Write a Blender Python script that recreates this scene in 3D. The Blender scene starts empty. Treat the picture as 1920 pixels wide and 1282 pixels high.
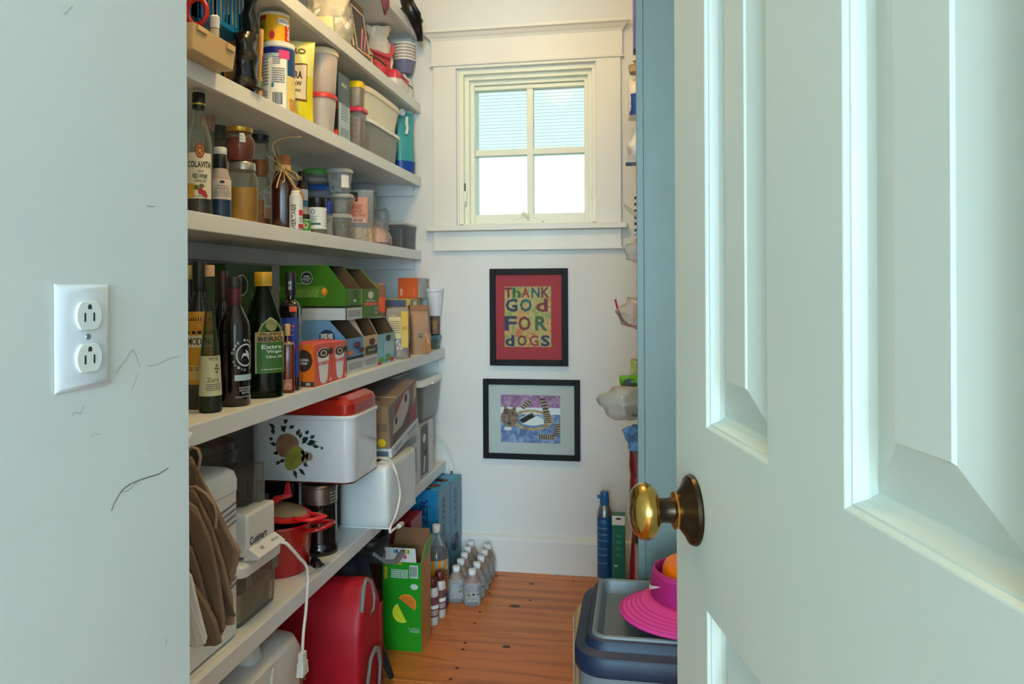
import bpy, math, random
from mathutils import Vector, Matrix, noise
R = math.radians
col = bpy.context.scene.collection
scn = bpy.context.scene

# ------------------------------------------------------------------ camera, world, lights
FPX, YAW, ROLL, CY, EYE = 1400.0, 0.16712, -0.00501, 542.5, 1.13
cam = bpy.data.cameras.new('camera'); cam_o = bpy.data.objects.new('camera', cam); col.objects.link(cam_o)
cam.sensor_width = 36.0; cam.lens = FPX / 1920 * 36; cam.shift_y = -(641 - CY) / 1920
cam.clip_start = 0.02
_F = Vector((-math.sin(YAW), math.cos(YAW), 0)); _R = Vector((math.cos(YAW), math.sin(YAW), 0)); _U = Vector((0, 0, 1))
_rc = math.cos(ROLL) * _R + math.sin(ROLL) * _U; _uc = -math.sin(ROLL) * _R + math.cos(ROLL) * _U
m3 = Matrix((_rc, _uc, -_F)).transposed().to_4x4(); m3.translation = (0, 0, EYE)
cam_o.matrix_world = m3
scn.camera = cam_o
scn.view_settings.view_transform = 'Standard'; scn.view_settings.look = 'None'
scn.view_settings.gamma = 1; scn.view_settings.use_curve_mapping = False
scn.view_settings.exposure = 0.0

w = bpy.data.worlds.new('world'); scn.world = w; w.use_nodes = True
nt = w.node_tree; bg = nt.nodes['Background']
sky = nt.nodes.new('ShaderNodeTexSky'); sky.sky_type = 'NISHITA'; sky.sun_disc = False
sky.sun_elevation = R(48); sky.sun_rotation = R(180)
nt.links.new(sky.outputs[0], bg.inputs[0]); bg.inputs[1].default_value = 0.19

def lamp(name, kind, loc, energy, color, rot=(0, 0, 0), **kw):
    l = bpy.data.lights.new(name, kind); l.energy = energy; l.color = color
    for k, v in kw.items(): setattr(l, k, v)
    o = bpy.data.objects.new(name, l); o.location = loc; o.rotation_euler = rot; col.objects.link(o); return o
lamp('sun', 'SUN', (0, -4, 8), 2.9, (1, .98, .94), (R(42), 0, R(12)), angle=R(.6))
# daylight from the window of the hall behind the camera
lamp('hall_window_daylight', 'AREA', (0.42, -3.75, 1.5), 222, (.52, .785, .965), (R(90), 0, 0), shape='RECTANGLE', size=1.6, size_y=1.9)
LAMP_GLOW = 61.0
LAMP_COLOR = (1.0, .67, .26)

# ------------------------------------------------------------------ measuring: a pixel of the photo to a point on a known plane of the room
def ray(px, py):
    x3 = (px - 960) / FPX; y3 = (py - CY) / FPX
    X = x3 * math.cos(ROLL) + y3 * math.sin(ROLL); Y = -x3 * math.sin(ROLL) + y3 * math.cos(ROLL)
    return Vector((X * math.cos(YAW) - math.sin(YAW), X * math.sin(YAW) + math.cos(YAW), -Y))
EYEP = Vector((0, 0, EYE))
def at_x(px, py, x): d = ray(px, py); return EYEP + d * (x / d.x)
def at_y(px, py, y): d = ray(px, py); return EYEP + d * (y / d.y)
def at_z(px, py, z): d = ray(px, py); return EYEP + d * ((z - EYE) / d.z)
def per_px(p): return (-math.sin(YAW) * p.x + math.cos(YAW) * p.y) / FPX      # metres per pixel at point p

# ------------------------------------------------------------------ materials
def lin(c):
    return tuple(((v / 255) / 12.92 if v / 255 <= .04045 else ((v / 255 + .055) / 1.055) ** 2.4) for v in c[:3])
_M = {}
def mat(name, c, rough=.5, metal=0, var=.05, scale=18, bump=0, bscale=60, spec=.5, trans=0, emit=0, sheen=0, coat=0):
    if name in _M: return _M[name]
    m = bpy.data.materials.new(name); m.use_nodes = True; t = m.node_tree; b = t.nodes['Principled BSDF']
    l = lin(c)
    tc = t.nodes.new('ShaderNodeTexCoord'); nz = t.nodes.new('ShaderNodeTexNoise'); nz.inputs['Scale'].default_value = scale; nz.inputs['Detail'].default_value = 4
    t.links.new(tc.outputs['Object'], nz.inputs['Vector'])
    cr = t.nodes.new('ShaderNodeValToRGB')
    cr.color_ramp.elements[0].position = .3; cr.color_ramp.elements[1].position = .7
    cr.color_ramp.elements[0].color = (*[max(0, v * (1 - var)) for v in l], 1); cr.color_ramp.elements[1].color = (*[min(1, v * (1 + var)) for v in l], 1)
    t.links.new(nz.outputs['Fac'], cr.inputs['Fac']); t.links.new(cr.outputs['Color'], b.inputs['Base Color'])
    b.inputs['Roughness'].default_value = rough; b.inputs['Metallic'].default_value = metal
    b.inputs['Specular IOR Level'].default_value = spec
    if coat: b.inputs['Coat Weight'].default_value = coat; b.inputs['Coat Roughness'].default_value = .08
    if emit: b.inputs['Emission Color'].default_value = (*l, 1); b.inputs['Emission Strength'].default_value = emit
    if bump:
        n2 = t.nodes.new('ShaderNodeTexNoise'); n2.inputs['Scale'].default_value = bscale; n2.inputs['Detail'].default_value = 3
        t.links.new(tc.outputs['Object'], n2.inputs['Vector'])
        bp = t.nodes.new('ShaderNodeBump'); bp.inputs['Strength'].default_value = bump; bp.inputs['Distance'].default_value = .004
        t.links.new(n2.outputs['Fac'], bp.inputs['Height']); t.links.new(bp.outputs['Normal'], b.inputs['Normal'])
    _M[name] = m; return m
def clear(name, tint=(235, 240, 240), body=.1, rough=.06, base=None, bump=0, bscale=30, ior=1.45):
    """thin clear plastic or glass: part see-through, part glossy body"""
    if name in _M: return _M[name]
    m = bpy.data.materials.new(name); m.use_nodes = True; t = m.node_tree; b = t.nodes['Principled BSDF']
    b.inputs['Base Color'].default_value = (*lin(base or tint), 1); b.inputs['Roughness'].default_value = rough
    tr = t.nodes.new('ShaderNodeBsdfTransparent'); tr.inputs['Color'].default_value = (*lin(tint), 1)
    fr = t.nodes.new('ShaderNodeFresnel'); fr.inputs['IOR'].default_value = ior
    tc = t.nodes.new('ShaderNodeTexCoord'); nz = t.nodes.new('ShaderNodeTexNoise'); nz.inputs['Scale'].default_value = bscale; nz.inputs['Detail'].default_value = 3
    t.links.new(tc.outputs['Object'], nz.inputs['Vector'])
    ad = t.nodes.new('ShaderNodeMath'); ad.operation = 'MULTIPLY_ADD'; ad.use_clamp = True
    ad.inputs[1].default_value = .9; ad.inputs[2].default_value = body
    t.links.new(fr.outputs[0], ad.inputs[0])
    if bump:
        bp = t.nodes.new('ShaderNodeBump'); bp.inputs['Strength'].default_value = bump; bp.inputs['Distance'].default_value = .006
        t.links.new(nz.outputs['Fac'], bp.inputs['Height']); t.links.new(bp.outputs[0], b.inputs['Normal']); t.links.new(bp.outputs[0], fr.inputs['Normal'])
    mx = t.nodes.new('ShaderNodeMixShader')
    t.links.new(ad.outputs[0], mx.inputs[0]); t.links.new(tr.outputs[0], mx.inputs[1]); t.links.new(b.outputs[0], mx.inputs[2])
    t.links.new(mx.outputs[0], t.nodes['Material Output'].inputs['Surface'])
    _M[name] = m; return m

# ------------------------------------------------------------------ objects
def setp(o, label=None, cat=None, group=None, kind=None):
    if label: o['label'] = label
    if cat: o['category'] = cat
    if group: o['group'] = group
    if kind: o['kind'] = kind
    return o
def thing(name, label, cat, loc=(0, 0, 0), rz=0, group=None, rot=None):
    o = bpy.data.objects.new(name, None); o.empty_display_size = .02; o.location = loc
    o.rotation_euler = rot if rot else (0, 0, rz); col.objects.link(o)
    return setp(o, label, cat, group)
def copy_tree(o, parent=None):
    c = o.copy(); col.objects.link(c)
    if parent: c.parent = parent
    for ch in list(o.children): copy_tree(ch, c)
    return c

_TX = {}
def glyphs(s, bold):
    k = (s, bold)
    if k not in _TX:
        cu = bpy.data.curves.new('t', 'FONT'); cu.body = s; cu.resolution_u = 2; cu.align_x = 'LEFT'; cu.offset = .018 * bold; cu.fill_mode = 'FRONT'
        ob = bpy.data.objects.new('t', cu); me = ob.to_mesh()
        v = [(p.co.x, p.co.y) for p in me.vertices]; f = [tuple(p.vertices) for p in me.polygons]
        ob.to_mesh_clear(); bpy.data.objects.remove(ob); bpy.data.curves.remove(cu)
        x0 = min(p[0] for p in v); x1 = max(p[0] for p in v); y0 = min(p[1] for p in v); y1 = max(p[1] for p in v)
        _TX[k] = ([((x - x0), (y - y0)) for x, y in v], f, x1 - x0, y1 - y0)
    return _TX[k]

class MB:
    def __init__(s): s.v = []; s.f = []; s.m = []
    def add(s, vs, fs, mi=0):
        b = len(s.v); s.v += [tuple(v) for v in vs]; s.f += [tuple(b + i for i in f) for f in fs]; s.m += [mi] * len(fs); return s
    def box(s, x0, y0, z0, x1, y1, z1, mi=0):
        v = [(x, y, z) for z in (z0, z1) for y in (y0, y1) for x in (x0, x1)]
        return s.add(v, [(0, 2, 3, 1), (4, 5, 7, 6), (0, 1, 5, 4), (2, 6, 7, 3), (0, 4, 6, 2), (1, 3, 7, 5)], mi)
    def prism(s, pts, fn, t, mi=0):
        """outline pts (u,v) extruded: fn(u,v,w) -> point, w 0..t"""
        n = len(pts); v = [fn(a, b, 0) for a, b in pts] + [fn(a, b, t) for a, b in pts]
        f = [tuple(range(n))[::-1], tuple(range(n, 2 * n))] + [(i, (i + 1) % n, n + (i + 1) % n, n + i) for i in range(n)]
        return s.add(v, f, mi)
    def loft(s, secs, seg=24, nz=0, ns=8, seed=0, cap0=True, cap1=True, mi=0, twist=0):
        """secs: (z, a, b, n[, cx, cy]) superellipse sections"""
        rings = []; b0 = len(s.v)
        for q in secs:
            z, a, b, n = q[:4]; cx, cy = (q[4], q[5]) if len(q) > 4 else (0, 0)
            for i in range(seg):
                t = 2 * math.pi * (i + .5) / seg; c, sn = math.cos(t), math.sin(t)
                x = cx + a * math.copysign(abs(c) ** (2 / n), c); y = cy + b * math.copysign(abs(sn) ** (2 / n), sn)
                p = Vector((x, y, z))
                if nz: o_ = Vector((seed * 7.1, seed * 3.3, seed)); p += noise.noise_vector(p * ns + o_) * nz + noise.noise_vector(p * ns * 2.6 + o_) * nz * .45
                s.v.append(tuple(p))
        k = len(secs)
        for j in range(k - 1):
            for i in range(seg):
                i2 = (i + 1) % seg; s.f.append((b0 + j * seg + i, b0 + j * seg + i2, b0 + (j + 1) * seg + i2, b0 + (j + 1) * seg + i)); s.m.append(mi)
        if cap0: s.f.append(tuple(b0 + i for i in range(seg))[::-1]); s.m.append(mi)
        if cap1: s.f.append(tuple(b0 + (k - 1) * seg + i for i in range(seg))); s.m.append(mi)
        return s
    def lathe(s, prof, seg=24, mi=0, cap0=True, cap1=True): return s.loft([(z, max(r, 1e-4), max(r, 1e-4), 2) for r, z in prof], seg, mi=mi, cap0=cap0, cap1=cap1)
    def tube(s, pts, r, seg=8, mi=0, cap=True, flat=1):
        pts = [Vector(p) for p in pts]; b0 = len(s.v); n = len(pts)
        up = Vector((0, 0, 1)); prev = None
        for i, p in enumerate(pts):
            d = (pts[min(i + 1, n - 1)] - pts[max(i - 1, 0)]).normalized()
            if prev is None: a = d.cross(up if abs(d.z) < .9 else Vector((1, 0, 0))).normalized()
            else: a = (prev - d * prev.dot(d)).normalized()
            prev = a; b = d.cross(a); rr = r[i] if isinstance(r, (list, tuple)) else r
            for k in range(seg):
                t = 2 * math.pi * k / seg; s.v.append(tuple(p + a * (rr * math.cos(t)) + b * (rr * flat * math.sin(t))))
        for j in range(n - 1):
            for i in range(seg):
                i2 = (i + 1) % seg; s.f.append((b0 + j * seg + i, b0 + j * seg + i2, b0 + (j + 1) * seg + i2, b0 + (j + 1) * seg + i)); s.m.append(mi)
        if cap:
            s.f.append(tuple(b0 + i for i in range(seg))[::-1]); s.m.append(mi); s.f.append(tuple(b0 + (n - 1) * seg + i for i in range(seg))); s.m.append(mi)
        return s
    def sheet(s, fn, u0, v0, u1, v1, nu=1, nv=1, mi=0):
        """a patch of print or film following fn(u,v)"""
        vs = [fn(u0 + (u1 - u0) * i / nu, v0 + (v1 - v0) * j / nv) for j in range(nv + 1) for i in range(nu + 1)]
        fs = [(j * (nu + 1) + i, j * (nu + 1) + i + 1, (j + 1) * (nu + 1) + i + 1, (j + 1) * (nu + 1) + i) for j in range(nv) for i in range(nu)]
        return s.add(vs, fs, mi)
    def poly(s, fn, pts, mi=0): return s.add([fn(u, v) for u, v in pts], [tuple(range(len(pts)))], mi)
    def disc(s, fn, cu, cv, ru, rv=None, n=20, mi=0, a0=0, a1=360):
        rv = rv or ru; pts = [(cu + ru * math.cos(R(a0 + (a1 - a0) * i / n)), cv + rv * math.sin(R(a0 + (a1 - a0) * i / n))) for i in range(n + (a1 - a0 < 360))]
        return s.poly(fn, pts, mi)
    def ring(s, fn, cu, cv, ru, rv, t, n=24, mi=0):
        vs = []
        for i in range(n):
            c, q = math.cos(2 * math.pi * i / n), math.sin(2 * math.pi * i / n)
            vs += [fn(cu + ru * c, cv + rv * q), fn(cu + (ru - t) * c, cv + rv * (1 - t / ru) * q)]
        return s.add(vs, [(2 * i, 2 * ((i + 1) % n), 2 * ((i + 1) % n) + 1, 2 * i + 1) for i in range(n)], mi)
    def text(s, fn, txt, cu, cv, w, h, bold=1, rot=0, mi=0):
        """lettering centred on (cu,cv), fitted to w x h"""
        v, f, tw, th = glyphs(txt, bold); c, q = math.cos(R(rot)), math.sin(R(rot)); out = []
        for x, y in v:
            a = (x / tw - .5) * w; b = (y / th - .5) * h
            out.append(fn(cu + a * c - b * q, cv + a * q + b * c))
        return s.add(out, f, mi)
    def lines(s, fn, u0, v0, u1, v1, n, mi=0, seed=1, fill=.45):
        """rows of fine print too small to read"""
        rg = random.Random(seed); dv = (v1 - v0) / n
        for k in range(n):
            v = v0 + dv * (k + .3); x = u0
            while x < u1:
                e = min(u1, x + (u1 - u0) * rg.uniform(.06, .22)); s.sheet(fn, x, v, e, v + dv * fill, 1, 1, mi); x = e + (u1 - u0) * .03
        return s
    def bars(s, fn, u0, v0, u1, v1, n=14, mi=0, seed=2):
        rg = random.Random(seed); x = u0; st = (u1 - u0) / n
        for k in range(n): s.sheet(fn, x, v0, x + st * rg.uniform(.3, .75), v1, 1, 1, mi); x += st
        return s
    def build(s, name, mats, parent=None, smooth=None, loc=None, rot=None, bev=0, solid=0, sub=0, label=None):
        me = bpy.data.meshes.new(name); me.from_pydata(s.v, [], s.f)
        for m in (mats if isinstance(mats, (list, tuple)) else [mats]): me.materials.append(m)
        if len(me.materials) > 1: me.polygons.foreach_set('material_index', s.m)
        me.update()
        if smooth is not None:
            me.polygons.foreach_set('use_smooth', [True] * len(me.polygons)); me.set_sharp_from_angle(angle=R(smooth))
        o = bpy.data.objects.new(name, me); col.objects.link(o)
        if parent: o.parent = parent
        if loc: o.location = loc
        if rot: o.rotation_euler = rot
        if solid: k = o.modifiers.new('solid', 'SOLIDIFY'); k.thickness = solid; k.offset = 0
        if bev: k = o.modifiers.new('bev', 'BEVEL'); k.width = bev; k.segments = 2; k.limit_method = 'ANGLE'
        if sub: k = o.modifiers.new('sub', 'SUBSURF'); k.levels = sub; k.render_levels = sub
        if label: o['label'] = label
        return o
def face_map(face, sx, sy, sz, off=.0004):
    """(u,v) in 0..1 on a face of a box centred on x,y with its base at z=0; u to the right as one faces it"""
    if face == '+x': return lambda u, v: (sx / 2 + off, (u - .5) * sy, v * sz)
    if face == '-x': return lambda u, v: (-sx / 2 - off, (.5 - u) * sy, v * sz)
    if face == '-y': return lambda u, v: ((u - .5) * sx, -sy / 2 - off, v * sz)
    if face == '+y': return lambda u, v: ((.5 - u) * sx, sy / 2 + off, v * sz)
    return lambda u, v: ((u - .5) * sx, (v - .5) * sy, sz + off)
def wrap(prof, off=.0006):
    """(a,v): angle in degrees from the side that faces the camera (right is plus), height v, on a lathe profile"""
    def rad(z):
        for (r0, z0), (r1, z1) in zip(prof, prof[1:]):
            if z0 <= z <= z1: return r0 + (r1 - r0) * ((z - z0) / max(z1 - z0, 1e-6))
        return prof[-1][0]
    return lambda a, v: ((rad(v) + off) * math.cos(R(a)), (rad(v) + off) * math.sin(R(a)), v)
def to_cam(x, y, dx=0, dy=0): return math.atan2(-y + dy, -x + dx)
# ------------------------------------------------------------------ the setting
YB, XL, XH, YN, XS, YS, ZC = 2.96, -1.18, -0.56, 0.861, 0.0, 1.42, 2.46   # back wall, shelf wall, hall wall, its end, shelf end panel, its face, ceiling
wallp = mat('wall_paint', (222, 222, 218), .55, var=.015, scale=3, bump=.04, bscale=120)
hallp = mat('hall_paint', (216, 220, 216), .5, var=.02, scale=4, bump=.05, bscale=90)
trimp = mat('trim_paint', (228, 226, 216), .38, var=.012, scale=6)
shelfp = mat('shelf_paint', (227, 231, 231), .4, var=.02, scale=9, bump=.05, bscale=70)
tealp = mat('blue_grey_paint', (104, 122, 119), .45, var=.03, scale=5, bump=.06, bscale=140)
ceilp = mat('ceiling_paint', (238, 234, 222), .7, var=.01)
def struct(name, mb, m, parent=None, **k):
    o = mb.build(name, m, parent, **k)
    if not parent: o['kind'] = 'structure'
    return o
# back wall with the window opening
WX0, WX1, WZ0, WZ1 = -0.715, -0.158, 1.385, 2.022
b = MB(); b.box(XL - .12, YB, -.1, WX0, YB + .16, ZC + .1); b.box(WX1, YB, -.1, .5, YB + .16, ZC + .1)
b.box(WX0, YB, -.1, WX1, YB + .16, WZ0); b.box(WX0, YB, WZ1, WX1, YB + .16, ZC + .1); struct('wall_back', b, wallp)
struct('wall_pantry_side', MB().box(XL - .12, YN, -.1, XL, YB, ZC + .1), wallp)
struct('wall_near', MB().box(XL - .12, YN - .12, -.1, XH - .1205, YN, ZC + .1), wallp)
wl = struct('wall_left', MB().box(XH - .12, -3.85, -.1, XH, YN, ZC + .1), hallp)
struct('wall_right', MB().box(.33, YS, -.1, .45, YB, ZC + .1), wallp)
we = struct('wall_end', MB().box(.012, YS, -.1, 1.3, YS + .02, ZC + .1), tealp)
MB().box(-.002, YS - .003, -.05, .0115, YS + .02, ZC + .05).build('corner_board', tealp, we, bev=.0015)
struct('wall_hall_side', MB().box(1.3, -3.85, -.1, 1.42, YS + .02, ZC + .1), hallp)
struct('wall_hall_back', MB().box(XH - .12, -3.97, -.1, 1.42, -3.85, ZC + .1), hallp)
struct('ceiling', MB().box(XL - .12, -3.97, ZC, 1.42, YB + .16, ZC + .12), ceilp)
# scuffs on the hall wall by the outlet
scf = mat('graphite_scuff', (95, 100, 98), .7)
scl = mat('faint_scuff', (168, 178, 170), .7)
def scuff(pts, wd, m):
    mb = MB(); P = [at_x(x, y, XH + .0008) for x, y in pts]
    for i in range(len(P) - 1):
        a, c = P[i], P[i + 1]; t = (c - a).normalized(); n = Vector((0, -t.z, t.y)) * wd * .5
        mb.add([a + n, c + n, c - n, a - n], [(0, 1, 2, 3)])
    mb.build('scuff', m, wl)
scuff([(209, 958), (214, 944), (222, 930), (228, 920), (236, 913), (247, 906), (262, 900), (280, 894), (297, 889), (316, 877)], .0011, scf)
scuff([(228, 922), (240, 920), (250, 911), (256, 903)], .0006, scf)
scuff([(216, 700), (228, 684), (238, 672), (243, 661), (250, 655), (256, 668), (262, 688)], .0008, scl)
scuff([(276, 686), (292, 684), (306, 678), (322, 670), (336, 668)], .0008, scl)
scuff([(136, 780), (138, 773), (152, 775), (157, 760)], .0009, scl)
scuff([(246, 732), (254, 716), (258, 700)], .0007, scl)
scuff([(276, 386), (286, 388), (290, 386)], .0007, scf)
scuff([(280, 842), (288, 836)], .0006, scl); scuff([(310, 1212), (313, 1204), (310, 1198)], .0006, scf)
scuff([(120, 28), (136, 12)], .001, scl); scuff([(170, 820), (178, 812), (186, 815)], .0006, scl)

# floor: wide pine boards running across the pantry
def floor_mat():
    m = bpy.data.materials.new('pine_board'); m.use_nodes = True; t = m.node_tree; b = t.nodes['Principled BSDF']
    tc = t.nodes.new('ShaderNodeTexCoord'); mp = t.nodes.new('ShaderNodeMapping'); mp.inputs['Scale'].default_value = (.9, 9, 1)
    oi = t.nodes.new('ShaderNodeObjectInfo'); av = t.nodes.new('ShaderNodeVectorMath'); av.operation = 'ADD'
    ml = t.nodes.new('ShaderNodeMath'); ml.operation = 'MULTIPLY'; ml.inputs[1].default_value = 40
    t.links.new(oi.outputs['Random'], ml.inputs[0]); t.links.new(tc.outputs['Object'], mp.inputs[0]); t.links.new(mp.outputs[0], av.inputs[0]); t.links.new(ml.outputs[0], av.inputs[1])
    n1 = t.nodes.new('ShaderNodeTexNoise'); n1.inputs['Scale'].default_value = 2.6; n1.inputs['Detail'].default_value = 8; n1.inputs['Distortion'].default_value = 1.4
    t.links.new(av.outputs[0], n1.inputs['Vector'])
    wv = t.nodes.new('ShaderNodeTexWave'); wv.bands_direction = 'Y'; wv.inputs['Scale'].default_value = .55; wv.inputs['Distortion'].default_value = 7; wv.inputs['Detail'].default_value = 3; wv.inputs['Detail Scale'].default_value = .7
    t.links.new(av.outputs[0], wv.inputs['Vector'])
    mx = t.nodes.new('ShaderNodeMix'); mx.inputs[0].default_value = .12; t.links.new(n1.outputs['Fac'], mx.inputs[2]); t.links.new(wv.outputs['Fac'], mx.inputs[3])
    cr = t.nodes.new('ShaderNodeValToRGB'); e = cr.color_ramp.elements
    e[0].position = .28; e[0].color = (*lin((162, 90, 40)), 1); e[1].position = .72; e[1].color = (*lin((216, 134, 70)), 1)
    k = e.new(.5); k.color = (*lin((202, 118, 54)), 1)
    t.links.new(mx.outputs[0], cr.inputs[0]); t.links.new(cr.outputs[0], b.inputs['Base Color'])
    b.inputs['Roughness'].default_value = .38
    bp = t.nodes.new('ShaderNodeBump'); bp.inputs['Strength'].default_value = .12; bp.inputs['Distance'].default_value = .003
    t.links.new(n1.outputs['Fac'], bp.inputs['Height']); t.links.new(bp.outputs[0], b.inputs['Normal'])
    return m
pine = floor_mat(); knotm = mat('pine_knot', (62, 36, 22), .5, var=.3, scale=80); nailm = mat('nail_hole', (40, 26, 20), .6)
fl = struct('floor', MB().box(XL - .12, -3.85, -.1, 1.42, YB + .1, -.022), mat('subfloor', (70, 45, 30), .8))
seam = at_z(950, 1161, 0).y; bw = YB - seam
y = YB; i = 0
while y > -3.6:
    wv_ = bw if i < 2 else .40
    MB().box(XL, y - wv_ + .0012, -.022, 1.3, y - .0012, 0).build('plank', pine, fl, bev=.002)
    y -= wv_; i += 1
for (px, py, rx) in ((997, 1094, .012), (966, 1136, .02), (950, 1212, .014), (1045, 1079, .006)):
    p = at_z(px, py, .0006); mb = MB()
    mb.poly(lambda u, v: (p.x + u, p.y + v, .0006), [(rx * (1.5 if i % 2 else .7) * math.cos(R(i * 30)) * (1 + .2 * math.sin(i * 5)), rx * .62 * math.sin(R(i * 30))) for i in range(12)]); mb.build('knot', knotm, fl)
for (px, py) in ((917, 1112), (900, 1147), (890, 1168), (872, 1205), (868, 1217), (857, 1252), (845, 1273), (931, 1080), (1075, 1089), (994, 1125)):
    p = at_z(px, py, .0006); MB().disc(lambda u, v: (p.x + u, p.y + v, .0006), 0, 0, .0055, n=8).build('nail_hole', nailm, fl)
# baseboard
bb = MB(); bb.box(XL, YB - .016, 0, .33, YB, .125); bb.prism([(0, .125), (.016, .125), (.014, .137), (.006, .142), (0, .145)], lambda u, v, w: (XL + w * (.33 - XL), YB - u, v), 1)
struct('baseboard_back', bb, wallp)

# ------------------------------------------------------------------ window
tr = struct('trim_1', MB().box(-.818, YB - .02, 1.385, -.722, YB, 2.04), trimp, bev=.002)     # casing with head, crown, stool and apron as parts
MB().box(-.160, YB - .02, 1.385, -.062, YB, 2.04).build('casing_side', trimp, tr, bev=.002)
MB().box(-.722, YB - .02, 2.024, -.160, YB, 2.04).build('casing_top', trimp, tr)
MB().box(-.825, YB - .024, 2.04, -.055, YB, 2.138).build('head_board', trimp, tr, bev=.002)
MB().box(-.831, YB - .029, 2.034, -.049, YB, 2.042).build('head_bead', trimp, tr, bev=.003)
cb = MB()
prof = [(0, 2.136), (.024, 2.136), (.030, 2.146), (.036, 2.150), (.046, 2.160), (.058, 2.164), (.058, 2.176), (0, 2.176)]
def crown(u, v, w): ext = u if u > .02 else .0; return (-.825 - max(0, u - .024) + w * (.77 + 2 * max(0, u - .024)), YB - u, v)
cb.prism(prof, crown, 1); cb.build('crown_moulding', trimp, tr)
MB().box(-.842, YB - .052, 1.366, -.040, YB + .01, 1.388).build('stool', trimp, tr, bev=.003)
ap = MB().box(-.818, YB - .02, 1.290, -.062, YB, 1.366); ap.box(-.822, YB - .024, 1.287, -.058, YB, 1.296); ap.build('apron', trimp, tr, bev=.0015)
win = MB()
steps = [(0, .018), (.018, .036), (.036, .052)]                       # stepped jamb liners
for k, (a, c) in enumerate(steps):
    y0, y1 = YB + .006 + k * .026, YB + .15
    A0, A1, Z0, Z1 = WX0 + a, WX1 - a, WZ0 + .0, WZ1 - a * .9
    win.box(A0 - .02, y0, WZ0, WX0 + c, y1, WZ1); win.box(WX1 - c, y0, WZ0, A1 + .02, y1, WZ1); win.box(WX0, y0 - .0006, WZ1 - c * .95, WX1, y1, Z1 + .02)
win.box(WX0, YB + .006, WZ0 - .02, WX1, YB + .15, WZ0 + .012)
wcream = mat('window_cream', (234, 234, 214), .35, var=.01)
wn = struct('window_1', win, wcream, bev=.0015)
YG = YB + .095
SX0, SX1, SZ0, SZ1 = -.656, -.163, 1.395, 1.972
sf = MB(); sf.box(SX0, YG - .022, SZ0, SX0 + .017, YG + .02, SZ1); sf.box(SX1 - .034, YG - .022, SZ0, SX1, YG + .02, SZ1)
gx0, gx1, gz0, gz1 = at_y(893, 300, YG).x, at_y(1101, 300, YG).x, at_y(990, 402, YG).z, at_y(990, 168, YG).z
sf = MB(); sf.box(SX0 - .012, YG - .022, SZ0, gx0, YG + .02, SZ1); sf.box(gx1, YG - .022, SZ0, SX1 + .012, YG + .02, SZ1)
sf.box(gx0, YG - .022, SZ0, gx1, YG + .02, gz0); sf.box(gx0, YG - .022, gz1, gx1, YG + .02, SZ1)
sa = sf.build('window_sash', wcream, wn, bev=.0025)
mx0, mx1, mz0, mz1 = at_y(989.5, 300, YG).x, at_y(1001, 300, YG).x, at_y(994, 291, YG).z, at_y(994, 279.5, YG).z
MB().box(mx0, YG - .018, gz0, mx1, YG + .018, gz1).build('muntin', wcream, sa, bev=.002)
MB().box(gx0, YG - .0175, mz0, gx1, YG + .0175, mz1).build('muntin', wcream, sa, bev=.002)
glass = clear('window_glass', (248, 255, 252), .0, .02)
for a, c in ((gx0, mx0), (mx1, gx1)):
    for d, e in ((gz0, mz0), (mz1, gz1)): MB().box(a, YG - .003, d, c, YG + .003, e).build('pane', glass, sa)
# crank operator and the two sash locks
cx, cz = at_y(990, 418, YB + .03).x, WZ0 + .012
ck = MB(); ck.prism([(-.062, 0), (.062, 0), (.062, .010), (.022, .022), (-.022, .022), (-.062, .010)], lambda u, v, w: (cx + u, YB + .012 + w, cz + v), .034)
ckp = ck.build('crank_housing', wcream, wn, bev=.002)
MB().tube([(cx + .004, YB + .012, cz + .012), (cx + .002, YB - .002, cz + .03), (cx - .012, YB - .004, cz + .038), (cx - .02, YB - .004, cz + .034)], .006).build('crank_handle', wcream, ckp, smooth=40)
slotm = mat('dark_slot', (70, 70, 60), .6)
for px, s_ in ((872, 1), (1114, -1)):
    p = at_y(px, 345, YB + .03); q = MB(); xw = p.x
    q.tube([(xw, YB + .03, 1.53), (xw + s_ * .004, YB + .012, 1.53), (xw + s_ * .006, YB + .008, 1.49), (xw + s_ * .004, YB + .018, 1.475)], [.004, .005, .006, .003], flat=.6)
    lk = q.build('sash_lock', wcream, wn, smooth=40); MB().box(xw - .0025, YB + .014, 1.53, xw + .0025, YB + .03, 1.565).build('lock_slot', slotm, lk)
# the house next door that the window looks onto
nb = thing('neighboring_house', 'white clapboard house wall seen through the pantry window', 'house', (0, 14, -.5))
sd = MB(); z = 0
while z < 8:
    e = .062; sd.add([(-9, 0, z), (6, 0, z), (6, .006, z + e), (-9, .006, z + e), (-9, .012, z), (6, .012, z)], [(0, 1, 2, 3), (4, 5, 1, 0)]); z += e
so = sd.build('siding', mat('white_siding', (214, 232, 226), .6), nb); so['kind'] = 'stuff'
MB().box(-5, -.05, .3, 3, -.005, 4.12).build('white_panel', mat('white_panel', (250, 252, 250), .6), nb)
struct('ground', MB().box(-8, YB + .16, -.6, 8, 16, -.5), mat('ground_earth', (120, 125, 100), .9))

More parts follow.
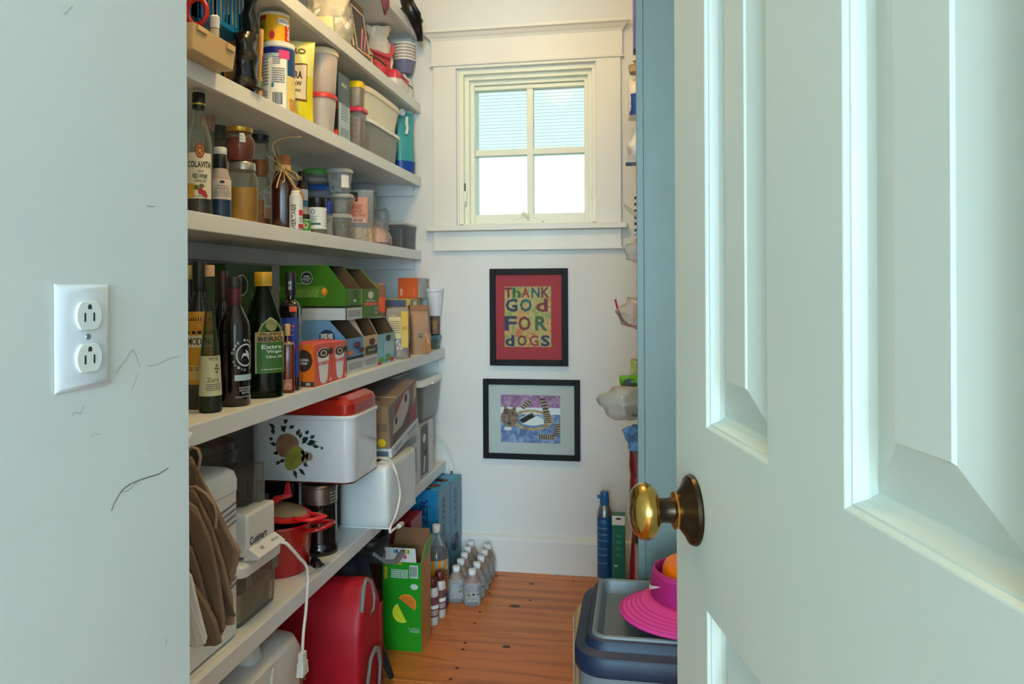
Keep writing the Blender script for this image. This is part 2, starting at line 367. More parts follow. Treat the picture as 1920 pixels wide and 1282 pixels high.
# ------------------------------------------------------------------ shelves of the long wall
SH = dict(T=2.187, A=1.890, B=1.590, C=1.290, D=.893, E=.434)
XF = dict(T=-.874, A=-.874, B=-.874, C=-.874, D=-.776, E=-.776)
words_ = dict(T='topmost white shelf board, under the ceiling', A='white shelf board with bags and a paper box, second from the top', B='white shelf board carrying cans and food tubs',
              C='white shelf board carrying vinegar bottles and jars', D='deep white shelf board carrying oil bottles and coffee boxes', E='lowest white shelf board, carrying the appliances')
for k, z in SH.items():
    t = thing('shelf', words_[k], 'shelf', (0, 0, z)); x1 = XF[k]
    MB().box(XL + .002, YN + .002, -.030, x1 - .018, YB - .002, 0).build('shelf_board', shelfp, t)
    MB().box(x1 - .018, YN + .002, -.0375, x1, YB - .002, 0).build('front_lip', shelfp, t, bev=.0015)
    if k != 'E': MB().box(XL + .002, YB - .024, -.075, x1 - .03, YB - .003, -.0302).build('cleat', shelfp, t, bev=.001)
    MB().box(XL + .003, YN + .01, -.075, XL + .022, YB - .03, -.0302).build('cleat', shelfp, t)

# ------------------------------------------------------------------ ceiling lamp
lt = thing('ceiling_lamp', 'round white glass ceiling lamp above the pantry aisle', 'lamp', (-.47, 1.52, ZC))
MB().lathe([(.075, -.025), (.08, -.012), (.08, 0)], 32).build('lamp_base', mat('lamp_white', (235, 232, 225), .4), lt, smooth=40)
def glow_mat():
    m = mat('lamp_glass', (255, 226, 190), .3); b = m.node_tree.nodes['Principled BSDF']
    b.inputs['Emission Color'].default_value = (*LAMP_COLOR, 1); b.inputs['Emission Strength'].default_value = LAMP_GLOW; return m
MB().lathe([(.02, -.20), (.055, -.187), (.082, -.155), (.093, -.115), (.085, -.07), (.062, -.03), (.06, -.024)], 32).build('lamp_globe', glow_mat(), lt, smooth=60)

# ------------------------------------------------------------------ right-hand shelving, seen edge-on from the doorway
rs = thing('shelf_unit', 'white shelf unit behind the blue grey wall end, seen edge on', 'shelving', (0, YS + .02, 0))
MB().box(.006, 0.002, 0, .33, .02, 2.3).build('side_panel', shelfp, rs)
RZ = [at_y(1180, y, Y).z - .0004 for y, Y in ((946, 2.1), (784, 2.05), (614, 2.2), (491, 2.35), (442, 2.45), (313, 2.3), (228, 2.3), (140, 2.3), (100, 2.3))] + [.0206]
for z in RZ: MB().box(.006, .021, z - .013, .328, YB - YS - .022, z).build('shelf_board', shelfp, rs)

# ------------------------------------------------------------------ the open panel door
doorp = mat('door_paint', (208, 216, 204), .33, var=.012, scale=5)
DA = .2238; dl, dt_ = .60, .035                                  # length from the free edge back to the hinge, thickness
dr = bpy.data.objects.new('door_1', None); col.objects.link(dr); dr['kind'] = 'structure'; dr['label'] = 'white four panel door standing open with a brass knob'
dr.location = (.0385, .793, 0); dr.rotation_euler = (0, 0, DA)
# local: y runs from the hinge (-dl) to the free edge (0); the face that shows is x=0, the slab lies on +x
cols_ = [(-.2385, -.0975), (-.490, -.348)]; rows_ = [(.20, .838), (1.003, 2.0)]
mb = MB()
mb.box(0, -.0975, .012, dt_, 0, 2.03); mb.box(0, -.348, .012, dt_, -.2385, 2.03); mb.box(0, -dl, .012, dt_, -.490, 2.03)
for a, c in cols_:
    mb.box(0, a, .012, dt_, c, .20); mb.box(0, a, .838, dt_, c, 1.003); mb.box(0, a, 2.0, dt_, c, 2.03)
mb.build('stile_frame', doorp, dr)
for a, c in cols_:
    for z0, z1 in rows_:
        def frame_ring(lv):                                     # nested rectangles (inset, depth)
            vs = []
            for ins, dp in lv: vs += [(dp, a + ins, z0 + ins), (dp, c - ins, z0 + ins), (dp, c - ins, z1 - ins), (dp, a + ins, z1 - ins)]
            n = len(lv); fs = [(4 * i + j, 4 * i + (j + 1) % 4, 4 * i + 4 + (j + 1) % 4, 4 * i + 4 + j) for i in range(n - 1) for j in range(4)]
            return vs, fs, n
        vs, fs, n = frame_ring([(0, 0), (.001, .0005), (.003, .0028), (.0045, .0032), (.008, .0105), (.0125, .0135), (.0135, .0135)])
        MB().add(vs, fs).build('panel_moulding', doorp, dr)
        vs, fs, n = frame_ring([(.0134, .0135), (.047, .0035), (.0485, .0018)])
        fs.append((4 * n - 4, 4 * n - 3, 4 * n - 2, 4 * n - 1)); MB().add(vs, fs).add([(dt_ - .006, a, z0), (dt_ - .006, c, z0), (dt_ - .006, c, z1), (dt_ - .006, a, z1)], [(0, 1, 2, 3)]).build('door_panel', doorp, dr)
brass = mat('polished_brass', (190, 154, 80), .16, 1, var=.22, scale=30); bronze = mat('aged_bronze', (62, 50, 36), .3, .85, var=.25, scale=40)
kz = .918; kn = bpy.data.objects.new('door_knob', None); col.objects.link(kn); kn.parent = dr; kn.location = (0, -.060, kz); kn.rotation_euler = (0, R(-90), 0)
MB().lathe([(.033, 0), (.0335, .002), (.032, .005), (.026, .008), (.019, .0135), (.016, .016)], 40).build('rosette', bronze, kn, smooth=35)
MB().lathe([(.0155, .0155), (.0175, .017), (.0178, .0195), (.0158, .021)], 32).build('collar_ring', mat('brass_ring', (225, 170, 95), .2, 1, var=.1), kn, smooth=50)
MB().lathe([(.0125, .020), (.0115, .026), (.0115, .033), (.0132, .036)], 32).build('knob_shank', bronze, kn, smooth=50)
MB().lathe([(.0125, .0352), (.020, .037), (.0252, .0415), (.0272, .047), (.0258, .0535), (.0205, .0585), (.012, .0615), (.003, .0625)], 40).build('knob', brass, kn, smooth=60)

# ------------------------------------------------------------------ outlet
ol = thing('wall_outlet', 'white duplex outlet in a wide cover plate on the hall wall', 'outlet', (XH + .0006, .678, 1.084))
plw = mat('outlet_white', (222, 228, 234), .25, var=.005)
a, c, d, e = -.037, .037, -.0535, .0535
pts = [(0, 0), (.002, .0035), (.007, .0058)]
vs = []; 
for ins, dp in [(0, 0), (0, .0012), (.005, .0044), (.010, .0062)]: vs += [(dp, a + ins, d + ins), (dp, c - ins, d + ins), (dp, c - ins, e - ins), (dp, a + ins, e - ins)]
fs = [(4 * i + j, 4 * i + (j + 1) % 4, 4 * i + 4 + (j + 1) % 4, 4 * i + 4 + j) for i in range(3) for j in range(4)] + [(12, 13, 14, 15)]
MB().add(vs, fs).build('cover_plate', plw, ol, smooth=30)
outm = mat('outlet_face', (226, 232, 228), .3); slot = mat('slot_black', (45, 45, 42), .6)
for zz in (.0215, -.0215):
    pts = []
    for i in range(28):
        t = 2 * math.pi * i / 28; pts.append((.0178 * math.cos(t), max(-.0145, min(.0145, .0178 * math.sin(t)))))
    r_ = MB().prism(pts, lambda u, v, w: (.0062 + w, u, zz + v), .003).build('receptacle', outm, ol, bev=.0008)
    MB().box(.0088, -.0078, zz - .006, .0094, -.0054, zz + .003).build('slot', slot, r_); MB().box(.0088, .0048, zz - .006, .0094, .0072, zz + .003).build('slot', slot, r_)
    MB().prism([(-.0026, .0065), (.0026, .0065), (.0026, .0095), (.0015, .0115), (-.0015, .0115), (-.0026, .0095)], lambda u, v, w: (.0088 + w, u, zz + v), .0006).build('slot', slot, r_)
MB().lathe([(.0033, 0), (.003, .0012), (.0015, .0016)], 12).build('screw', mat('screw_steel', (170, 180, 180), .3, .8), ol, loc=(.0062, 0, 0), rot=(0, R(90), 0), smooth=40)

# ------------------------------------------------------------------ pictures
blackf = mat('black_frame', (13, 13, 14), .55, var=.1, spec=.25); pglass = clear('picture_glass', (250, 252, 252), .0, .03, ior=1.2)
def picture(name, label, x0, x1, z0, z1, fw, matc, art, draw):
    W, H = x1 - x0, z1 - z0
    t = thing(name, label, 'picture', ((x0 + x1) / 2, YB, (z0 + z1) / 2)); hw, hh = W / 2, H / 2
    f = MB(); f.box(-hw, -.022, -hh, -hw + fw, 0, hh); f.box(hw - fw, -.022, -hh, hw, 0, hh); f.box(-hw + fw, -.022, hh - fw, hw - fw, 0, hh); f.box(-hw + fw, -.022, -hh, hw - fw, 0, -hh + fw)
    f.build('frame', blackf, t, bev=.002)
    u0, v0, u1, v1 = art
    mm = MB(); i0, i1, k0, k1 = -hw + fw, hw - fw, -hh + fw, hh - fw
    for q in ((i0, k0, u0, k1), (u1, k0, i1, k1), (u0, k0, u1, v0), (u0, v1, u1, k1)): mm.box(q[0], -.0125, q[1], q[2], -.010, q[3])
    mm.build('mat_board', matc, t)
    draw(t, u0, v0, u1, v1)
    MB().box(i0, -.0165, k0, i1, -.0145, k1).build('glazing', pglass, t)
def mottled(name, stops, scale):
    m = bpy.data.materials.new(name); m.use_nodes = True; t = m.node_tree; b = t.nodes['Principled BSDF']; b.inputs['Roughness'].default_value = .6
    tc = t.nodes.new('ShaderNodeTexCoord'); n = t.nodes.new('ShaderNodeTexNoise'); n.inputs['Scale'].default_value = scale; n.inputs['Detail'].default_value = 3; n.inputs['Distortion'].default_value = .8
    cr = t.nodes.new('ShaderNodeValToRGB'); e = cr.color_ramp.elements
    while len(e) < len(stops): e.new(.5)
    for i, (p, c) in enumerate(stops): e[i].position = p; e[i].color = (*lin(c), 1)
    t.links.new(tc.outputs['Object'], n.inputs['Vector']); t.links.new(n.outputs['Fac'], cr.inputs[0]); t.links.new(cr.outputs[0], b.inputs['Base Color']); return m
Y1, Y2 = YB - .02, YB - .02
p00, p11 = at_y(918.5, 685, Y1), at_y(1064, 502.5, Y1)
def draw1(t, u0, v0, u1, v1):
    MB().box(u0, -.0105, v0, u1, -.0095, v1).build('painting', mottled('painted_ground', [(.3, (186, 108, 64)), (.42, (198, 150, 84)), (.52, (196, 170, 104)), (.62, (120, 146, 80)), (.72, (206, 178, 70))], 34), t)
    W, H = u1 - u0, v1 - v0; f = lambda u, v: (u0 + u * W, -.0110, v0 + v * H)
    navy, green, mar, brick_, teal = [mat(n, c, .6) for n, c in (('paint_navy', (36, 40, 84)), ('paint_green', (44, 92, 50)), ('paint_maroon', (110, 34, 36)), ('paint_brick', (150, 52, 40)), ('paint_teal', (24, 84, 96)))]
    rows = [('ThANK', .90, .19, [.085, .265, .455, .67, .88], .205, [mar, green, brick_, teal, mar]), ('GOd', .69, .24, [.15, .46, .80], .30, [navy, teal, mar]),
            ('FOR', .39, .27, [.13, .43, .79], .31, [navy, mar, green]), ('dOGS', .105, .205, [.11, .375, .63, .875], .235, [navy, mar, brick_, navy])]
    for s_, v, h, us, wd, ms in rows:
        for ch, u, m_ in zip(s_, us, ms):
            q = MB(); q.text(f, ch, u, v, wd * .86, h * .9, bold=1.6); q.build('letter', m_, t)
picture('framed_picture', 'black framed hand lettered picture with a red mat, under the window', p00.x, p11.x, p00.z, p11.z, .024, mat('red_mat', (166, 18, 34), .6, var=.02),
        (at_y(947, 600, YB).x - (p00.x + p11.x) / 2, at_y(990, 650, YB).z - (p00.z + p11.z) / 2, at_y(1034, 600, YB).x - (p00.x + p11.x) / 2, at_y(990, 537, YB).z - (p00.z + p11.z) / 2), draw1)
q00, q11 = at_y(906, 859, Y1), at_y(1087, 713, Y1)
def draw2(t, u0, v0, u1, v1):
    W, H = u1 - u0, v1 - v0; f = lambda u, v: (u0 + u * W, -.0112, v0 + v * H); g = lambda u, v: (u0 + u * W, -.0115, v0 + v * H); h2 = lambda u, v: (u0 + u * W, -.0119, v0 + v * H)
    MB().box(u0, -.0105, v0, u1, -.0095, v1).build('painting', mottled('blue_wash', [(.35, (78, 104, 150)), (.5, (112, 134, 176)), (.65, (150, 168, 200))], 40), t)
    MB().sheet(f, 0, .74, 1, 1).build('painted_wall', mottled('mauve_wash', [(.35, (132, 88, 128)), (.5, (160, 112, 150)), (.65, (188, 150, 180))], 50), t)
    MB().sheet(f, .0, .6, 1, .74).build('painted_cloth', mat('paint_white', (225, 225, 225), .6), t)
    tan = mottled('tan_wash', [(.35, (150, 120, 84)), (.6, (196, 168, 120))], 60); dark = mat('paint_dark', (44, 38, 36), .6)
    f3 = lambda u, v: (u0 + u * W, -.01135, v0 + v * H); body = MB().ring(f3, .52, .48, .36, .22, .09, 26); body.build('painted_body', tan, t)
    MB().poly(g, [(.3, .50), (.45, .60), (.62, .56), (.72, .50), (.73, .40), (.55, .36), (.36, .39)]).build('painted_belly', mat('paint_cream', (226, 226, 220), .6), t)
    hd = MB(); hd.disc(g, .15, .52, .145, .19, 18); hd.poly(g, [(.04, .64), (.07, .80), (.13, .70)]); hd.poly(g, [(.19, .70), (.25, .80), (.27, .64)]); hd.build('painted_head', mottled('brown_wash', [(.35, (104, 78, 58)), (.6, (150, 118, 88))], 70), t)
    dk = MB(); dk.sheet(h2, .06, .60, .11, .635); dk.sheet(h2, .18, .60, .23, .635); dk.disc(h2, .145, .40, .035, .03, 8); dk.sheet(h2, .138, .42, .15, .60)
    for (a, c, d, e, wd, n) in ((.70, .95, .78, .62, .05, 5), (.78, .62, .80, .42, .055, 5), (.34, .44, .56, .60, .05, 5), (.36, .72, .50, .88, .04, 4), (.64, .13, .9, .13, .05, 7), (.92, .15, .97, .42, .045, 6)):
        dx, dy = d - a, e - c; L = math.hypot(dx, dy); nx, ny = -dy / L * wd, dx / L * wd
        lim = MB(); st = MB(); lim.poly(g, [(a + nx, c + ny), (a - nx, c - ny), (d - nx, e - ny), (d + nx, e + ny)])
        for k in range(n):
            s0, s1 = (k + .2) / n, (k + .7) / n
            st.poly(h2, [(a + dx * s0 + nx, c + dy * s0 + ny), (a + dx * s0 - nx, c + dy * s0 - ny), (a + dx * s1 - nx, c + dy * s1 - ny), (a + dx * s1 + nx, c + dy * s1 + ny)])
        lb = lim.build('painted_limb', tan, t); st.build('stripe_pattern', dark, lb)
    dk.build('painted_face_pattern', dark, t)
    MB().disc(h2, .12, .29, .07, .04, 10).build('painted_muzzle', mat('paint_white', (225, 225, 225), .6), t)
picture('framed_picture', 'wider black framed picture of a striped animal on blue, white mat', q00.x, q11.x, q00.z, q11.z, .022, mat('white_mat', (190, 192, 186), .7, var=.01),
        (at_y(940, 790, YB).x - (q00.x + q11.x) / 2, at_y(997, 829, YB).z - (q00.z + q11.z) / 2, at_y(1051, 790, YB).x - (q00.x + q11.x) / 2, at_y(997, 740, YB).z - (q00.z + q11.z) / 2), draw2)
# ------------------------------------------------------------------ builders for goods
WHITE = mat('print_white', (228, 230, 228), .5); BLACKP = mat('print_black', (28, 28, 30), .5); GREYP = mat('print_grey', (120, 126, 130), .5)
def spot(sh, px, d, wpx, ytop, z0=None, X=None):
    """a round thing on a shelf: photo column px, d behind the shelf's front edge, wpx wide, top at row ytop -> x, y, base z, radius, height"""
    x = (XF[sh] - d) if X is None else X; z0 = SH[sh] if z0 is None else z0
    p = at_x(px, ytop, x)
    for _ in range(2):
        mid = EYE + (z0 + p.z) / 2 - EYE; q = at_x(px, CY + (EYE - mid) / max(p.y, .1) * FPX * .95, x); p.y = q.y
    zt = min(at_x(px, ytop, x).z, dict(T=9, A=2.146, B=1.8505, C=1.5505, D=1.2505, E=.8545)[sh])
    return x, p.y, z0, wpx * per_px(p) / 2, zt - z0
def place(x, y, z, a=0): return dict(loc=(x, y, z), rz=to_cam(x, y) + R(a))
def prof_of(r, h, pts): return [(r * a, h * b) for a, b in pts]
P_WINE = [(.92, 0), (1, .012), (1, .60), (.93, .655), (.62, .73), (.42, .78), (.38, .83), (.38, .90)]
P_SLIM = [(.9, 0), (1, .01), (.98, .10), (.80, .42), (.55, .58), (.42, .70), (.36, .80), (.36, .93)]
P_JAR = [(.86, 0), (.95, .02), (1, .07), (1, .66), (.93, .78), (.82, .85), (.82, .88)]
def lathe_thing(name, label, cat, x, y, z, group=None, a=0): return thing(name, label, cat, (x, y, z), to_cam(x, y) + R(a), group)
def cap(t, r, z0, z1, m, name='cap', ridge=0, dome=0):
    pr = [(r * .97, z0), (r, z0 + .001), (r, z1 - .0015), (r * .93, z1)]
    o = MB().lathe(pr, 28).build(name, m, t, smooth=50)
    if ridge:
        q = MB()
        for i in range(36):
            c, s_ = math.cos(R(i * 10)), math.sin(R(i * 10)); q.add([(r * c - .0006 * s_, r * s_ + .0006 * c, z0 + .001), (r * c + .0006 * s_, r * s_ - .0006 * c, z0 + .001), ((r + .0007) * c, (r + .0007) * s_, z1 - .002)], [(0, 1, 2)])
        q.build('grip_ridge', m, o)
    return o
def label_patch(t, prof, z0, z1, a0, a1, m, name='paper_label', off=.0006):
    return MB().sheet(wrap(prof, off), a0, z0, a1, z1, 14, 6).build(name, m, t, smooth=60)
def print_on(lb, prof, items, off=.0011):
    """items: (kind, material, args...) printed on a wrapped label; angle/height coordinates"""
    f = wrap(prof, off); by = {}
    for it in items:
        k, m = it[0], it[1]; q = by.setdefault((k, m.name), (MB(), m))[0]
        if k == 'text': q.text(f, *it[2:])
        elif k == 'lines': q.lines(f, *it[2:])
        elif k == 'bars': q.bars(f, *it[2:])
        elif k == 'disc': q.disc(f, *it[2:])
        elif k == 'ring': q.ring(f, *it[2:])
        elif k == 'sheet': q.sheet(f, *it[2:], 6, 1)
        elif k == 'poly': q.poly(f, *it[2:])
    nm = dict(text='lettering', lines='fine_print_pattern', bars='barcode_pattern', disc='spot_emblem', ring='ring_emblem', sheet='colour_band', poly='emblem')
    for (k, _), (q, m) in by.items(): q.build(nm[k], m, lb)
def boxpx(X, g, e, f, ytop, z0, ybase=None):
    """box from photo columns: g far end of its near side, e its near front edge, f its far front edge; X its front plane"""
    ym = CY + 60 if z0 < EYE else CY - 60
    p = at_x(e, ytop, X); y0 = at_x(e, (ytop + (CY if z0 > EYE else CY)) / 2, X).y; y1 = at_x(f, ytop, X).y; x0 = at_y(g, ytop, y0).x
    return min(x0, X), X, y0, y1, z0, at_x(e, ytop, X).z
class Box:
    """a carton: body with creased edges plus printed panels"""
    def __init__(s, name, label, cat, b, m, group=None, rz=0, rot=None, bev=.0012, gap=0, body='carton'):
        x0, x1, y0, y1, z0, z1 = b; s.s = (x1 - x0, y1 - y0, z1 - z0)
        s.t = thing(name, label, cat, ((x0 + x1) / 2, (y0 + y1) / 2, z0), rz, group, rot)
        s.body = MB().box(-s.s[0] / 2, -s.s[1] / 2, 0, s.s[0] / 2, s.s[1] / 2, s.s[2]).build(body, m, s.t, bev=bev); s.n = {}
    def pr(s, face, items):
        for it in items:
            k, m = it[0], it[1]; i = s.n.get((face, k), 0); s.n[(face, k)] = i + 1
            s_off = .0004 + .0003 * sum(v for (fc, _), v in s.n.items() if fc == face); f = face_map(face, *s.s, off=s_off); q = MB(); sx, sy, sz = s.s
            W = sy if face in ('+x', '-x') else sx; Hh = sy if face == '+z' else sz
            if k == 'text': q.text(f, it[2], it[3], it[4], it[5], it[6], *it[7:])
            elif k == 'disc': q.disc(f, it[2], it[3], it[4], it[4] * W / Hh if len(it) < 6 else it[5])
            elif k == 'ring': q.ring(f, *it[2:])
            elif k == 'lines': q.lines(f, *it[2:])
            elif k == 'bars': q.bars(f, *it[2:])
            elif k == 'poly': q.poly(f, it[2])
            else: q.sheet(f, *it[2:6])
            q.build(dict(text='lettering', disc='spot_emblem', ring='ring_emblem', lines='fine_print_pattern', bars='barcode_pattern', poly='emblem').get(k, 'printed_panel'), m, s.t)
        return s
def tub(name, label, cat, x, y, z, a, b, h, m, lidm, n=4, taper=.86, lid_h=.012, lip=.004, fill=None, fillm=None, group=None, rz=0, lidname='lid'):
    """food tub: tapered see-through walls, contents and a lipped lid"""
    t = thing(name, label, cat, (x, y, z), rz, group); k = taper; hb = h - lid_h
    mb = MB().loft([(0, a * k * .93, b * k * .93, n), (.003, a * k, b * k, n), (hb * .9, a * .985, b * .985, n), (hb, a, b, n)], 36, cap1=False); mb.build('tub_wall', m, t, smooth=50)
    if fill:
        g = .94; zt = hb * fill
        MB().loft([(.004, a * k * g, b * k * g, n), (zt * .98, a * (k + (1 - k) * fill) * g, b * (k + (1 - k) * fill) * g, n), (zt, a * (k + (1 - k) * fill) * g * .96, b * (k + (1 - k) * fill) * g * .96, n)], 30, nz=.0015, ns=60).build('contents', fillm, t, smooth=60)
    MB().loft([(hb - .004, a + lip, b + lip, n), (hb + lid_h * .45, a + lip, b + lip, n), (hb + lid_h * .8, a + lip * .3, b + lip * .3, n), (hb + lid_h, a * .93, b * .93, n), (hb + lid_h * .62, a * .86, b * .86, n)], 36).build(lidname, lidm, t, smooth=40)
    return t
def bag_mesh(a, b, h, seed, amp=.006, top='flat', n=2.6, ns=14, lean=0, rings=14, seg=32, base=.85, pinch=.12):
    secs = []
    for i in range(rings + 1):
        v = i / rings; z = v * h
        if top == 'flat': wb = b * (1 - .06 * abs(v - .4)); wa = a * max(.05, (1 - v ** 2.2)) * min(1, .75 + 1.5 * v)
        elif top == 'pillow': k = max(.03, math.sin(math.pi * v)) ** .5; wb = b * (.94 + .06 * k); wa = a * k
        else: k = 1 if v < .55 else 1 - (1 - pinch) * ((v - .55) / .30) if v < .85 else pinch + (v - .85) * 2.2; wa = a * k * min(1, base + v * .6); wb = b * k * min(1, base + v * .6)
        secs.append((z, wa, wb, n, lean * v, 0))
    return MB().loft(secs, seg, nz=amp, ns=ns, seed=seed)

# ================================================================== shelf B: cans, tubs, basket (from the doorway to the window)
zb = SH['B']; fx = XF['B']
# beige bin that overhangs the edge
p0, p1 = at_x(362, 95, fx + .045), at_x(442, 118, fx + .045)
bx1 = fx + .045; by0, by1 = p0.y, at_x(444, 120, bx1).y; bl = by1 - by0; hh = at_x(365, 42, bx1).z - zb - .0005
t = thing('storage_bin', 'shallow beige plastic bin jutting over the shelf edge, scissors inside', 'bin', (bx1 - .07, (by0 + by1) / 2, zb))
beige = mat('beige_plastic', (198, 170, 124), .45, var=.02)
q = MB()
q.loft([(0, .064, bl / 2 * .95, 24), (.002, .066, bl / 2 * .96, 24), (hh, .071, bl / 2, 24), (hh, .067, bl / 2 - .004, 24), (.004, .062, bl / 2 * .93, 24)], 48, cap1=True).build('bin_wall', beige, t, smooth=30)
MB().box(.0695, -bl / 2 + .012, hh * .78, .0735, -bl / 2 + .045, hh * .99).build('grip_tab', beige, t, bev=.001); MB().box(.0695, bl / 2 - .04, hh * .72, .0735, bl / 2 - .012, hh * .98).build('grip_tab', beige, t, bev=.001)
bc = (bx1 - .07, (by0 + by1) / 2)
ps = at_x(351, 40, fx - .01); sc_ = thing('scissors', 'red handled scissors standing handle up in the beige bin', 'scissors', (fx - .01, ps.y - .005, zb + .012), 0, None, (R(-6), R(90), R(90)))
redp = mat('scissor_red', (186, 14, 26), .35)
for s_ in (-1, 1):
    MB().tube([(.026 * math.cos(R(i * 15)) - .082, s_ * .024 + .020 * math.sin(R(i * 15)), .002 * s_) for i in range(25)], .005, 8).build('finger_loop', redp, sc_, smooth=60)
    MB().prism([(-.058, -.006), (.006, -.002), (.006, .002), (-.058, .014)], lambda u, v, w: (u, v * s_, -.001 + .0025 * s_ + w), .002).build('blade', mat('steel', (170, 172, 175), .25, .9), sc_)
mk = thing('marker_pen', 'white capped marker standing up out of the beige bin', 'pen', (bc[0] + .045, bc[1] + .035, zb + .006), 0, None, (R(8), R(6), 0))
MB().lathe([(.008, 0), (.0085, .002), (.0085, .068), (.006, .07)], 16).build('pen_barrel', mat('pen_cream', (214, 200, 172), .4), mk, smooth=40); MB().lathe([(.0092, .07), (.0092, .092), (.006, .095)], 16).build('pen_cap', WHITE, mk, smooth=40)
# dark tote under the blue basket
dk = mat('dark_glossy_plastic', (22, 30, 36), .25, var=.2)
bpx = at_x(462, 50, fx - .015)
zt_ = at_x(440, 66, fx - .06).z
tb = thing('storage_tub', 'dark smoky plastic tub under the blue slatted basket', 'tub', (fx - .175, by0 + .13, zb))
MB().loft([(0, .082, .115, 7), (zt_ - zb - .012, .088, .125, 7), (zt_ - zb - .012, .091, .128, 7), (zt_ - zb, .091, .128, 7)], 40).build('tub_wall', dk, tb, smooth=40)
# blue basket
blue = mat('blue_plastic', (0, 112, 178), .32, var=.04); bz = zt_ + .001
X1 = fx - .055; ya, yb_ = at_x(404, 25, X1).y, at_x(461, 40, X1).y; x0b = at_y(352, 20, ya).x
t = thing('slatted_basket', 'bright blue slatted plastic basket full of crayons on a dark tub', 'basket', ((X1 + x0b) / 2, (ya + yb_) / 2, bz)); sx, sy = (X1 - x0b) / 2, (yb_ - ya) / 2; bh = min(.13, 1.850 - bz)
f = MB().box(-sx, -sy, 0, sx, sy, .004).build('basket_floor', blue, t, bev=.001)
f = MB()
for z0, z1 in ((.004, .012), (bh - .014, bh)): f.box(-sx, -sy, z0, sx, -sy + .003, z1); f.box(-sx, sy - .003, z0, sx, sy, z1); f.box(-sx, -sy, z0, -sx + .003, sy, z1); f.box(sx - .003, -sy, z0, sx, sy, z1)
fo = f.build('basket_frame', blue, t)
n = 9
for i in range(n):
    y = -sy + (2 * sy - .004) * i / (n - 1)
    MB().box(sx - .0028, y, .01, sx, y + .004, bh - .012).build('slat', blue, t)
nx_ = 8
for i in range(nx_):
    x = -sx + (2 * sx - .004) * i / (nx_ - 1)
    MB().box(x, -sy, .01, x + .004 + (.02 if i < 2 else 0), -sy + .0028, bh - .012).build('slat', blue, t)
rg = random.Random(4); cc = [(206, 190, 130), (160, 40, 30), (60, 120, 80), (230, 230, 220), (200, 130, 40), (70, 70, 150)]
for i in range(10):
    x = (X1 + x0b) / 2 + rg.uniform(-sx * .8, sx * .8); y = (ya + yb_) / 2 + rg.uniform(-sy * .75, sy * .75); c_ = rg.choice(cc)
    cr_ = thing('crayon', '%s %s standing in the blue slatted basket' % (['first', 'second', 'third', 'fourth', 'fifth'][i // 2], ['red tipped pale crayon', 'plain wooden pencil'][i % 2]), 'crayon', (x, y, bz + .0045), 0, ['crayons in the blue basket', 'pencils in the blue basket'][i % 2], (rg.uniform(-.1, .1), rg.uniform(-.1, .1), 0))
    MB().lathe([(.0042, .014), (.0045, .016), (.0045, .135)], 8).build('shaft', mat('pencil_wood' if i % 2 else 'crayon_paper', (212, 190, 140) if i % 2 else (218, 214, 190), .5), cr_, smooth=40)
    MB().lathe([(.001, 0), (.0038, .012), (.0042, .0142)], 8).build('tip', mat('crayon_red', (170, 40, 34), .5) if i % 2 == 0 else mat('pencil_dark', (50, 44, 44), .5), cr_, smooth=40)
# black garbage bag
blk = mat('black_film', (13, 14, 16), .22, var=.3, bump=.5, bscale=45)
p = at_x(462, 110, fx - .030)
t = setp(MB().loft([(.25 * i / 24, .025 if i < 14 else .019, (.030 + .004 * math.sin(i * 1.3)) if i < 14 else (.013 + .002 * math.sin(i)), 2.3, 0, -.004 if i < 14 else .020) for i in range(25)], 32, nz=.008, ns=26, seed=3).build('plastic_bag', blk, None, smooth=60, loc=(fx - .030, p.y, zb + .004)), 'shiny black crumpled plastic bag between the blue basket and the tan pack', 'bag')
MB().tube([(.0, -.05, .006), (.03, -.03, .005), (.034, .0, .006), (.02, .02, .012)], [.006, .012, .010, .006], 10, flat=.35).build('bag_fold', blk, t, smooth=60)
# slim packs between bag and cans
for px, d, wd, yt, nm, lb, c1, c2 in ((481, .03, .007, 20, 'slim_box', 'slim dark teal carton wedged beside the black bag', (24, 66, 86), (225, 228, 226)), (489, .012, .010, 52, 'skewer_pack', 'tall tan pack of wooden skewers with a green band', (206, 160, 96), (0, 112, 86))):
    x, y, z0, r, h = spot('B', px, d, 10, yt); x -= .05
    bb_ = Box(nm, lb, 'box' if nm == 'slim_box' else 'pack', (x - .045, x + .05, y - wd / 2, y + wd / 2, zb, zb + h), mat(nm + '_card', c1, .45), rot=(R(-4), 0, 0))
    bb_.pr('+x', [('panel', mat(nm + '_band', c2, .45), .02, .13 if nm != 'slim_box' else .0, .98, .24 if nm != 'slim_box' else .07), ('panel', mat(nm + '_print', (110, 56, 30) if nm != 'slim_box' else (20, 52, 70), .5), .3, .3, .7, .62)])
    bb_.pr('-y', [('panel', mat(nm + '_side', (150, 110, 70) if nm != 'slim_box' else (30, 40, 46), .5), .05, .05, .95, .95)])
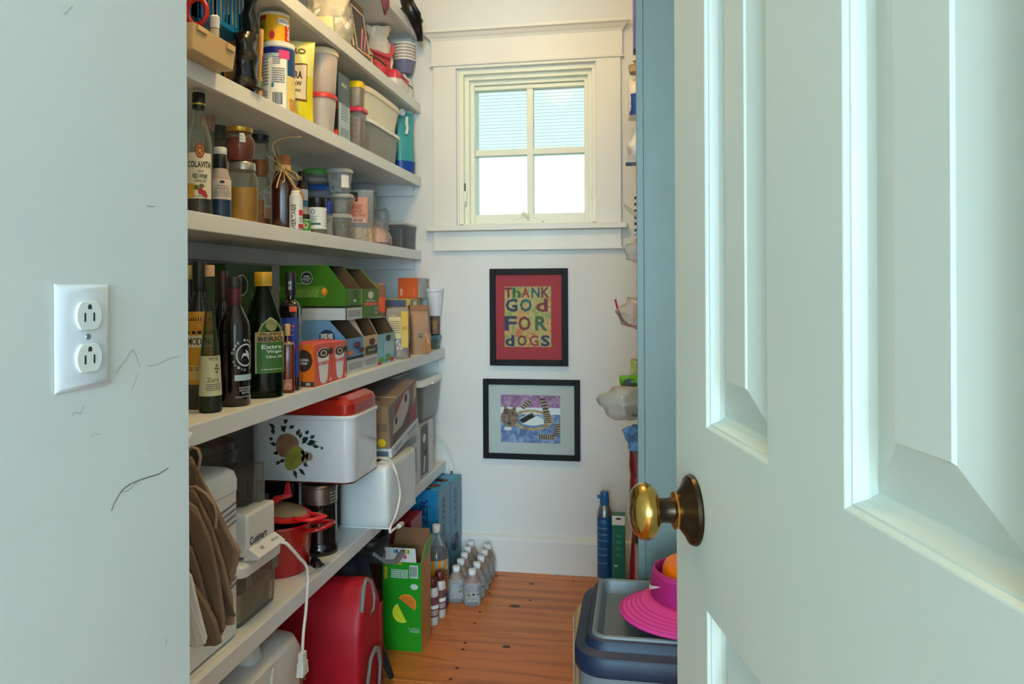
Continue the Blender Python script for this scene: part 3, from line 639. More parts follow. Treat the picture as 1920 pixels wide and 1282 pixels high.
# white and blue drink mix can, yellow can on top of it
x, y, z0, r, h = spot('B', 522, .052, 59, 85)
t = lathe_thing('drink_can', 'large pale blue and white mix can under the yellow can', 'can', x, y, z0); pr = [(r * .97, 0), (r, .003), (r, h - .012), (r, h)]
MB().lathe([(r * .97, 0), (r, .003), (r, h - .013)], 40).build('can_wall', mat('can_paleblue', (186, 206, 220), .35), t, smooth=50)
cap(t, r * 1.025, h - .014, h, mat('can_lid_white', (235, 236, 235), .35), 'lid')
W_ = [(r, 0), (r, h)]
for nm, a0, a1, z0_, z1_, c in (('white_panel', -75, 28, .004, h - .045, (208, 216, 224)), ('blue_band', -89, 60, h - .032, h - .016, (28, 40, 132)), ('blue_panel', 33, 89, h * .52, h - .016, (24, 66, 128)), ('yellow_panel', 30, 89, .005, h * .52, (238, 220, 132)), ('magenta_wedge', 2, 40, h - .046, h - .024, (226, 64, 140)), ('food_picture', 40, 86, .004, h * .2, (206, 150, 70)), ('yellow_flash', -62, -40, .003, .013, (230, 226, 20))):
    label_patch(t, W_, z0_, z1_, a0, a1, mat(nm, c, .4), nm, .0006 if nm not in ('magenta_wedge', 'food_picture', 'yellow_flash') else .0012)
ds = bpy.data.objects[t.children[2].name]
ink = mat('print_slate', (88, 100, 124), .5)
print_on(t, W_, [('lines', ink, -66, h * .36, -36, h * .76, 9), ('lines', ink, -22, h * .4, 22, h * .62, 7), ('lines', ink, -20, h * .66, 6, h * .78, 4), ('bars', ink, -20, h * .10, 14, h * .27, 18), ('lines', ink, -64, h * .18, -38, h * .3, 4), ('disc', mat('print_teal', (40, 140, 190), .5), -20, h * .37, 5, .006)], .0016)
zz = z0 + h + .0006
x2, y2, _, r2, h2 = spot('B', 515, .06, 53, 17, zz); h2 = min(h2, 1.849 - zz)
t = lathe_thing('snack_can', 'yellow and orange cardboard can standing on the pale blue can', 'can', x2, y2, zz); W2 = [(r2, 0), (r2, h2)]
MB().lathe([(r2, 0), (r2, h2 - .008)], 40).build('can_wall', mat('can_yellow', (236, 178, 10), .4), t, smooth=50); cap(t, r2 * 1.03, h2 - .009, h2, mat('can_lid_cream', (232, 222, 200), .4), 'lid')
for nm, a0, a1, z0_, z1_, c in (('red_panel', 42, 82, .0, h2 - .03, (206, 44, 34)), ('red_stripe', -85, -34, h2 - .022, h2 - .010, (190, 44, 20)), ('olive_panel', -85, -34, h2 * .25, h2 - .024, (196, 168, 20)), ('white_flash', 14, 62, h2 - .033, h2 - .016, (232, 238, 240))): label_patch(t, W2, z0_, z1_, a0, a1, mat(nm, c, .4), nm, .0012 if nm == 'white_flash' else .0006)
print_on(t, W2, [('lines', mat('print_olive', (110, 80, 10), .5), -80, h2 * .42, -38, h2 * .8, 9), ('text', mat('print_cream', (246, 230, 220), .5), 'SNACK', 62, h2 * .40, h2 * .6, 19, 1.5, 90), ('disc', mat('print_red', (190, 40, 40), .5), -10, h2 * .18, 10, .011), ('bars', WHITE, -60, h2 * .03, -40, h2 * .2, 8), ('lines', mat('print_blue', (30, 60, 140), .5), 18, h2 - .029, 58, h2 - .02, 2)], .0018)
# yellow sugar bag
x, y, z0, r, h = spot('B', 571, .035, 52, 80)
t = thing('sugar_bag', 'yellow pillow bag of raw sugar beside the pale blue can', 'bag', (x - .02, y, zb), to_cam(x, y))
ym = mat('bag_yellow', (232, 220, 40), .3, bump=.25, bscale=40); W = r * 1.05; 
q = MB()
def bagf(off):
    def f(u, v):
        k = (max(0, math.sin(math.pi * min(1, .06 + v * .94))) ** .55); e = max(0, 1 - abs(u) ** 3)
        return (off + .030 * k * e + .004 * math.sin(9 * v + 4 * u), u * W * (1 - .08 * math.sin(math.pi * v)) + .007 * v, .004 + v * h)
    return f
def bagb(u, v): p = bagf(0)(u, v); return (-p[0] * .8, p[1], p[2])
nu, nv = 12, 18
q.sheet(bagf(0), -1, 0, 1, 1, nu, nv); q.sheet(bagb, 1, 0, -1, 1, nu, nv); q.build('bag_film', ym, t, smooth=50)
py_ = mat('pale_yellow_film', (236, 232, 150), .4); q = MB(); q.sheet(bagf(.0012), -.97, .55, .97, 1, 10, 10); q.build('upper_panel', py_, t, smooth=50)
q = MB(); q.sheet(bagf(.0020), -.80, .25, .58, .70, 10, 8); pn = q.build('brown_border', mat('print_brown', (120, 60, 34), .5), t, smooth=50)
MB().sheet(bagf(.0026), -.74, .27, .52, .68, 10, 8).build('label_panel', mat('bag_label', (226, 214, 180), .5), t, smooth=50)
fb = bagf(.0034); brn = mat('print_darkbrown', (60, 34, 26), .5)
MB().text(fb, 'ARA', -.22, .56, .9, .095, 2).text(fb, 'RAW', -.2, .455, .8, .06, 2).text(fb, 'CANE', -.2, .37, .7, .03, 1).build('lettering', brn, t); MB().text(fb, 'RO', -.05, .855, .95, .075, 2).build('lettering', mat('print_olive2', (120, 96, 40), .5), t)
# stacked round tubs: red lidded one below, cream lidded above
milky = clear('milky_plastic', (240, 234, 228), .55, .3, (244, 236, 230)); sugar = mat('white_sugar', (238, 238, 240), .8, bump=.3, bscale=200)
x, y, z0, r, h = spot('B', 601, .06, 55, 178); y += .002
tub('food_tub', 'low round tub of white sugar with a red lid, under a taller tub', 'food tub', x, y, zb, r, r, h, milky, mat('red_lid', (206, 60, 62), .4), 2.3, .80, .012, .004, .4, sugar)
zz = zb + h + .0006; x, y, z0, r, h = spot('B', 603, .06, 57, 95, zz); y += .002
tub('food_tub', 'tall empty milky tub with a cream lid on the red lidded tub', 'food tub', x, y, zz, r, r, h, clear('milky_warm', (236, 222, 208), .62, .3, (246, 232, 220)), mat('cream_lid', (238, 220, 184), .45), 2.2, .86, .016, .003)
# tall dark carton with pale end
b = boxpx(fx - .02, 608, 633, 655, 133, zb); b = (b[0], b[1], b[2] + .008, *b[3:])
bx = Box('dry_goods_carton', 'tall narrow black carton with a slate blue end, red at its foot', 'box', b, mat('carton_black', (26, 24, 26), .4))
slate = mat('carton_slate', (74, 92, 110), .45); pale = mat('carton_pale', (176, 200, 216), .45)
bx.pr('+x', [('panel', slate, 0, .55, 1, 1), ('panel', pale, 0, 0, 1, .55), ('lines', GREYP, .25, .3, .8, .8, 12), ('text', WHITE, 'MIX', .5, .84, .5, .06), ('lines', GREYP, .1, .06, .9, .2, 5)])
bx.pr('-y', [('panel', mat('carton_red', (196, 50, 34), .45), .1, .02, 1, .14), ('panel', mat('carton_ember', (110, 40, 26), .5), .3, .45, 1, .58), ('lines', mat('print_ember', (230, 150, 90), .5), .2, .05, .95, .11, 2)])
# two small stacked tubs with yellow and red lids
oat = mat('oat_flakes', (206, 172, 132), .8, bump=.5, bscale=150, var=.25); clr = clear('clear_plastic', (236, 238, 236), .16, .12)
x, y, z0, r, h = spot('B', 671, .045, 42, 205); r *= .73; y -= .015
tub('food_tub', 'small square tub of pink brown flakes with a rose red lid', 'food tub', x, y, zb, r, r, h, clr, mat('rose_lid', (214, 56, 84), .4), 5, .82, .012, .007, .8, mat('pink_flakes', (190, 138, 118), .8, var=.35, scale=60, bump=.4))
zz = zb + h + .0006; _, _, z0, r, h = spot('B', 669, .045, 34, 156, zz); r *= .86
tub('storage_jar', 'slim tan filled jar with a bright yellow lid on the rose lidded tub', 'jar', x, y, zz, r, r, h, clr, mat('yellow_lid', (244, 206, 0), .4), 3, .9, .017, .001, .96, oat)
# big cream tub over a clear tub
b = boxpx(fx - .02, 640, 688, 752, 232, zb)
a_, b_ = .085, (b[3] - b[2]) / 2
zt2 = at_x(720, 236, fx - .02).z
clr2 = clear('cloudy_plastic', (236, 240, 236), .42, .2, (240, 244, 240))
t = tub('food_tub', 'wide clear tub with white lid holding coloured packets, under the cream tub', 'food tub', fx - .02 - a_, (b[2] + b[3]) / 2, zb, a_, b_, zt2 - zb, clear('cloudy_plastic2', (240, 244, 240), .2, .15, (240, 244, 240)), mat('white_lid', (236, 236, 228), .4), 7, .9, .014, .005)
for k, (c, s_) in enumerate((((226, 96, 86), -.5), ((240, 224, 130), .0), ((200, 206, 196), .5))):
    pk = thing('packet', ['red foil packet inside the wide clear tub', 'yellow packet inside the wide clear tub', 'pale grey packet inside the wide clear tub'][k], 'packet', (fx - .02 - a_ * .45, (b[2] + b[3]) / 2 + b_ * s_, zb + .004))
    MB().box(-.02, -.018, 0, .02, .018, .06).build('sleeve', mat('packet%d' % k, c, .5), pk, bev=.002); MB().sheet(lambda u, v: (.0206, u, v), -.012, .02, .012, .04).build('printed_panel', WHITE, pk)
zz = zt2 + .0006; ztop = at_x(700, 166, fx - .02).z; a2, b2 = .09, b_ * 1.08
tub('food_tub', 'big cream rectangular tub with a cream lid, near the window end', 'food tub', fx - .016 - a2, (b[2] + b[3]) / 2, zz, a2, b2, ztop - zz, mat('cream_plastic', (232, 224, 196), .4), mat('cream_lid2', (238, 226, 200), .4), 5, .88, .02, .004)
# teal detergent pouch with a white clip, at the wall
x, y, z0, r, h = spot('B', 757, .03, 30, 205)
t = thing('detergent_pouch', 'teal pouch with a blue foot and white clip, at the window wall', 'pouch', (x - .01, y + .042, zb), R(-40))
bag_mesh(.026, .040, h, 12, .004, 'flat', 2.4).build('pouch_film', mat('teal_film', (60, 160, 168), .3, bump=.3), t, smooth=50)
MB().tube([(.028, -.01, h * .62), (.028, -.004, h * .72), (.024, -.006, h * .80), (.018, .0, h * .9)], .006, 8).build('white_clip', WHITE, t, smooth=50)
MB().loft([(.0, .024, .042, 2.4), (h * .2, .028, .043, 2.4)], 24, cap1=False).build('blue_foot', mat('print_cobalt', (20, 70, 160), .4), t, smooth=50)
q = MB(); q.disc(lambda u, v: (.016, u - .02, v), 0, h * .97, .014, .014); q.build('round_emblem', WHITE, t)

# ================================================================== shelf A: bags and boxes under the ceiling lamp
za = SH['A']; fa = XF['A']
film = clear('clear_film', (246, 244, 236), .30, .12, (240, 236, 226), 1, 30)
x, y, z0, r, h = spot('A', 618, .085, 92, -30)
t = thing('plastic_bag', 'big clear bag of white picnic ware with pale yellow wrapper, second shelf', 'bag', (x, y, za + .008), to_cam(x, y))
bag_mesh(.060, r * .88, .19, 21, .018, 'pinch', 2.6, 22, pinch=.8, rings=20, seg=40).build('bag_film', film, t, smooth=24)
bag_mesh(.050, r * .80, .16, 22, .016, 'pillow', 3, 26, rings=18, seg=40).build('bag_contents', mat('paper_white', (236, 230, 214), .6, bump=.4, bscale=30), t, smooth=50)
f = lambda u, v: (.070 - u * u * 8, u, v); MB().sheet(f, -.055, .012, .01, .075, 6, 1).build('wrapper_label', mat('pale_yellow_paper', (236, 226, 170), .5), t); MB().disc(lambda u, v: (.0716 - u * u * 8, u, v), -.005, .032, .011).build('blue_emblem', mat('print_violet', (96, 104, 170), .5), t)
# dark carton tilted back
b = boxpx(fa - .02, 640, 662, 694, 26, za)
bx = Box('paper_plate_box', 'dark brown carton with a white rimmed panel, tilted back beside the clear bag', 'box', (b[1] - .055, b[1], b[2] + .035, b[3] + .01, za + .010, za + .20), mat('carton_umber', (92, 74, 62), .5), rot=(0, R(-9), R(0)))
bx.pr('+x', [('panel', mat('rim_white', (226, 214, 196), .5), .06, .06, .94, .86), ('panel', mat('carton_umber2', (66, 58, 54), .5), .12, .09, .88, .83), ('poly', mat('print_pink', (226, 130, 140), .5), [(.3, .1), (.4, .1), (.75, .55), (.65, .58)]), ('poly', mat('print_pink', (226, 130, 140), .5), [(.5, .1), (.58, .1), (.85, .4), (.8, .48)]), ('panel', mat('print_orange', (236, 150, 30), .5), .6, .06, .9, .12)])
bx.pr('-y', [('panel', mat('rim_white', (226, 214, 196), .5), .85, .1, .93, .9)])
# white bag with red and pink print, twisted top
x, y, z0, r, h = spot('A', 722, .095, 50, 30)
t = thing('party_bag', 'cream plastic bag with twisted top and red printed side, near the window', 'bag', (x - .022, y - .02, za + .003), to_cam(x, y))
bag_mesh(.034, r * 1.0, h, 31, .013, 'pinch', 2.6, 30, pinch=.66, rings=22, seg=36).build('bag_film', mat('cream_film', (240, 226, 204), .35, bump=.5, bscale=30), t, smooth=24)
f = lambda u, v: (.056 - abs(u) ** 1.6 * 2.2 - max(0, v - h * .5) * .25, u, v)
MB().sheet(f, -.018, .012, r * .92, h * .56, 8, 6).build('red_print', mat('print_crimson', (200, 60, 66), .45, var=.4, scale=60), t, smooth=50)
MB().tube([(.034, -r * .5, h * .62), (.060, 0, h * .55), (.044, r * .8, h * .50), (.034, r * 1.1, h * .60), (.02, r * 1.0, h * .74)], [.006, .014, .016, .014, .005], 10, flat=.5).build('pink_ribbon', mat('ribbon_pink', (226, 84, 100), .5), t, smooth=60)
MB().tube([(.056, -r * .7, h * .52), (.064, 0, h * .46), (.05, r * .7, h * .36)], .003, 8).build('dark_cord', mat('cord_dark', (86, 84, 70), .6), t, smooth=60)
# flat red packet lying on a white package
p = at_x(742, 130, fa - .035)
t = thing('napkin_pack', 'flat red and white pack of napkins lying at the shelf edge', 'pack', (fa - .028, p.y, za)); r = .075
MB().loft([(0, .022, r * .9, 5), (.02, .026, r * .96, 5), (.038, .024, r * .9, 5)], 32, nz=.003, ns=22, seed=3).build('pack_film', mat('white_film', (228, 220, 216), .35, bump=.4), t, smooth=50)
MB().loft([(.034, .024, r * .92, 5), (.05, .027, r, 5), (.064, .018, r * .9, 5)], 32, nz=.004, ns=20, seed=5).build('red_wrapper', mat('wrapper_red', (204, 56, 76), .4, var=.15), t, smooth=50)
MB().disc(lambda u, v: (.030, u, v + .054), 0, 0, .03, .007).build('white_emblem', WHITE, t)
# stack of grey bowls
x, y, z0, r, h = spot('A', 752, .072, 42, 84); y = YB - .062; x = fa - .052; 
zbw = at_x(769, 150, fa - .05).z + .002
for k in range(6):
    g_ = thing('bowl', ('%s grey and white banded bowl of the nested stack at the window wall' % ['', 'second', 'third', 'fourth', 'fifth', 'topmost'][k]) if k else 'lowest blue grey bowl of the nested stack at the window wall', 'bowl', (x, y, zbw + k * .0125), 0, 'nested bowls near the window' if k else None)
    MB().lathe([(r * .66, 0), (r * .7, .002), (r * .96, .05), (r, .055), (r * .93, .053), (r * .64, .006)], 32).build('bowl_wall', mat('bowl_grey' if k else 'bowl_blue', (176, 166, 160) if k else (110, 116, 150), .45), g_, smooth=40)
    MB().lathe([(r * 1.0, .050), (r * 1.01, .053), (r * 1.0, .056), (r * .97, .056)], 32, cap0=False, cap1=False).build('rim_band', mat('bowl_rim', (228, 224, 218), .4), g_, smooth=40)
# white drawstring bag
x, y, z0, r, h = spot('A', 769, .02, 44, 148); y = min(y, YB - .062); x = fa - .05
t = thing('drawstring_bag', 'soft white bag with a dark drawstring at the shelf end', 'bag', (x - .005, y, za), to_cam(x, y))
MB().loft([(0, .04, r * .8, 2.2), (.01, .05, r * .95, 2.2), (h * .6, .05, r * .92, 2.2), (h * .9, .046, r * .85, 2.2), (h, .03, r * .7, 2)], 28, nz=.007, ns=20, seed=9).build('bag_cloth', mat('white_cloth', (236, 232, 224), .7, bump=.3), t, smooth=60)
MB().tube([(.04, -r * .8, h * .68), (.054, -r * .3, h * .70), (.054, r * .4, h * .64), (.04, r * .85, h * .50), (.04, r * .88, h * .42)], .0022, 6).build('drawstring', mat('cord_black', (34, 34, 36), .6), t, smooth=60)

# ================================================================== topmost shelf
zt3 = SH['T']; ft = XF['T']
p = at_x(776, 40, ft + .03)
t = thing('umbrella', 'furled black umbrella hanging over the end of the topmost shelf', 'umbrella', (p.x, p.y, zt3 - .0))
pts = []
for (px, py, X, rr) in ((757, -10, ft - .02, .022), (765, 8, ft + .012, .026), (776, 30, ft + .03, .026), (783, 52, ft + .03, .02), (787, 68, ft + .03, .014), (787.5, 78, ft + .03, .011)):
    a = at_x(px, py, X); pts.append((a - Vector(t.location), rr))
MB().tube([a for a, _ in pts], [r for _, r in pts], 10).build('furled_cloth', mat('umbrella_black', (16, 16, 18), .3, var=.2, bump=.3), t, smooth=60)
MB().tube([pts[1][0] + Vector((.02, -.012, .0)), pts[2][0] + Vector((.026, -.02, 0)), pts[4][0] + Vector((.012, -.014, 0))], [.007, .008, .004], 8).build('cloth_fold', mat('umbrella_black', (16, 16, 18), .3), t, smooth=60)
p = at_x(775, -2, ft - .06)
t = thing('cloth_bag', 'folded black bag with a pale cord on the topmost shelf', 'bag', (p.x, p.y - .03, zt3))
MB().loft([(0, .075, .075, 3), (.05, .085, .09, 3), (.10, .07, .07, 3), (.13, .03, .03, 2)], 24, nz=.012, ns=14, seed=2).build('bag_cloth', mat('bag_black', (20, 20, 24), .55, bump=.3), t, smooth=60)
MB().tube([(.085, -.06, .03), (.095, -.03, .012), (.1, .0, .0), (.098, .04, .02), (.085, .05, .06)], .004, 8).build('pale_cord', mat('cord_pale', (150, 166, 196), .6), t, smooth=60)
p = at_x(715, 8, ft + .002)
t = thing('cloth_strap', 'pink and black woven strap looped over the topmost shelf edge', 'strap', (ft, p.y, zt3))
zlo = at_x(715, 21, ft + .004).z - zt3
w_ = .031
MB().tube([(-.06, -w_, .018), (-.01, -w_, .019), (.012, -w_, -.01), (.015, -w_ * .8, zlo * .6), (.015, 0, zlo), (.015, w_ * .8, zlo * .6), (.012, w_, -.01), (-.01, w_, .019), (-.06, w_, .018)], .015, 8, flat=.35).build('strap_band', mat('strap_pattern', (120, 62, 84), .7, var=.85, scale=40), t, smooth=60)
# ================================================================== shelf C: vinegars, honey, spices
zc = SH['C']; fc = XF['C']
gl_clear = clear('bottle_glass', (240, 242, 238), .05, .05, (214, 218, 212))
gl_jar = clear('jar_glass', (250, 250, 244), .02, .05, (224, 224, 216))
dark_gl = mat('dark_glass', (18, 20, 18), .08, var=.1, coat=.3); blackcap = mat('black_cap', (24, 24, 26), .35)
cream = mat('label_cream', (226, 220, 196), .55)
def bottle(name, label, sh, px, d, wpx, ytop, shape, gm, capm=None, capz=(.9, 1.0), capr=.42, liq=None, a=0, cname='cap', z0=None, group=None, gname='glass_body'):
    x, y, z, r, h = spot(sh, px, d, wpx, ytop, z0)
    t = lathe_thing(name, label, 'bottle', x, y, z, group, a); pr = prof_of(r, h, shape)
    MB().lathe(pr, 36).build(gname, gm, t, smooth=50)
    if liq:
        k, m = liq; zl = h * k; L = [(max(q * .93 - .0006, .001), zz * 1.0 + (.003 if i == 0 else 0)) for i, (q, zz) in enumerate(pr) if zz < zl]
        rr = wrap(pr, 0)(0, zl)[0] * .93; L.append((rr, zl)); MB().lathe(L, 30).build('liquid', m, t, smooth=50)
    if capm: cap(t, r * capr, h * capz[0] - .001, h * capz[1], capm, cname)
    return t, pr, r, h
# tall red wine vinegar at the doorway
t, pr, r, h = bottle('vinegar_bottle', 'tall clear vinegar bottle with black cap and grape label, by the doorway', 'C', 373, .045, 46, 175,
                     [(.9, 0), (1, .012), (1, .56), (.95, .63), (.66, .73), (.48, .79), (.44, .88), (.46, .90)], gl_clear, blackcap, (.87, 1), .50, (.16, mat('vinegar_dark', (40, 16, 18), .1)))
lb = label_patch(t, pr, h * .13, h * .50, -60, 62, cream); gold = mat('label_gold', (206, 160, 60), .5); seal = mat('seal_red', (150, 40, 24), .5); grape = mat('grape_red', (170, 40, 44), .5); leafm = mat('grape_leaf', (90, 110, 50), .5)
print_on(lb, pr, [('sheet', gold, -60, h * .135, -20, h * .25), ('text', BLACKP, 'COLAVITA', 2, h * .405, 108, h * .052, 1.4), ('text', GREYP, 'Aged', 5, h * .35, 26, h * .026, 1), ('text', BLACKP, 'RED WINE', 4, h * .31, 62, h * .036, 1), ('text', GREYP, 'VINEGAR', 6, h * .272, 50, h * .024, 1),
                  ('disc', seal, 4, h * .515, 19, h * .062, 20), ('disc', grape, 6, h * .19, 11, h * .030, 12), ('disc', grape, 20, h * .172, 12, h * .026, 12), ('disc', grape, 28, h * .155, 9, h * .022, 12), ('disc', leafm, -12, h * .218, 12, h * .022, 8), ('disc', leafm, 10, h * .232, 12, h * .018, 8), ('lines', GREYP, -30, h * .138, 40, h * .155, 1)])
print_on(lb, pr, [('ring', gold, 4, h * .515, 14, h * .045, 3), ('disc', gold, 4, h * .515, 6, h * .02, 12)], .0017)
MB().lathe([(r * .46, h * .895), (r * .505, h * .9), (r * .505, h * .912), (r * .46, h * .917)], 30, cap0=False, cap1=False).build('gold_cap_band', mat('cap_gold', (206, 186, 60), .3, .6), t, smooth=40)
# behind it: pink corked bottle, thin gold necked one, black lidded jar
t, pr, r, h = bottle('corked_bottle', 'pale bottle stoppered with a pinkish cork, behind the vinegar bottle', 'C', 393, .14, 27, 205, [(.95, 0), (1, .01), (1, .5), (.7, .62), (.62, .68), (.62, .88)], clear('grey_bottle', (206, 206, 194), .4, .15, (170, 172, 160)), mat('pink_cork', (178, 140, 128), .7), (.86, 1), .72, cname='cork')
t, pr, r, h = bottle('oil_cruet', 'slim bottle with a thin gold neck ring behind the vinegar bottle', 'C', 380, .115, 17, 212, P_SLIM, gl_clear, mat('cap_brass', (190, 156, 80), .35, .6), (.88, .97), .5)
t, pr, r, h = bottle('spread_jar', 'squat jar with black lid and white label behind the red preserve jar', 'C', 411, .15, 34, 237, P_JAR, clear('jar_smoke', (180, 176, 166), .5, .2, (130, 126, 116)), mat('cap_smoke', (70, 66, 62), .4), (.86, 1), .92, gname='jar_wall'); label_patch(t, pr, h * .4, h * .78, -80, 80, cream)
# small dressing bottle with blue foot
t, pr, r, h = bottle('dressing_bottle', 'small black capped bottle with pale label and dark blue foot', 'C', 413, .035, 39, 277, [(.9, 0), (1, .015), (1, .50), (.94, .56), (.66, .68), (.6, .72)], mat('pale_mauve_glass', (176, 160, 152), .2), blackcap, (.70, .90), .64)
cap(t, r * .62, h * .90, h, mat('clear_cap', (206, 206, 204), .25), 'over_cap')
MB().lathe([(r * .92, .0), (r * 1.01, h * .014), (r * 1.01, h * .255), (r * .99, h * .258)], 36).build('blue_foot', mat('foot_navy', (30, 54, 84), .35), t, smooth=40)
lb = label_patch(t, pr, h * .26, h * .54, -75, 75, mat('label_pinkwhite', (216, 200, 186), .55)); print_on(lb, pr, [('disc', brn, 10, h * .50, 13, h * .022), ('text', brn, 'Balsamic', 10, h * .445, 50, h * .022, .6), ('text', brn, 'VINAIGRETTE', 8, h * .405, 74, h * .024, .6), ('lines', GREYP, -50, h * .29, 60, h * .38, 5)])
# mason jar of yellow spread, red preserve on top
x, y, z, r, h = spot('C', 455, .045, 55, 306)
t = lathe_thing('mason_jar', 'glass mason jar half full of yellow curd with a silver band lid', 'jar', x, y, z); pr = prof_of(r, h, [(.86, 0), (.95, .02), (1, .07), (1, .68), (.95, .77), (.80, .85), (.78, .88)])
MB().lathe(pr, 40).build('jar_wall', gl_jar, t, smooth=50); MB().lathe([(r * .86, h * .03), (r * .955, h * .07), (r * .955, h * .575)], 36).build('curd', mat('lemon_curd', (226, 160, 40), .4, var=.08, bump=.1), t, smooth=50)
MB().lathe([(r * .83, h * .865), (r * .86, h * .87), (r * .86, h * .985), (r * .82, h), (r * .72, h), (r * .70, h * .99)], 40).build('band_lid', mat('tin_band', (176, 176, 172), .28, .9), t, smooth=40)
zz = z + h + .0006; x2, y2, _, r2, h2 = spot('C', 449, .05, 56, 240, zz)
t = lathe_thing('preserve_jar', 'round jar of red amber preserve with a gold lid, on the mason jar', 'jar', x2, y2, zz); pr = prof_of(r2, h2, [(.68, 0), (.78, .03), (.95, .25), (1, .45), (.96, .64), (.80, .76), (.76, .80), (.76, .86)])
MB().lathe(pr, 40).build('jar_wall', gl_jar, t, smooth=50); MB().lathe([(r2 * .66, h2 * .03), (r2 * .90, h2 * .25), (r2 * .95, h2 * .45), (r2 * .92, h2 * .63), (r2 * .86, h2 * .68)], 36).build('preserve', mat('red_preserve', (150, 44, 18), .18, var=.35, scale=30), t, smooth=50)
cap(t, r2 * .86, h2 * .85, h2, mat('gold_lid', (206, 166, 70), .3, .7, var=.2), 'lid'); lb = label_patch(t, pr, h2 * .52, h2 * .80, 0, 22, mat('label_bluewhite', (206, 214, 220), .5), 'price_tag', .001); print_on(lb, pr, [('bars', GREYP, 3, h2 * .6, 19, h2 * .72, 7)], .0016)
# tall bottle of orange pickle
x, y, z, r, h = spot('C', 487, .135, 40, 231)
t = lathe_thing('pickle_bottle', 'tall wavy glass bottle with black lid and orange pickle behind the mason jar', 'bottle', x, y, z); pr = prof_of(r, h, [(.95, 0), (1, .02), (1, .30), (.84, .40), (.97, .50), (.80, .58), (.86, .68), (.78, .76), (.80, .94)])
MB().lathe(pr, 36).build('glass_body', gl_jar, t, smooth=60); om = mat('orange_pickle', (190, 104, 24), .35, var=.35, scale=50, bump=.3)
MB().lathe([(r * .88, h * .02), (r * .92, h * .28), (r * .80, h * .32)], 30).build('lower_pickle', om, t, smooth=50); MB().lathe([(r * .72, h * .58), (r * .80, h * .67), (r * .72, h * .74)], 30).build('upper_pickle', om, t, smooth=50)
cap(t, r * .90, h * .935, h, blackcap, 'lid'); lb = label_patch(t, pr, h * .13, h * .42, 22, 78, mat('label_offwhite', (210, 204, 190), .5)); print_on(lb, pr, [('sheet', mat('label_peach', (206, 150, 116), .5), 26, h * .135, 76, h * .24), ('lines', GREYP, 28, h * .27, 72, h * .39, 5)])
# dark honey bottle with raffia bow and honey dipper
x, y, z, r, h = spot('C', 530, .060, 42, 292)
t = lathe_thing('honey_bottle', 'dark amber honey bottle tied with a raffia bow and wooden dipper', 'bottle', x, y, z); pr = prof_of(r, h, [(.97, 0), (1, .012), (1, .60), (.93, .68), (.62, .78), (.56, .84), (.56, .92)])
MB().loft([(z_, r_ * .95, r_ * .95, 3.2 if z_ < h * .66 else 2) for r_, z_ in pr], 36).build('glass_body', mat('honey_dark', (58, 16, 12), .1, var=.3, coat=.4), t, smooth=50)
cap(t, r * .70, h * .86, h, mat('cork_stopper', (150, 96, 58), .8, bump=.4), 'cork')
raf = mat('raffia', (206, 176, 116), .7, var=.25, scale=90); rn = random.Random(5)
MB().lathe([(r * .62, h * .78), (r * .74, h * .80), (r * .74, h * .86), (r * .62, h * .88)], 20, cap0=False, cap1=False).build('raffia_wrap', raf, t, smooth=40)
def raffia(pts, rr=.0016):
    P = [Vector(p) for p in pts]; out = []
    for i in range(len(P) - 1):
        for k in range(5):
            u = k / 5; a = P[max(i - 1, 0)]; b = P[i]; c = P[i + 1]; d = P[min(i + 2, len(P) - 1)]
            out.append(.5 * ((2 * b) + (c - a) * u + (2 * a - 5 * b + 4 * c - d) * u * u + (-a + 3 * b - 3 * c + d) * u ** 3))
    out.append(P[-1]); MB().tube(out, rr, 5, flat=.45).build('raffia_strand', raf, t, smooth=60)
k0 = Vector((r * .78, 0, h * .82)); s_ = .00137
def kk(px, py, fx_=0): return k0 + Vector((fx_, (px - 532) * s_, (322 - py) * s_ * (.84 if py < 322 else 1)))
for pts, rr in (([(532, 322), (520, 300, .004), (508, 276, .008), (512, 266, .008), (522, 272, .006), (526, 300, .004), (532, 322)], .002), ([(528, 318), (516, 286, .004), (515, 270, .01), (530, 258, .012), (548, 253, .014), (567, 252, .016)], .0014),
                ([(530, 324), (518, 340, .006), (508, 360, .012), (496, 370, .016), (484, 380, .018)], .0015), ([(531, 326), (525, 345, .004), (521, 362, .008)], .0022), ([(533, 326), (536, 344, .004), (531, 352, .008)], .0018), ([(533, 324), (548, 338, .006), (560, 346, .01), (566, 340, .008), (556, 334, .004), (536, 322)], .0026),
                ([(532, 323), (545, 328, .006), (556, 332, .01), (562, 344, .014)], .0026), ([(530, 320), (518, 308, .008), (506, 300, .01), (502, 294, .012)], .003), ([(531, 321), (516, 330, .004), (506, 336, .008), (501, 344, .012)], .0016), ([(533, 325), (540, 336, .01), (552, 350, .012), (548, 354, .014)], .0018)):
    raffia([kk(*p) for p in pts], rr)
a0, a1 = kk(536, 330, .006), kk(556, 362, .012); MB().tube([a0, a1], .0028, 8).build('dipper_stick', mat('dipper_wood', (196, 150, 104), .6), t, smooth=60)
dv = (a1 - a0).normalized(); q = MB(); P, RR = [], []
for i in range(29): P.append(a1 + dv * (.034 * i / 28)); RR.append((.0105 if i % 4 < 2 else .0072) * math.sin(math.pi * (.14 + .8 * i / 28)) ** .5)
q.tube(P, RR, 14).build('dipper_head', mat('dipper_wood', (196, 150, 104), .6), t, smooth=30)
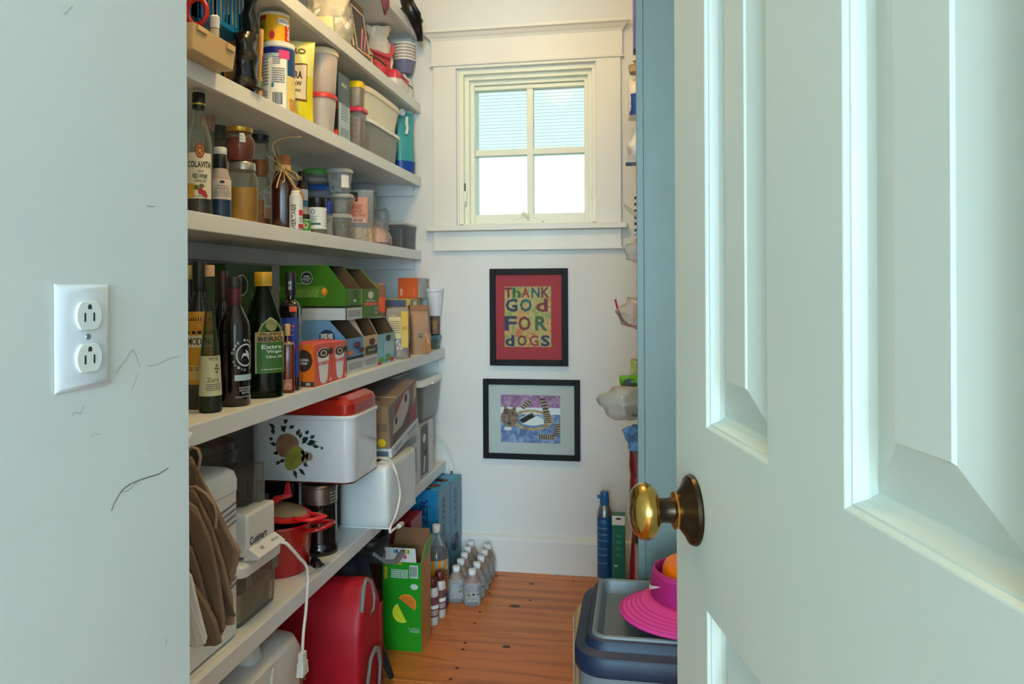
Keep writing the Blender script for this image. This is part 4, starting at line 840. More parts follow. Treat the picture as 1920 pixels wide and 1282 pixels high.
# small bottles around it
t, pr, r, h = bottle('sauce_bottle', 'slim white labelled bottle with vertical lettering beside the honey bottle', 'C', 555, .014, 24, 358, [(.95, 0), (1, .02), (1, .86), (.8, .92)], mat('white_plastic', (222, 222, 220), .35), mat('cap_white', (232, 232, 230), .4), (.91, 1), .78, gname='bottle_wall')
lb = label_patch(t, pr, .002, h * .85, -88, 88, WHITE); print_on(lb, pr, [('text', BLACKP, 'HERITAGE', -22, h * .33, h * .62, 40, 1.5, 90), ('sheet', mat('label_red', (200, 50, 40), .5), 20, .003, 85, h * .14), ('sheet', mat('label_crimson', (206, 40, 60), .5), 24, h * .36, 85, h * .50), ('lines', GREYP, 26, h * .18, 80, h * .32, 3)])
t, pr, r, h = bottle('pepper_bottle', 'dark capped small bottle with blue and white label behind the honey dipper', 'C', 566, .10, 22, 322, [(.95, 0), (1, .02), (1, .74), (.6, .84)], mat('brown_glass', (66, 34, 22), .15), blackcap, (.84, 1), .62); lb = label_patch(t, pr, h * .2, h * .72, -80, 80, mat('label_icy', (204, 216, 224), .5)); print_on(lb, pr, [('sheet', mat('print_skyblue', (50, 120, 170), .5), -70, h * .45, 80, h * .55)])
t, pr, r, h = bottle('herb_jar', 'tiny jar with black lid and bright green label at the shelf edge', 'C', 572, .022, 20, 402, [(.95, 0), (1, .02), (1, .68), (.9, .72)], mat('white_plastic2', (214, 218, 210), .4), blackcap, (.70, 1), .95, gname='jar_wall'); lb = label_patch(t, pr, .003, h * .66, -85, 85, mat('label_green', (70, 150, 60), .5)); print_on(lb, pr, [('disc', mat('label_palegreen', (190, 214, 150), .5), 5, h * .36, 28, h * .18), ('disc', mat('print_rust', (170, 90, 50), .5), 8, h * .34, 12, h * .1)])
t, pr, r, h = bottle('spice_jar', 'spice jar with wide black cap and white label under the blue lidded tub', 'C', 595, .032, 34, 371, [(.95, 0), (1, .015), (1, .72), (.97, .74)], clear('spice_glass', (220, 214, 200), .2, .08), blackcap, (.735, 1), 1.0, (.7, mat('spice_brown', (120, 88, 56), .8, var=.4, scale=120, bump=.4)), gname='jar_wall')
lb = label_patch(t, pr, h * .14, h * .72, -70, 88, mat('label_white', (224, 232, 230), .5)); dg = mat('print_deepgreen', (30, 90, 84), .5)
print_on(lb, pr, [('ring', dg, -28, h * .60, 15, h * .06, 4), ('text', dg, 'organic', -18, h * .47, 46, h * .05, .5), ('text', dg, 'SPICE', -22, h * .40, 36, h * .05, .8), ('sheet', dg, -50, h * .245, 20, h * .30), ('lines', GREYP, 55, h * .2, 80, h * .65, 6), ('text', dg, 'BLEND', -24, h * .34, 34, h * .035, .8)])
t, pr, r, h = bottle('eye_dropper_bottle', 'tiny bottle with cobalt blue cap behind the spice jar', 'C', 616, .06, 16, 378, [(.95, 0), (1, .02), (1, .60), (.8, .66)], clr, mat('cap_cobalt', (30, 60, 170), .35), (.62, 1), .85, (.4, mat('pale_salt', (206, 214, 226), .6)), gname='bottle_wall')
# tubs behind: blue lid over a row of small cans, green lid above it
x, y, z, r, h = spot('C', 604, .135, 34, 376)
t = lathe_thing('tomato_can', 'plain small steel can holding up the blue lidded tub', 'can', x, y, z); MB().lathe([(r * 1.05, 0), (r * 1.05, .003), (r, .005), (r, h - .005), (r * 1.05, h - .003), (r * 1.05, h)], 28).build('can_wall', mat('tin_plain', (130, 128, 124), .35, .8), t, smooth=40); label_patch(t, [(r, 0), (r, h)], .008, h - .008, -90, 90, mat('can_label_grey', (96, 90, 90), .5))
zz = z + h + .0006
lift = at_x(604, 376, fc - .1).z
blu = clear('blue_tint_plastic', (206, 212, 224), .4, .2, (170, 176, 196))
x2, y2, _, r2, h2 = spot('C', 603, .10, 58, 343, zz)
tub('food_tub', 'flat clear tub with a royal blue lid, lying on the spice jars', 'food tub', x - .004, y - .008, zz, .058, r2 * .86, h2, blu, mat('royal_lid', (34, 84, 170), .35), 4, .88, .012, .004, .7, mat('white_mints', (206, 200, 206), .6, bump=.4))
z3 = zz + h2 + .0006; x3, y3, _, r3, h3 = spot('C', 588, .10, 56, 306, z3)
tub('food_tub', 'round clear tub with a grass green lid on the blue lidded tub', 'food tub', x - .008, y - .018, z3, r3 * .95, r3 * .95, h3, clr, mat('grass_lid', (84, 150, 72), .35), 2, .84, .015, .004, .3, mat('dark_seeds', (60, 54, 50), .7, var=.5, scale=200))
# three clear deli cups in a stack
seeds = mat('mixed_seeds', (120, 106, 78), .8, var=.95, scale=110, bump=.6)
zz = zc
for k, (px, wd, yt, fl_, fm, lab) in enumerate(((638, 42, 402, .8, seeds, 'bottom clear deli cup of dark seeds'), (640, 41, 364, .75, mat('pale_flakes', (176, 160, 150), .8, var=.3, scale=90, bump=.4), 'middle clear deli cup of pale flakes in the stack of three'), (637, 46, 318, .0, None, 'top empty clear deli cup of the stack of three'))):
    x, y, z, r, h = spot('C', px, .052, wd, yt, zz)
    tt = tub('deli_cup', lab, 'food cup', x, y, zz, r, r, h, clr, clear('deli_lid', (236, 240, 240), .35, .12), 2, .80, .009, .003, fl_ or None, fm); zz += h + .0006
    if k == 2: MB().sheet(lambda a, v: ((r * .93 + .0012) * math.cos(R(a)), (r * .93 + .0012) * math.sin(R(a)), v), -60, h * .2, -20, h * .75, 6, 1).build('paper_label', WHITE, tt)
# bag of nuts with pink label
x, y, z, r, h = spot('C', 682, .04, 62, 372)
t = thing('nut_bag', 'clear standing bag of slivered almonds with a salmon pink label', 'bag', (x - .02, y, zc), to_cam(x, y)); r *= .92
def bagn(off): return lambda u, v: (off + .026 * (1 - abs(u) ** 3) * max(0, 1 - v ** 2 * .86), u * r, .002 + v * h * 1.18)
q = MB(); q.sheet(bagn(0), -1, 0, 1, 1, 10, 12); bk = lambda u, v: (-.4 * bagn(0)(u, v)[0], bagn(0)(u, v)[1], bagn(0)(u, v)[2]); q.sheet(bk, 1, 0, -1, 1, 10, 12); q.build('bag_film', clear('bag_film', (240, 240, 240), .16, .1, None, .6, 40), t, smooth=50)
MB().loft([(.003, .018, r * .92, 3), (h * .15, .021, r * .93, 3), (h * .33, .019, r * .9, 3)], 26, nz=.003, ns=60).build('almonds', mat('almond_slivers', (206, 172, 128), .7, var=.45, scale=110, bump=.7, bscale=90), t, smooth=50)
lbn = MB().sheet(bagn(.0012), -.82, .36, .62, .86, 10, 10).build('pink_label', mat('label_salmon', (206, 148, 130), .5), t, smooth=50); f = bagn(.0022); rd = mat('print_rose', (150, 40, 36), .5)
MB().text(f, 'blanched', -.18, .70, .9, .045, .8).text(f, 'ALMONDS', -.24, .645, .9, .055, 1.4).text(f, 'SLIVERED', -.16, .58, .95, .05, .8).lines(f, -.7, .48, .5, .54, 3).build('lettering', rd, lbn); MB().sheet(f, -.70, .77, -.02, .95).build('black_emblem', BLACKP, lbn); MB().disc(bagn(.003), -.4, .86, .2, .05).build('olive_emblem', mat('print_oliveleaf', (120, 130, 60), .5), lbn)
MB().sheet(f, -.35, .375, .45, .44).build('barcode_panel', WHITE, lbn); MB().bars(bagn(.003), -.3, .385, .4, .43, 9).build('barcode_pattern', mat('print_blue2', (60, 84, 110), .5), lbn)
# grey lidded canister behind it
x, y, z, r, h = spot('C', 668, .16, 64, 345); y = min(y, YB - r - .03)
tub('food_tub', 'tall clear canister with a wide grey lid behind the almond bag', 'food tub', x + .02, y, zc, r * .8, r * .8, h, clear('canister_plastic', (206, 214, 222), .3, .15, (160, 170, 182)), mat('grey_lid', (120, 126, 132), .4), 2.4, .9, .03, .004, .3, seeds)
t, pr, r, h = bottle('glass_bottle', 'narrow clear empty bottle between the deli cups and the grey lidded canister', 'C', 655, .14, 20, 322, P_SLIM, gl_clear)
# bag of pink shells, crumpled film, smoky tub at the wall
x, y, z, r, h = spot('C', 712, .035, 56, 424)
t = thing('candy_bag', 'slumped clear bag of pinkish white candies at the shelf edge', 'bag', (x - .012, y, zc), to_cam(x, y)); q = MB().loft([(0, .03, r * .9, 2.4), (.008, .040, r, 2.4), (h * .5, .038, r * .92, 2.2), (h * .85, .022, r * .55, 2), (h, .006, r * .2, 2)], 30, nz=.006, ns=50, seed=4); q.build('candies', mat('pink_candy', (206, 160, 146), .5, var=.35, scale=90, bump=.7, bscale=70), t, smooth=50)
MB().loft([(0, .032, r * .93, 2.4), (.008, .044, r * 1.04, 2.4), (h * .5, .042, r * .97, 2.2), (h * .95, .02, r * .5, 2), (h * 1.25, .03, r * .5, 2)], 30, nz=.006, ns=34, seed=6).build('bag_film', clear('bag_film', (240, 240, 240), .16, .1), t, smooth=50)
x, y, z, r, h = spot('C', 742, .055, 46, 396); y = min(y, YB - .09)
t = thing('plastic_bag', 'crumpled clear film bag with a twisted top behind the pink candies', 'bag', (fc - .115, YB - .215, zc), to_cam(x, y)); bag_mesh(.03, r * .95, h, 44, .016, 'pinch', 2.2, 30, pinch=.75).build('bag_film', clear('wrinkled_film', (240, 242, 244), .2, .12, (236, 240, 242), 1, 50), t, smooth=24)
b = boxpx(fc - .012, 742, 760, 786, 416, zc); yy = min(b[3], YB - .006)
t = tub('food_tub', 'smoky square tub with plum red contents against the window wall', 'food tub', fc - .058, (b[2] + yy) / 2, zc, .042, (yy - b[2]) / 2, b[5] - zc, clear('smoky_plastic', (190, 192, 196), .3, .15, (140, 146, 150)), clear('smoky_lid', (214, 216, 216), .5, .15), 7, .92, .006, .002, .5, mat('plum', (110, 60, 70), .5))
t = thing('twine_loop', 'dark brown twine loop standing behind the almond bag', 'twine', (fc - .085, at_x(716, 440, fc - .085).y, zc)); MB().tube([(0, .03 * math.cos(R(i * 12)), .05 + .05 * math.sin(R(i * 12))) for i in range(31)], .003, 6).build('twine', mat('twine_brown', (84, 52, 40), .7), t, smooth=60)

# ================================================================== shelf D: oils, wines, coffee boxes
zd = SH['D']; fd = XF['D']
# leaning white carton at the doorway
p0 = at_x(350, 700, fd - .035); 
t = thing('folded_carton', 'white tapered card with round stamps leaning in the doorway corner', 'carton', (fd - .055, YN + .075, zd)); cw = mat('white_card', (222, 228, 230), .5)
ztp = at_x(383, 548, fd - .055).z - zd
def cf(u, v): return (.006 + .03 * (1 - v), -.06 + u * .13 - (1 - v) * .045 * u * 1.6, v * ztp + .002)
q = MB(); P8 = [cf(0, 0), cf(1, 0), cf(1, 1), cf(0, 1)]; q.add(P8 + [(x - .05, y, z_) for x, y, z_ in P8], [(0, 1, 2, 3), (7, 6, 5, 4), (0, 4, 5, 1), (1, 5, 6, 2), (2, 6, 7, 3), (3, 7, 4, 0)]); q.build('carton', cw, t, bev=.002)
cfo = lambda u, v: tuple(a + b for a, b in zip(cf(u, v), (.0012, 0, .0)))
MB().ring(cfo, .62, .74, .17, .085, .03).ring(cfo, .57, .50, .15, .075, .03).build('ring_emblem', GREYP, t); MB().lines(cfo, .5, .70, .74, .78, 3).lines(cfo, .47, .47, .68, .53, 3).build('fine_print_pattern', GREYP, t)
# wine and oil bottles
t, pr, r, h = bottle('balsamic_bottle', 'black bottle with orange fruit label behind the white folded card', 'D', 374, .10, 48, 490, P_WINE, dark_gl, blackcap, (.80, 1), .5); lb = label_patch(t, pr, h * .17, h * .66, -75, 75, mat('label_ochre', (206, 150, 40), .5)); print_on(lb, pr, [('sheet', cream, -70, h * .42, 70, h * .50), ('text', brn, 'MODENA', 5, h * .46, 110, h * .05, 1.2), ('sheet', mat('label_tan', (214, 180, 110), .5), -70, h * .20, 70, h * .30), ('lines', brn, -50, h * .26, 60, h * .29, 2), ('disc', brn, 20, h * .225, 20, h * .018), ('disc', mat('print_persimmon', (216, 130, 30), .5), -5, h * .56, 22, h * .03), ('disc', mat('print_persimmon', (216, 130, 30), .5), 25, h * .60, 18, h * .03), ('sheet', BLACKP, -75, h * .51, 75, h * .53)])
t, pr, r, h = bottle('wine_bottle', 'dark bottle with a pale gold top deepest in the doorway corner', 'D', 354, .16, 40, 497, P_WINE, dark_gl, mat('foil_gold', (190, 160, 90), .4, .6), (.90, 1), .46)
t, pr, r, h = bottle('dessert_wine_bottle', 'slim tapering clear bottle with cork stopper and cream label', 'D', 394, .052, 41, 497, P_SLIM, clear('slim_glass', (196, 206, 190), .12, .04, (120, 130, 110)), mat('cork_new', (206, 164, 124), .7), (.925, 1), .42, (.33, mat('wine_deep', (22, 20, 22), .1)), cname='cork')
lb = label_patch(t, pr, h * .115, h * .385, -80, 85, mat('label_celery', (206, 206, 166), .55)); vn = mat('print_vine', (90, 96, 60), .5)
print_on(lb, pr, [('text', vn, 'VITE', 20, h * .365, 60, h * .022, .8), ('text', vn, 'Zara', 15, h * .225, 64, h * .03, .5), ('disc', vn, 38, h * .32, 8, h * .009), ('disc', vn, 30, h * .30, 8, h * .008), ('disc', vn, 46, h * .295, 8, h * .008), ('disc', vn, 36, h * .275, 8, h * .008), ('lines', vn, -20, h * .15, 60, h * .20, 4)])
t, pr, r, h = bottle('wine_bottle', 'plain black bottle with dark red neck foil behind the dessert wine', 'D', 418, .125, 40, 508, P_WINE, dark_gl, mat('foil_maroon', (50, 20, 24), .4), (.76, 1), .48)
t, pr, r, h = bottle('vinegar_bottle', 'black bottle with white round stamp and maroon neck foil, foremost of the oils', 'D', 440, .050, 56, 519, P_WINE, mat('black_glass', (12, 13, 14), .12, coat=.3), mat('cap_charcoal', (44, 44, 44), .4), (.915, 1), .46)
MB().lathe([(r * .40, h * .77), (r * .425, h * .775), (r * .425, h * .915), (r * .41, h * .918)], 28, cap0=False, cap1=False).build('neck_foil', mat('foil_wine', (84, 24, 34), .4), t, smooth=40)
f = wrap(pr, .0008); wpr = mat('print_silver', (206, 212, 214), .5); q = MB(); q.ring(f, 42, h * .395, 38, h * .088, 5, 30)
q.poly(f, [(22, h * .36), (34, h * .39), (48, h * .385), (62, h * .35), (58, h * .40), (52, h * .425), (40, h * .44), (44, h * .41), (30, h * .41)]); q.build('round_emblem', wpr, t)
q = MB(); [q.text(f, c, 42 + 50 * math.cos(R(a)), h * .395 + h * .115 * math.sin(R(a)), 9, h * .02, 1, 0) for c, a in zip('DARK BARREL', range(170, 10, -15)) if c != ' ']; [q.text(f, c, 42 + 50 * math.cos(R(a)), h * .395 + h * .115 * math.sin(R(a)), 8, h * .018, 1, 0) for c, a in zip('OLIVE OIL', range(205, 340, 15)) if c != ' ']; q.build('lettering', wpr, t)
MB().sheet(f, -2, h * .20, 88, h * .245, 10, 1).build('pale_blue_label', mat('label_paleblue', (176, 206, 214), .5), t); MB().text(f, 'HANDCRAFTED', 45, h * .145, 60, h * .014, .6).text(f, 'ESTATE', 42, h * .125, 50, h * .014, .6).text(f, 'EXTRA', 46, h * .105, 40, h * .014, .6).text(f, 'PRODUCT OF ITALY', 42, h * .075, 80, h * .012, .6).build('fine_print', wpr, t)
# big green oil bottle
x, y, z, r, h = spot('D', 494, .055, 72, 510)
t = lathe_thing('olive_oil_bottle', 'big dark green olive oil bottle with gold cap and arched green label', 'bottle', x, y, z); gg = clear('green_glass', (50, 110, 40), .35, .05, (12, 34, 14))
S = [(0, .86), (.012, .97), (.06, 1), (.50, 1), (.62, .90), (.74, .66), (.84, .42), (.88, .34), (.94, .33)]
MB().loft([(h * a, r * b, r * b, 2.6 if a < .7 else 2) for a, b in S], 40).build('glass_body', gg, t, smooth=50); MB().loft([(h * a + .003, r * b * .9, r * b * .9, 2.6 if a < .7 else 2) for a, b in S[:6]], 32).build('oil', mat('oil_dark', (22, 40, 14), .2), t, smooth=50)
cap(t, r * .44, h * .905, h, mat('cap_yellowgold', (206, 156, 30), .3), 'cap', ridge=1); MB().lathe([(r * .40, h * .885), (r * .44, h * .89), (r * .44, h * .902), (r * .4, h * .905)], 28).build('tamper_ring', mat('cap_yellowgold', (206, 156, 30), .3), t, smooth=40)
pr = [(r * b * 1.0, h * a) for a, b in S]; ex = [(p[0] * 1.10, p[1]) for p in pr]; f0, f1, f2, f3 = [wrap(ex, o) for o in (.0, .0009, .0017, .0025)]
def shield(f, g, s): # arched label outline
    A, B, z0, z1, z2 = 22 - 44 * s, 22 + 44 * s, h * (.20 + .005 * (1 - s)), h * .52, h * .64
    pts = [(A, z0)] ; n = 8
    rows = [z0 + (z1 - z0) * i / n for i in range(n + 1)]; q = g
    for i in range(n): q.sheet(f, A, rows[i], B, rows[i + 1], 10, 1)
    for i in range(6):
        v0, v1 = z1 + (z2 - z1) * s * i / 6, z1 + (z2 - z1) * s * (i + 1) / 6; w0 = math.cos(i / 6 * math.pi / 2) ** .8; w1 = math.cos((i + .999) / 6 * math.pi / 2) ** .8
        q.add([f(22 - 44 * s * w0 * .8, v0), f(22 + 44 * s * w0 * .8, v0), f(22 + 44 * s * w1 * .8, v1), f(22 - 44 * s * w1 * .8, v1)], [(0, 1, 2, 3)])
    return q
lb = shield(f0, MB(), 1).build('label_border', mat('label_ivorygold', (206, 190, 130), .5), t, smooth=60); shield(f1, MB(), .9).build('green_label', mat('label_leaf', (60, 110, 40), .5), t, smooth=60)
MB().sheet(f2, -18, h * .445, 62, h * .525, 12, 2).build('tan_banner', mat('label_kraft', (176, 150, 90), .5), lb); MB().disc(f2, 22, h * .575, 16, h * .045, 16).build('portrait_emblem', mat('label_olivetan', (130, 130, 80), .5), lb)
MB().text(f3, 'FILIPPO', 20, h * .508, 56, h * .022, 1.4).text(f3, 'BERIO', 20, h * .470, 66, h * .038, 2).build('lettering', brn, lb); MB().text(f3, 'Extra', 22, h * .408, 54, h * .032, 1).text(f3, 'Virgin', 28, h * .368, 44, h * .030, 1).text(f3, 'Olive Oil', 28, h * .33, 44, h * .022, 1).lines(f3, -6, h * .225, 50, h * .236, 1).build('lettering', WHITE, lb)
MB().poly(f3, [(-4, h * .25), (58, h * .285), (58, h * .31), (-4, h * .275)]).build('brown_flash', mat('label_umber', (120, 96, 50), .5), lb)
# small syrup flask and square blue bottle
x, y, z, r, h = spot('D', 539, .028, 26, 607)
t = lathe_thing('syrup_flask', 'small red brown syrup flask with cork neck at the shelf edge', 'bottle', x, y, z); MB().loft([(0, r * .75, r * .9, 3), (.004, r * .8, r, 3), (h * .45, r * .75, r * .95, 3), (h * .68, r * .78, r, 3), (h * .735, r * .5, r * .7, 2.4), (h * .75, r * .3, r * .3, 2), (h * .84, r * .28, r * .28, 2)], 32, nz=.001, ns=60).build('glass_body', mat('syrup_amber', (104, 30, 18), .12, var=.45, scale=40, coat=.4), t, smooth=50); cap(t, r * .42, h * .83, h, mat('cork_syrup', (206, 176, 110), .6), 'cork'); MB().loft([(h * .70, r * .8, r * 1.02, 3), (h * .73, r * .7, r * .95, 3)], 28, cap0=False, cap1=False).build('clear_shoulder', clear('flask_glass', (230, 220, 210), .3, .05), t, smooth=40)
MB().sheet(lambda u, v: (r * .84, u, v), -r * .6, h * .05, r * .6, h * .2, 1, 1).build('foil_label', mat('label_rustwhite', (190, 120, 80), .5, var=.5, scale=120), t)
x, y, z, r, h = spot('D', 545, .044, 41, 510)
t = lathe_thing('oil_tin_bottle', 'square black oil bottle with cobalt label and orange animal figure', 'bottle', x, y, z, None, -12); r *= .88
MB().loft([(0, r * .95, r * .95, 8), (.004, r, r, 8), (h * .70, r, r, 8), (h * .745, r * .8, r * .8, 4), (h * .77, r * .42, r * .42, 2), (h * .84, r * .40, r * .40, 2)], 40).build('glass_body', mat('black_gloss', (14, 14, 18), .12, coat=.3), t, smooth=40); cap(t, r * .56, h * .80, h, blackcap)
f = lambda u, v: (r + .0008, u * r, v * h); g = lambda u, v: (r + .0016, u * r, v * h); fy = lambda u, v: (u * r, -r - .0008, v * h); cob = mat('label_cobalt', (22, 44, 130), .4); org = mat('print_orange2', (226, 84, 36), .5)
lb = MB().sheet(f, -.98, .12, .98, .615).sheet(fy, -.98, .12, .98, .60).build('blue_label', cob, t); q = MB()
q.poly(g, [(-.55, .405), (-.30, .39), (.1, .40), (.45, .41), (.72, .375), (.62, .335), (.5, .29), (.34, .285), (.36, .335), (.1, .35), (-.12, .345), (-.2, .28), (-.36, .28), (-.34, .345), (-.6, .36)]); q.build('animal_emblem', org, lb)
MB().text(g, 'EXTRA', .1, .545, 1.1, .022, 1.2).text(g, 'OLIO', .1, .51, .9, .022, 1.2).text(g, 'toscano', .0, .47, 1.0, .016, .6).build('lettering', org, lb); MB().text(g, '1 L', .3, .18, .5, .02, 1).build('lettering', org, lb); MB().sheet(g, .1, .665, .85, .71).build('orange_flash', org, lb); MB().text(fy, 'N2', .3, .86, .4, .03, 1).build('neck_print', WHITE, t)
MB().text(lambda u, v: (r * .57 * math.cos(u) + 0, r * .57 * math.sin(u), v), 'OLIO', .1, h * .885, h * .07, .55, .8, 90).build('cap_print', WHITE, t)
# coffee pod boxes: sloped cartons with the top cut away toward the aisle
def pod_box(name, label, b, m, cut=.45, front=.55, inner=(86, 60, 30), nearface=None, frontface=None, group=None):
    """carton x0..x1 deep, its front +x; the top slopes from the full height down to a low front"""
    x0, x1, y0, y1, z0, z1 = b; L, W, H = x1 - x0, y1 - y0, z1 - z0
    t = thing(name, label, 'box', ((x0 + x1) / 2, (y0 + y1) / 2, z0), 0, group); hx, hy, tk = L / 2, W / 2, .0012
    side = [(-hx, 0), (hx, 0), (hx, H * front), (hx - L * cut, H), (-hx, H)]
    card = mat('carton_inside', inner, .7)
    for nm, s_ in (('side_panel', -1), ('side_panel', 1)): MB().prism(side, lambda u, v, w: (u, s_ * (hy - w), v), tk).build(nm, m, t)
    MB().box(hx - tk, -hy + tk, 0, hx, hy - tk, H * front).build('front_panel', m, t); MB().box(-hx, -hy + tk, 0, -hx + tk, hy - tk, H).build('back_panel', m, t); MB().box(-hx + tk, -hy + tk, 0, hx - tk, hy - tk, tk).build('bottom_panel', card, t); MB().box(-hx + tk, -hy + tk, H - tk, hx - L * cut, hy - tk, H).build('top_panel', m, t)
    q = MB(); 
    for s_ in (-1, 1): q.prism([(-hx + tk, tk), (hx - tk, tk), (hx - tk, H * front - .001), (hx - L * cut - .001, H - .0015), (-hx + tk, H - .0015)], lambda u, v, w: (u, s_ * (hy - tk - w), v), .0005)
    q.box(hx - tk - .0005, -hy + tk, tk, hx - tk, hy - tk, H * front - .001); q.build('lining', card, t)
    n = [0]
    def pr(face, items):
        for it in items:
            n[0] += 1; off = .0005 + .0002 * n[0]
            f = (lambda u, v: (hx + off, (u - .5) * W, v * H * front)) if face == '+x' else (lambda u, v: ((u - .5) * L, -hy - off, v * H))
            q = MB(); k = it[0]
            if k == 'panel': q.sheet(f, *it[2:6])
            elif k == 'text': q.text(f, it[2], it[3], it[4], it[5], it[6], *it[7:])
            elif k == 'disc': q.disc(f, *it[2:])
            elif k == 'ring': q.ring(f, *it[2:])
            elif k == 'lines': q.lines(f, *it[2:])
            elif k == 'bars': q.bars(f, *it[2:])
            elif k == 'poly': q.poly(f, it[2])
            q.build(dict(panel='printed_panel', text='lettering', disc='spot_emblem', ring='ring_emblem', lines='fine_print_pattern', bars='barcode_pattern', poly='emblem')[k], it[1], t)
    if nearface: pr('-y', nearface)
    if frontface: pr('+x', frontface)
    return t
grn = mat('carton_green', (58, 112, 14), .42); grn2 = mat('carton_limegreen', (96, 170, 40), .42); dkb = mat('print_blackgreen', (24, 30, 20), .5); greyw = mat('carton_greywhite', (190, 196, 200), .45)
blue_c = mat('carton_blue', (96, 146, 190), .42); navy_c = mat('carton_navy', (40, 74, 130), .42); orn = mat('carton_orange', (232, 110, 24), .42); salm = mat('carton_salmon', (226, 92, 72), .42); redp2 = mat('print_signalred', (206, 40, 50), .5); cupw = mat('cup_white', (232, 232, 232), .5); choc = mat('print_choc', (66, 40, 30), .5)
# row on the shelf: swiss cocoa carton, then beige, then pale blue; two orange cartons in front of the cocoa carton
Xd = fd - .030
yA = at_x(649, 690, Xd).y; yB_ = at_x(681.5, 690, Xd).y; yC = at_x(708, 680, Xd).y; yD = at_x(741, 680, Xd).y
Hlow = at_x(650, 636, Xd).z - zd; Hs = at_x(640, 597, fd - .12).z - zd
Hs = at_y(617, 601, yA).z - zd; fr = Hlow / Hs
L0 = Xd - at_y(556, 640, yA).x
def lowfront(mband): return [('panel', greyw, 0, 0, 1, .42), ('panel', dkb, 0, .40, 1, .47), ('lines', GREYP, .1, .1, .9, .3, 4)]
pod_box('cocoa_pod_box', 'blue and white cocoa pod carton cut open on a slant, behind the orange cartons', (Xd - L0, Xd, yA, yB_ - .001, zd, zd + Hs), blue_c, (Xd - at_y(617, 601, yA).x) / L0, fr, nearface=[('poly', navy_c, [(0, .30), (.2, .42), (.45, .34), (.62, .5), (.8, .38), (1, .46), (1, .0), (0, .0)]), ('disc', mat('print_navy2', (26, 44, 84), .5), .62, .70, .16, .13, 20), ('poly', redp2, [(.47, .60), (.77, .60), (.80, .66), (.44, .66)]), ('text', WHITE, 'SWISS MISS', .62, .71, .25, .10, 2), ('text', WHITE, 'HOT COCOA', .62, .63, .2, .03, 1), ('panel', choc, .5, .36, 1, .45), ('text', mat('print_goldtext', (206, 150, 60), .5), 'MILK CHOCOLATE', .75, .405, .4, .04, 1)],
        frontface=lowfront(0) + [('disc', mat('print_navy2', (26, 44, 84), .5), .6, .78, .2, .1), ('text', redp2, 'SWISS', .6, .80, .3, .06, 2), ('disc', orn, .2, .60, .15, .07), ('disc', choc, .85, .62, .15, .08), ('text', BLACKP, '12', .8, .42, .16, .05, 1)])
pod_box('coffee_pod_box', 'beige coffee pod carton with a dark band, cut open on a slant', (Xd - L0, Xd, yB_ + .001, yC - .001, zd, zd + Hs), mat('carton_beige', (206, 176, 136), .45), .2, fr, frontface=[('panel', greyw, .05, .02, .95, .38), ('disc', choc, .6, .80, .22, .10), ('text', redp2, 'pods', .6, .80, .3, .05, 1), ('panel', mat('print_darkolive', (60, 66, 40), .5), .1, .42, .97, .68), ('text', WHITE, 'ROAST', .55, .55, .5, .06, 1), ('lines', GREYP, .1, .1, .85, .3, 4)])
pod_box('tea_pod_box', 'sky blue pod carton with fruit at its foot, torn open on top', (Xd - L0, Xd - .002, yC + .001, yD, zd, zd + Hs * .97), mat('carton_sky', (128, 188, 210), .42), .2, fr, frontface=[('disc', choc, .62, .84, .14, .11), ('panel', mat('carton_palesky', (170, 206, 220), .45), .35, .3, .95, .72), ('disc', mat('print_limeleaf', (90, 160, 50), .5), .2, .14, .16, .1), ('disc', redp2, .12, .05, .12, .05), ('disc', redp2, .8, .10, .12, .07), ('disc', mat('print_limeleaf', (90, 160, 50), .5), .6, .2, .1, .12), ('text', BLACKP, '24', .45, .1, .16, .08, 1)], nearface=[('panel', mat('carton_rust', (176, 70, 40), .45), .88, .0, 1, .5)])
# two orange coffee cartons
for k, (g, e, f_, yt) in enumerate(((566, 588.5, 622, 646), (618, 622.5, 649, 642))):
    b = boxpx(fd - .004 - .004 * k, g, e, f_, yt, zd); b = (fd - .105, b[1], b[2] + .0004, b[3] - .0004, zd, b[5])
    bx = Box('coffee_box', ['orange coffee carton with a white cup and brown disc, in front of the cocoa carton', 'second orange coffee carton with a white cup, touching the cocoa carton'][k], 'box', b, salm, 'orange coffee cartons')
    cup = [(.30, .12), (.42, .04), (.62, .04), (.72, .12), (.84, .74), (.16, .74)]
    bx.pr('+x', [('poly', cupw, cup), ('disc', cupw, .5, .76, .36, .13), ('disc', choc, .5, .76, .33, .115), ('ring', mat('print_cream', (246, 230, 220), .5), .5, .76, .18, .07, .05), ('text', salm, "DUNKIN'", .5, .53, .62, .10, 1.6), ('disc', choc, .9, .78, .14, .08), ('disc', mat('print_peach', (240, 170, 140), .5), .88, .1, .1, .05)])
    bx.pr('-y', [('panel', orn, 0, 0, 1, 1), ('disc', choc, .72, .62, .24, .26), ('text', WHITE, 'ORIGINAL', .72, .64, .3, .06, 1), ('text', WHITE, 'BLEND', .72, .56, .22, .06, 1), ('panel', mat('print_coal', (56, 52, 50), .5), 0, .02, 1, .13), ('text', WHITE, '10', .85, .075, .1, .07, 1)])
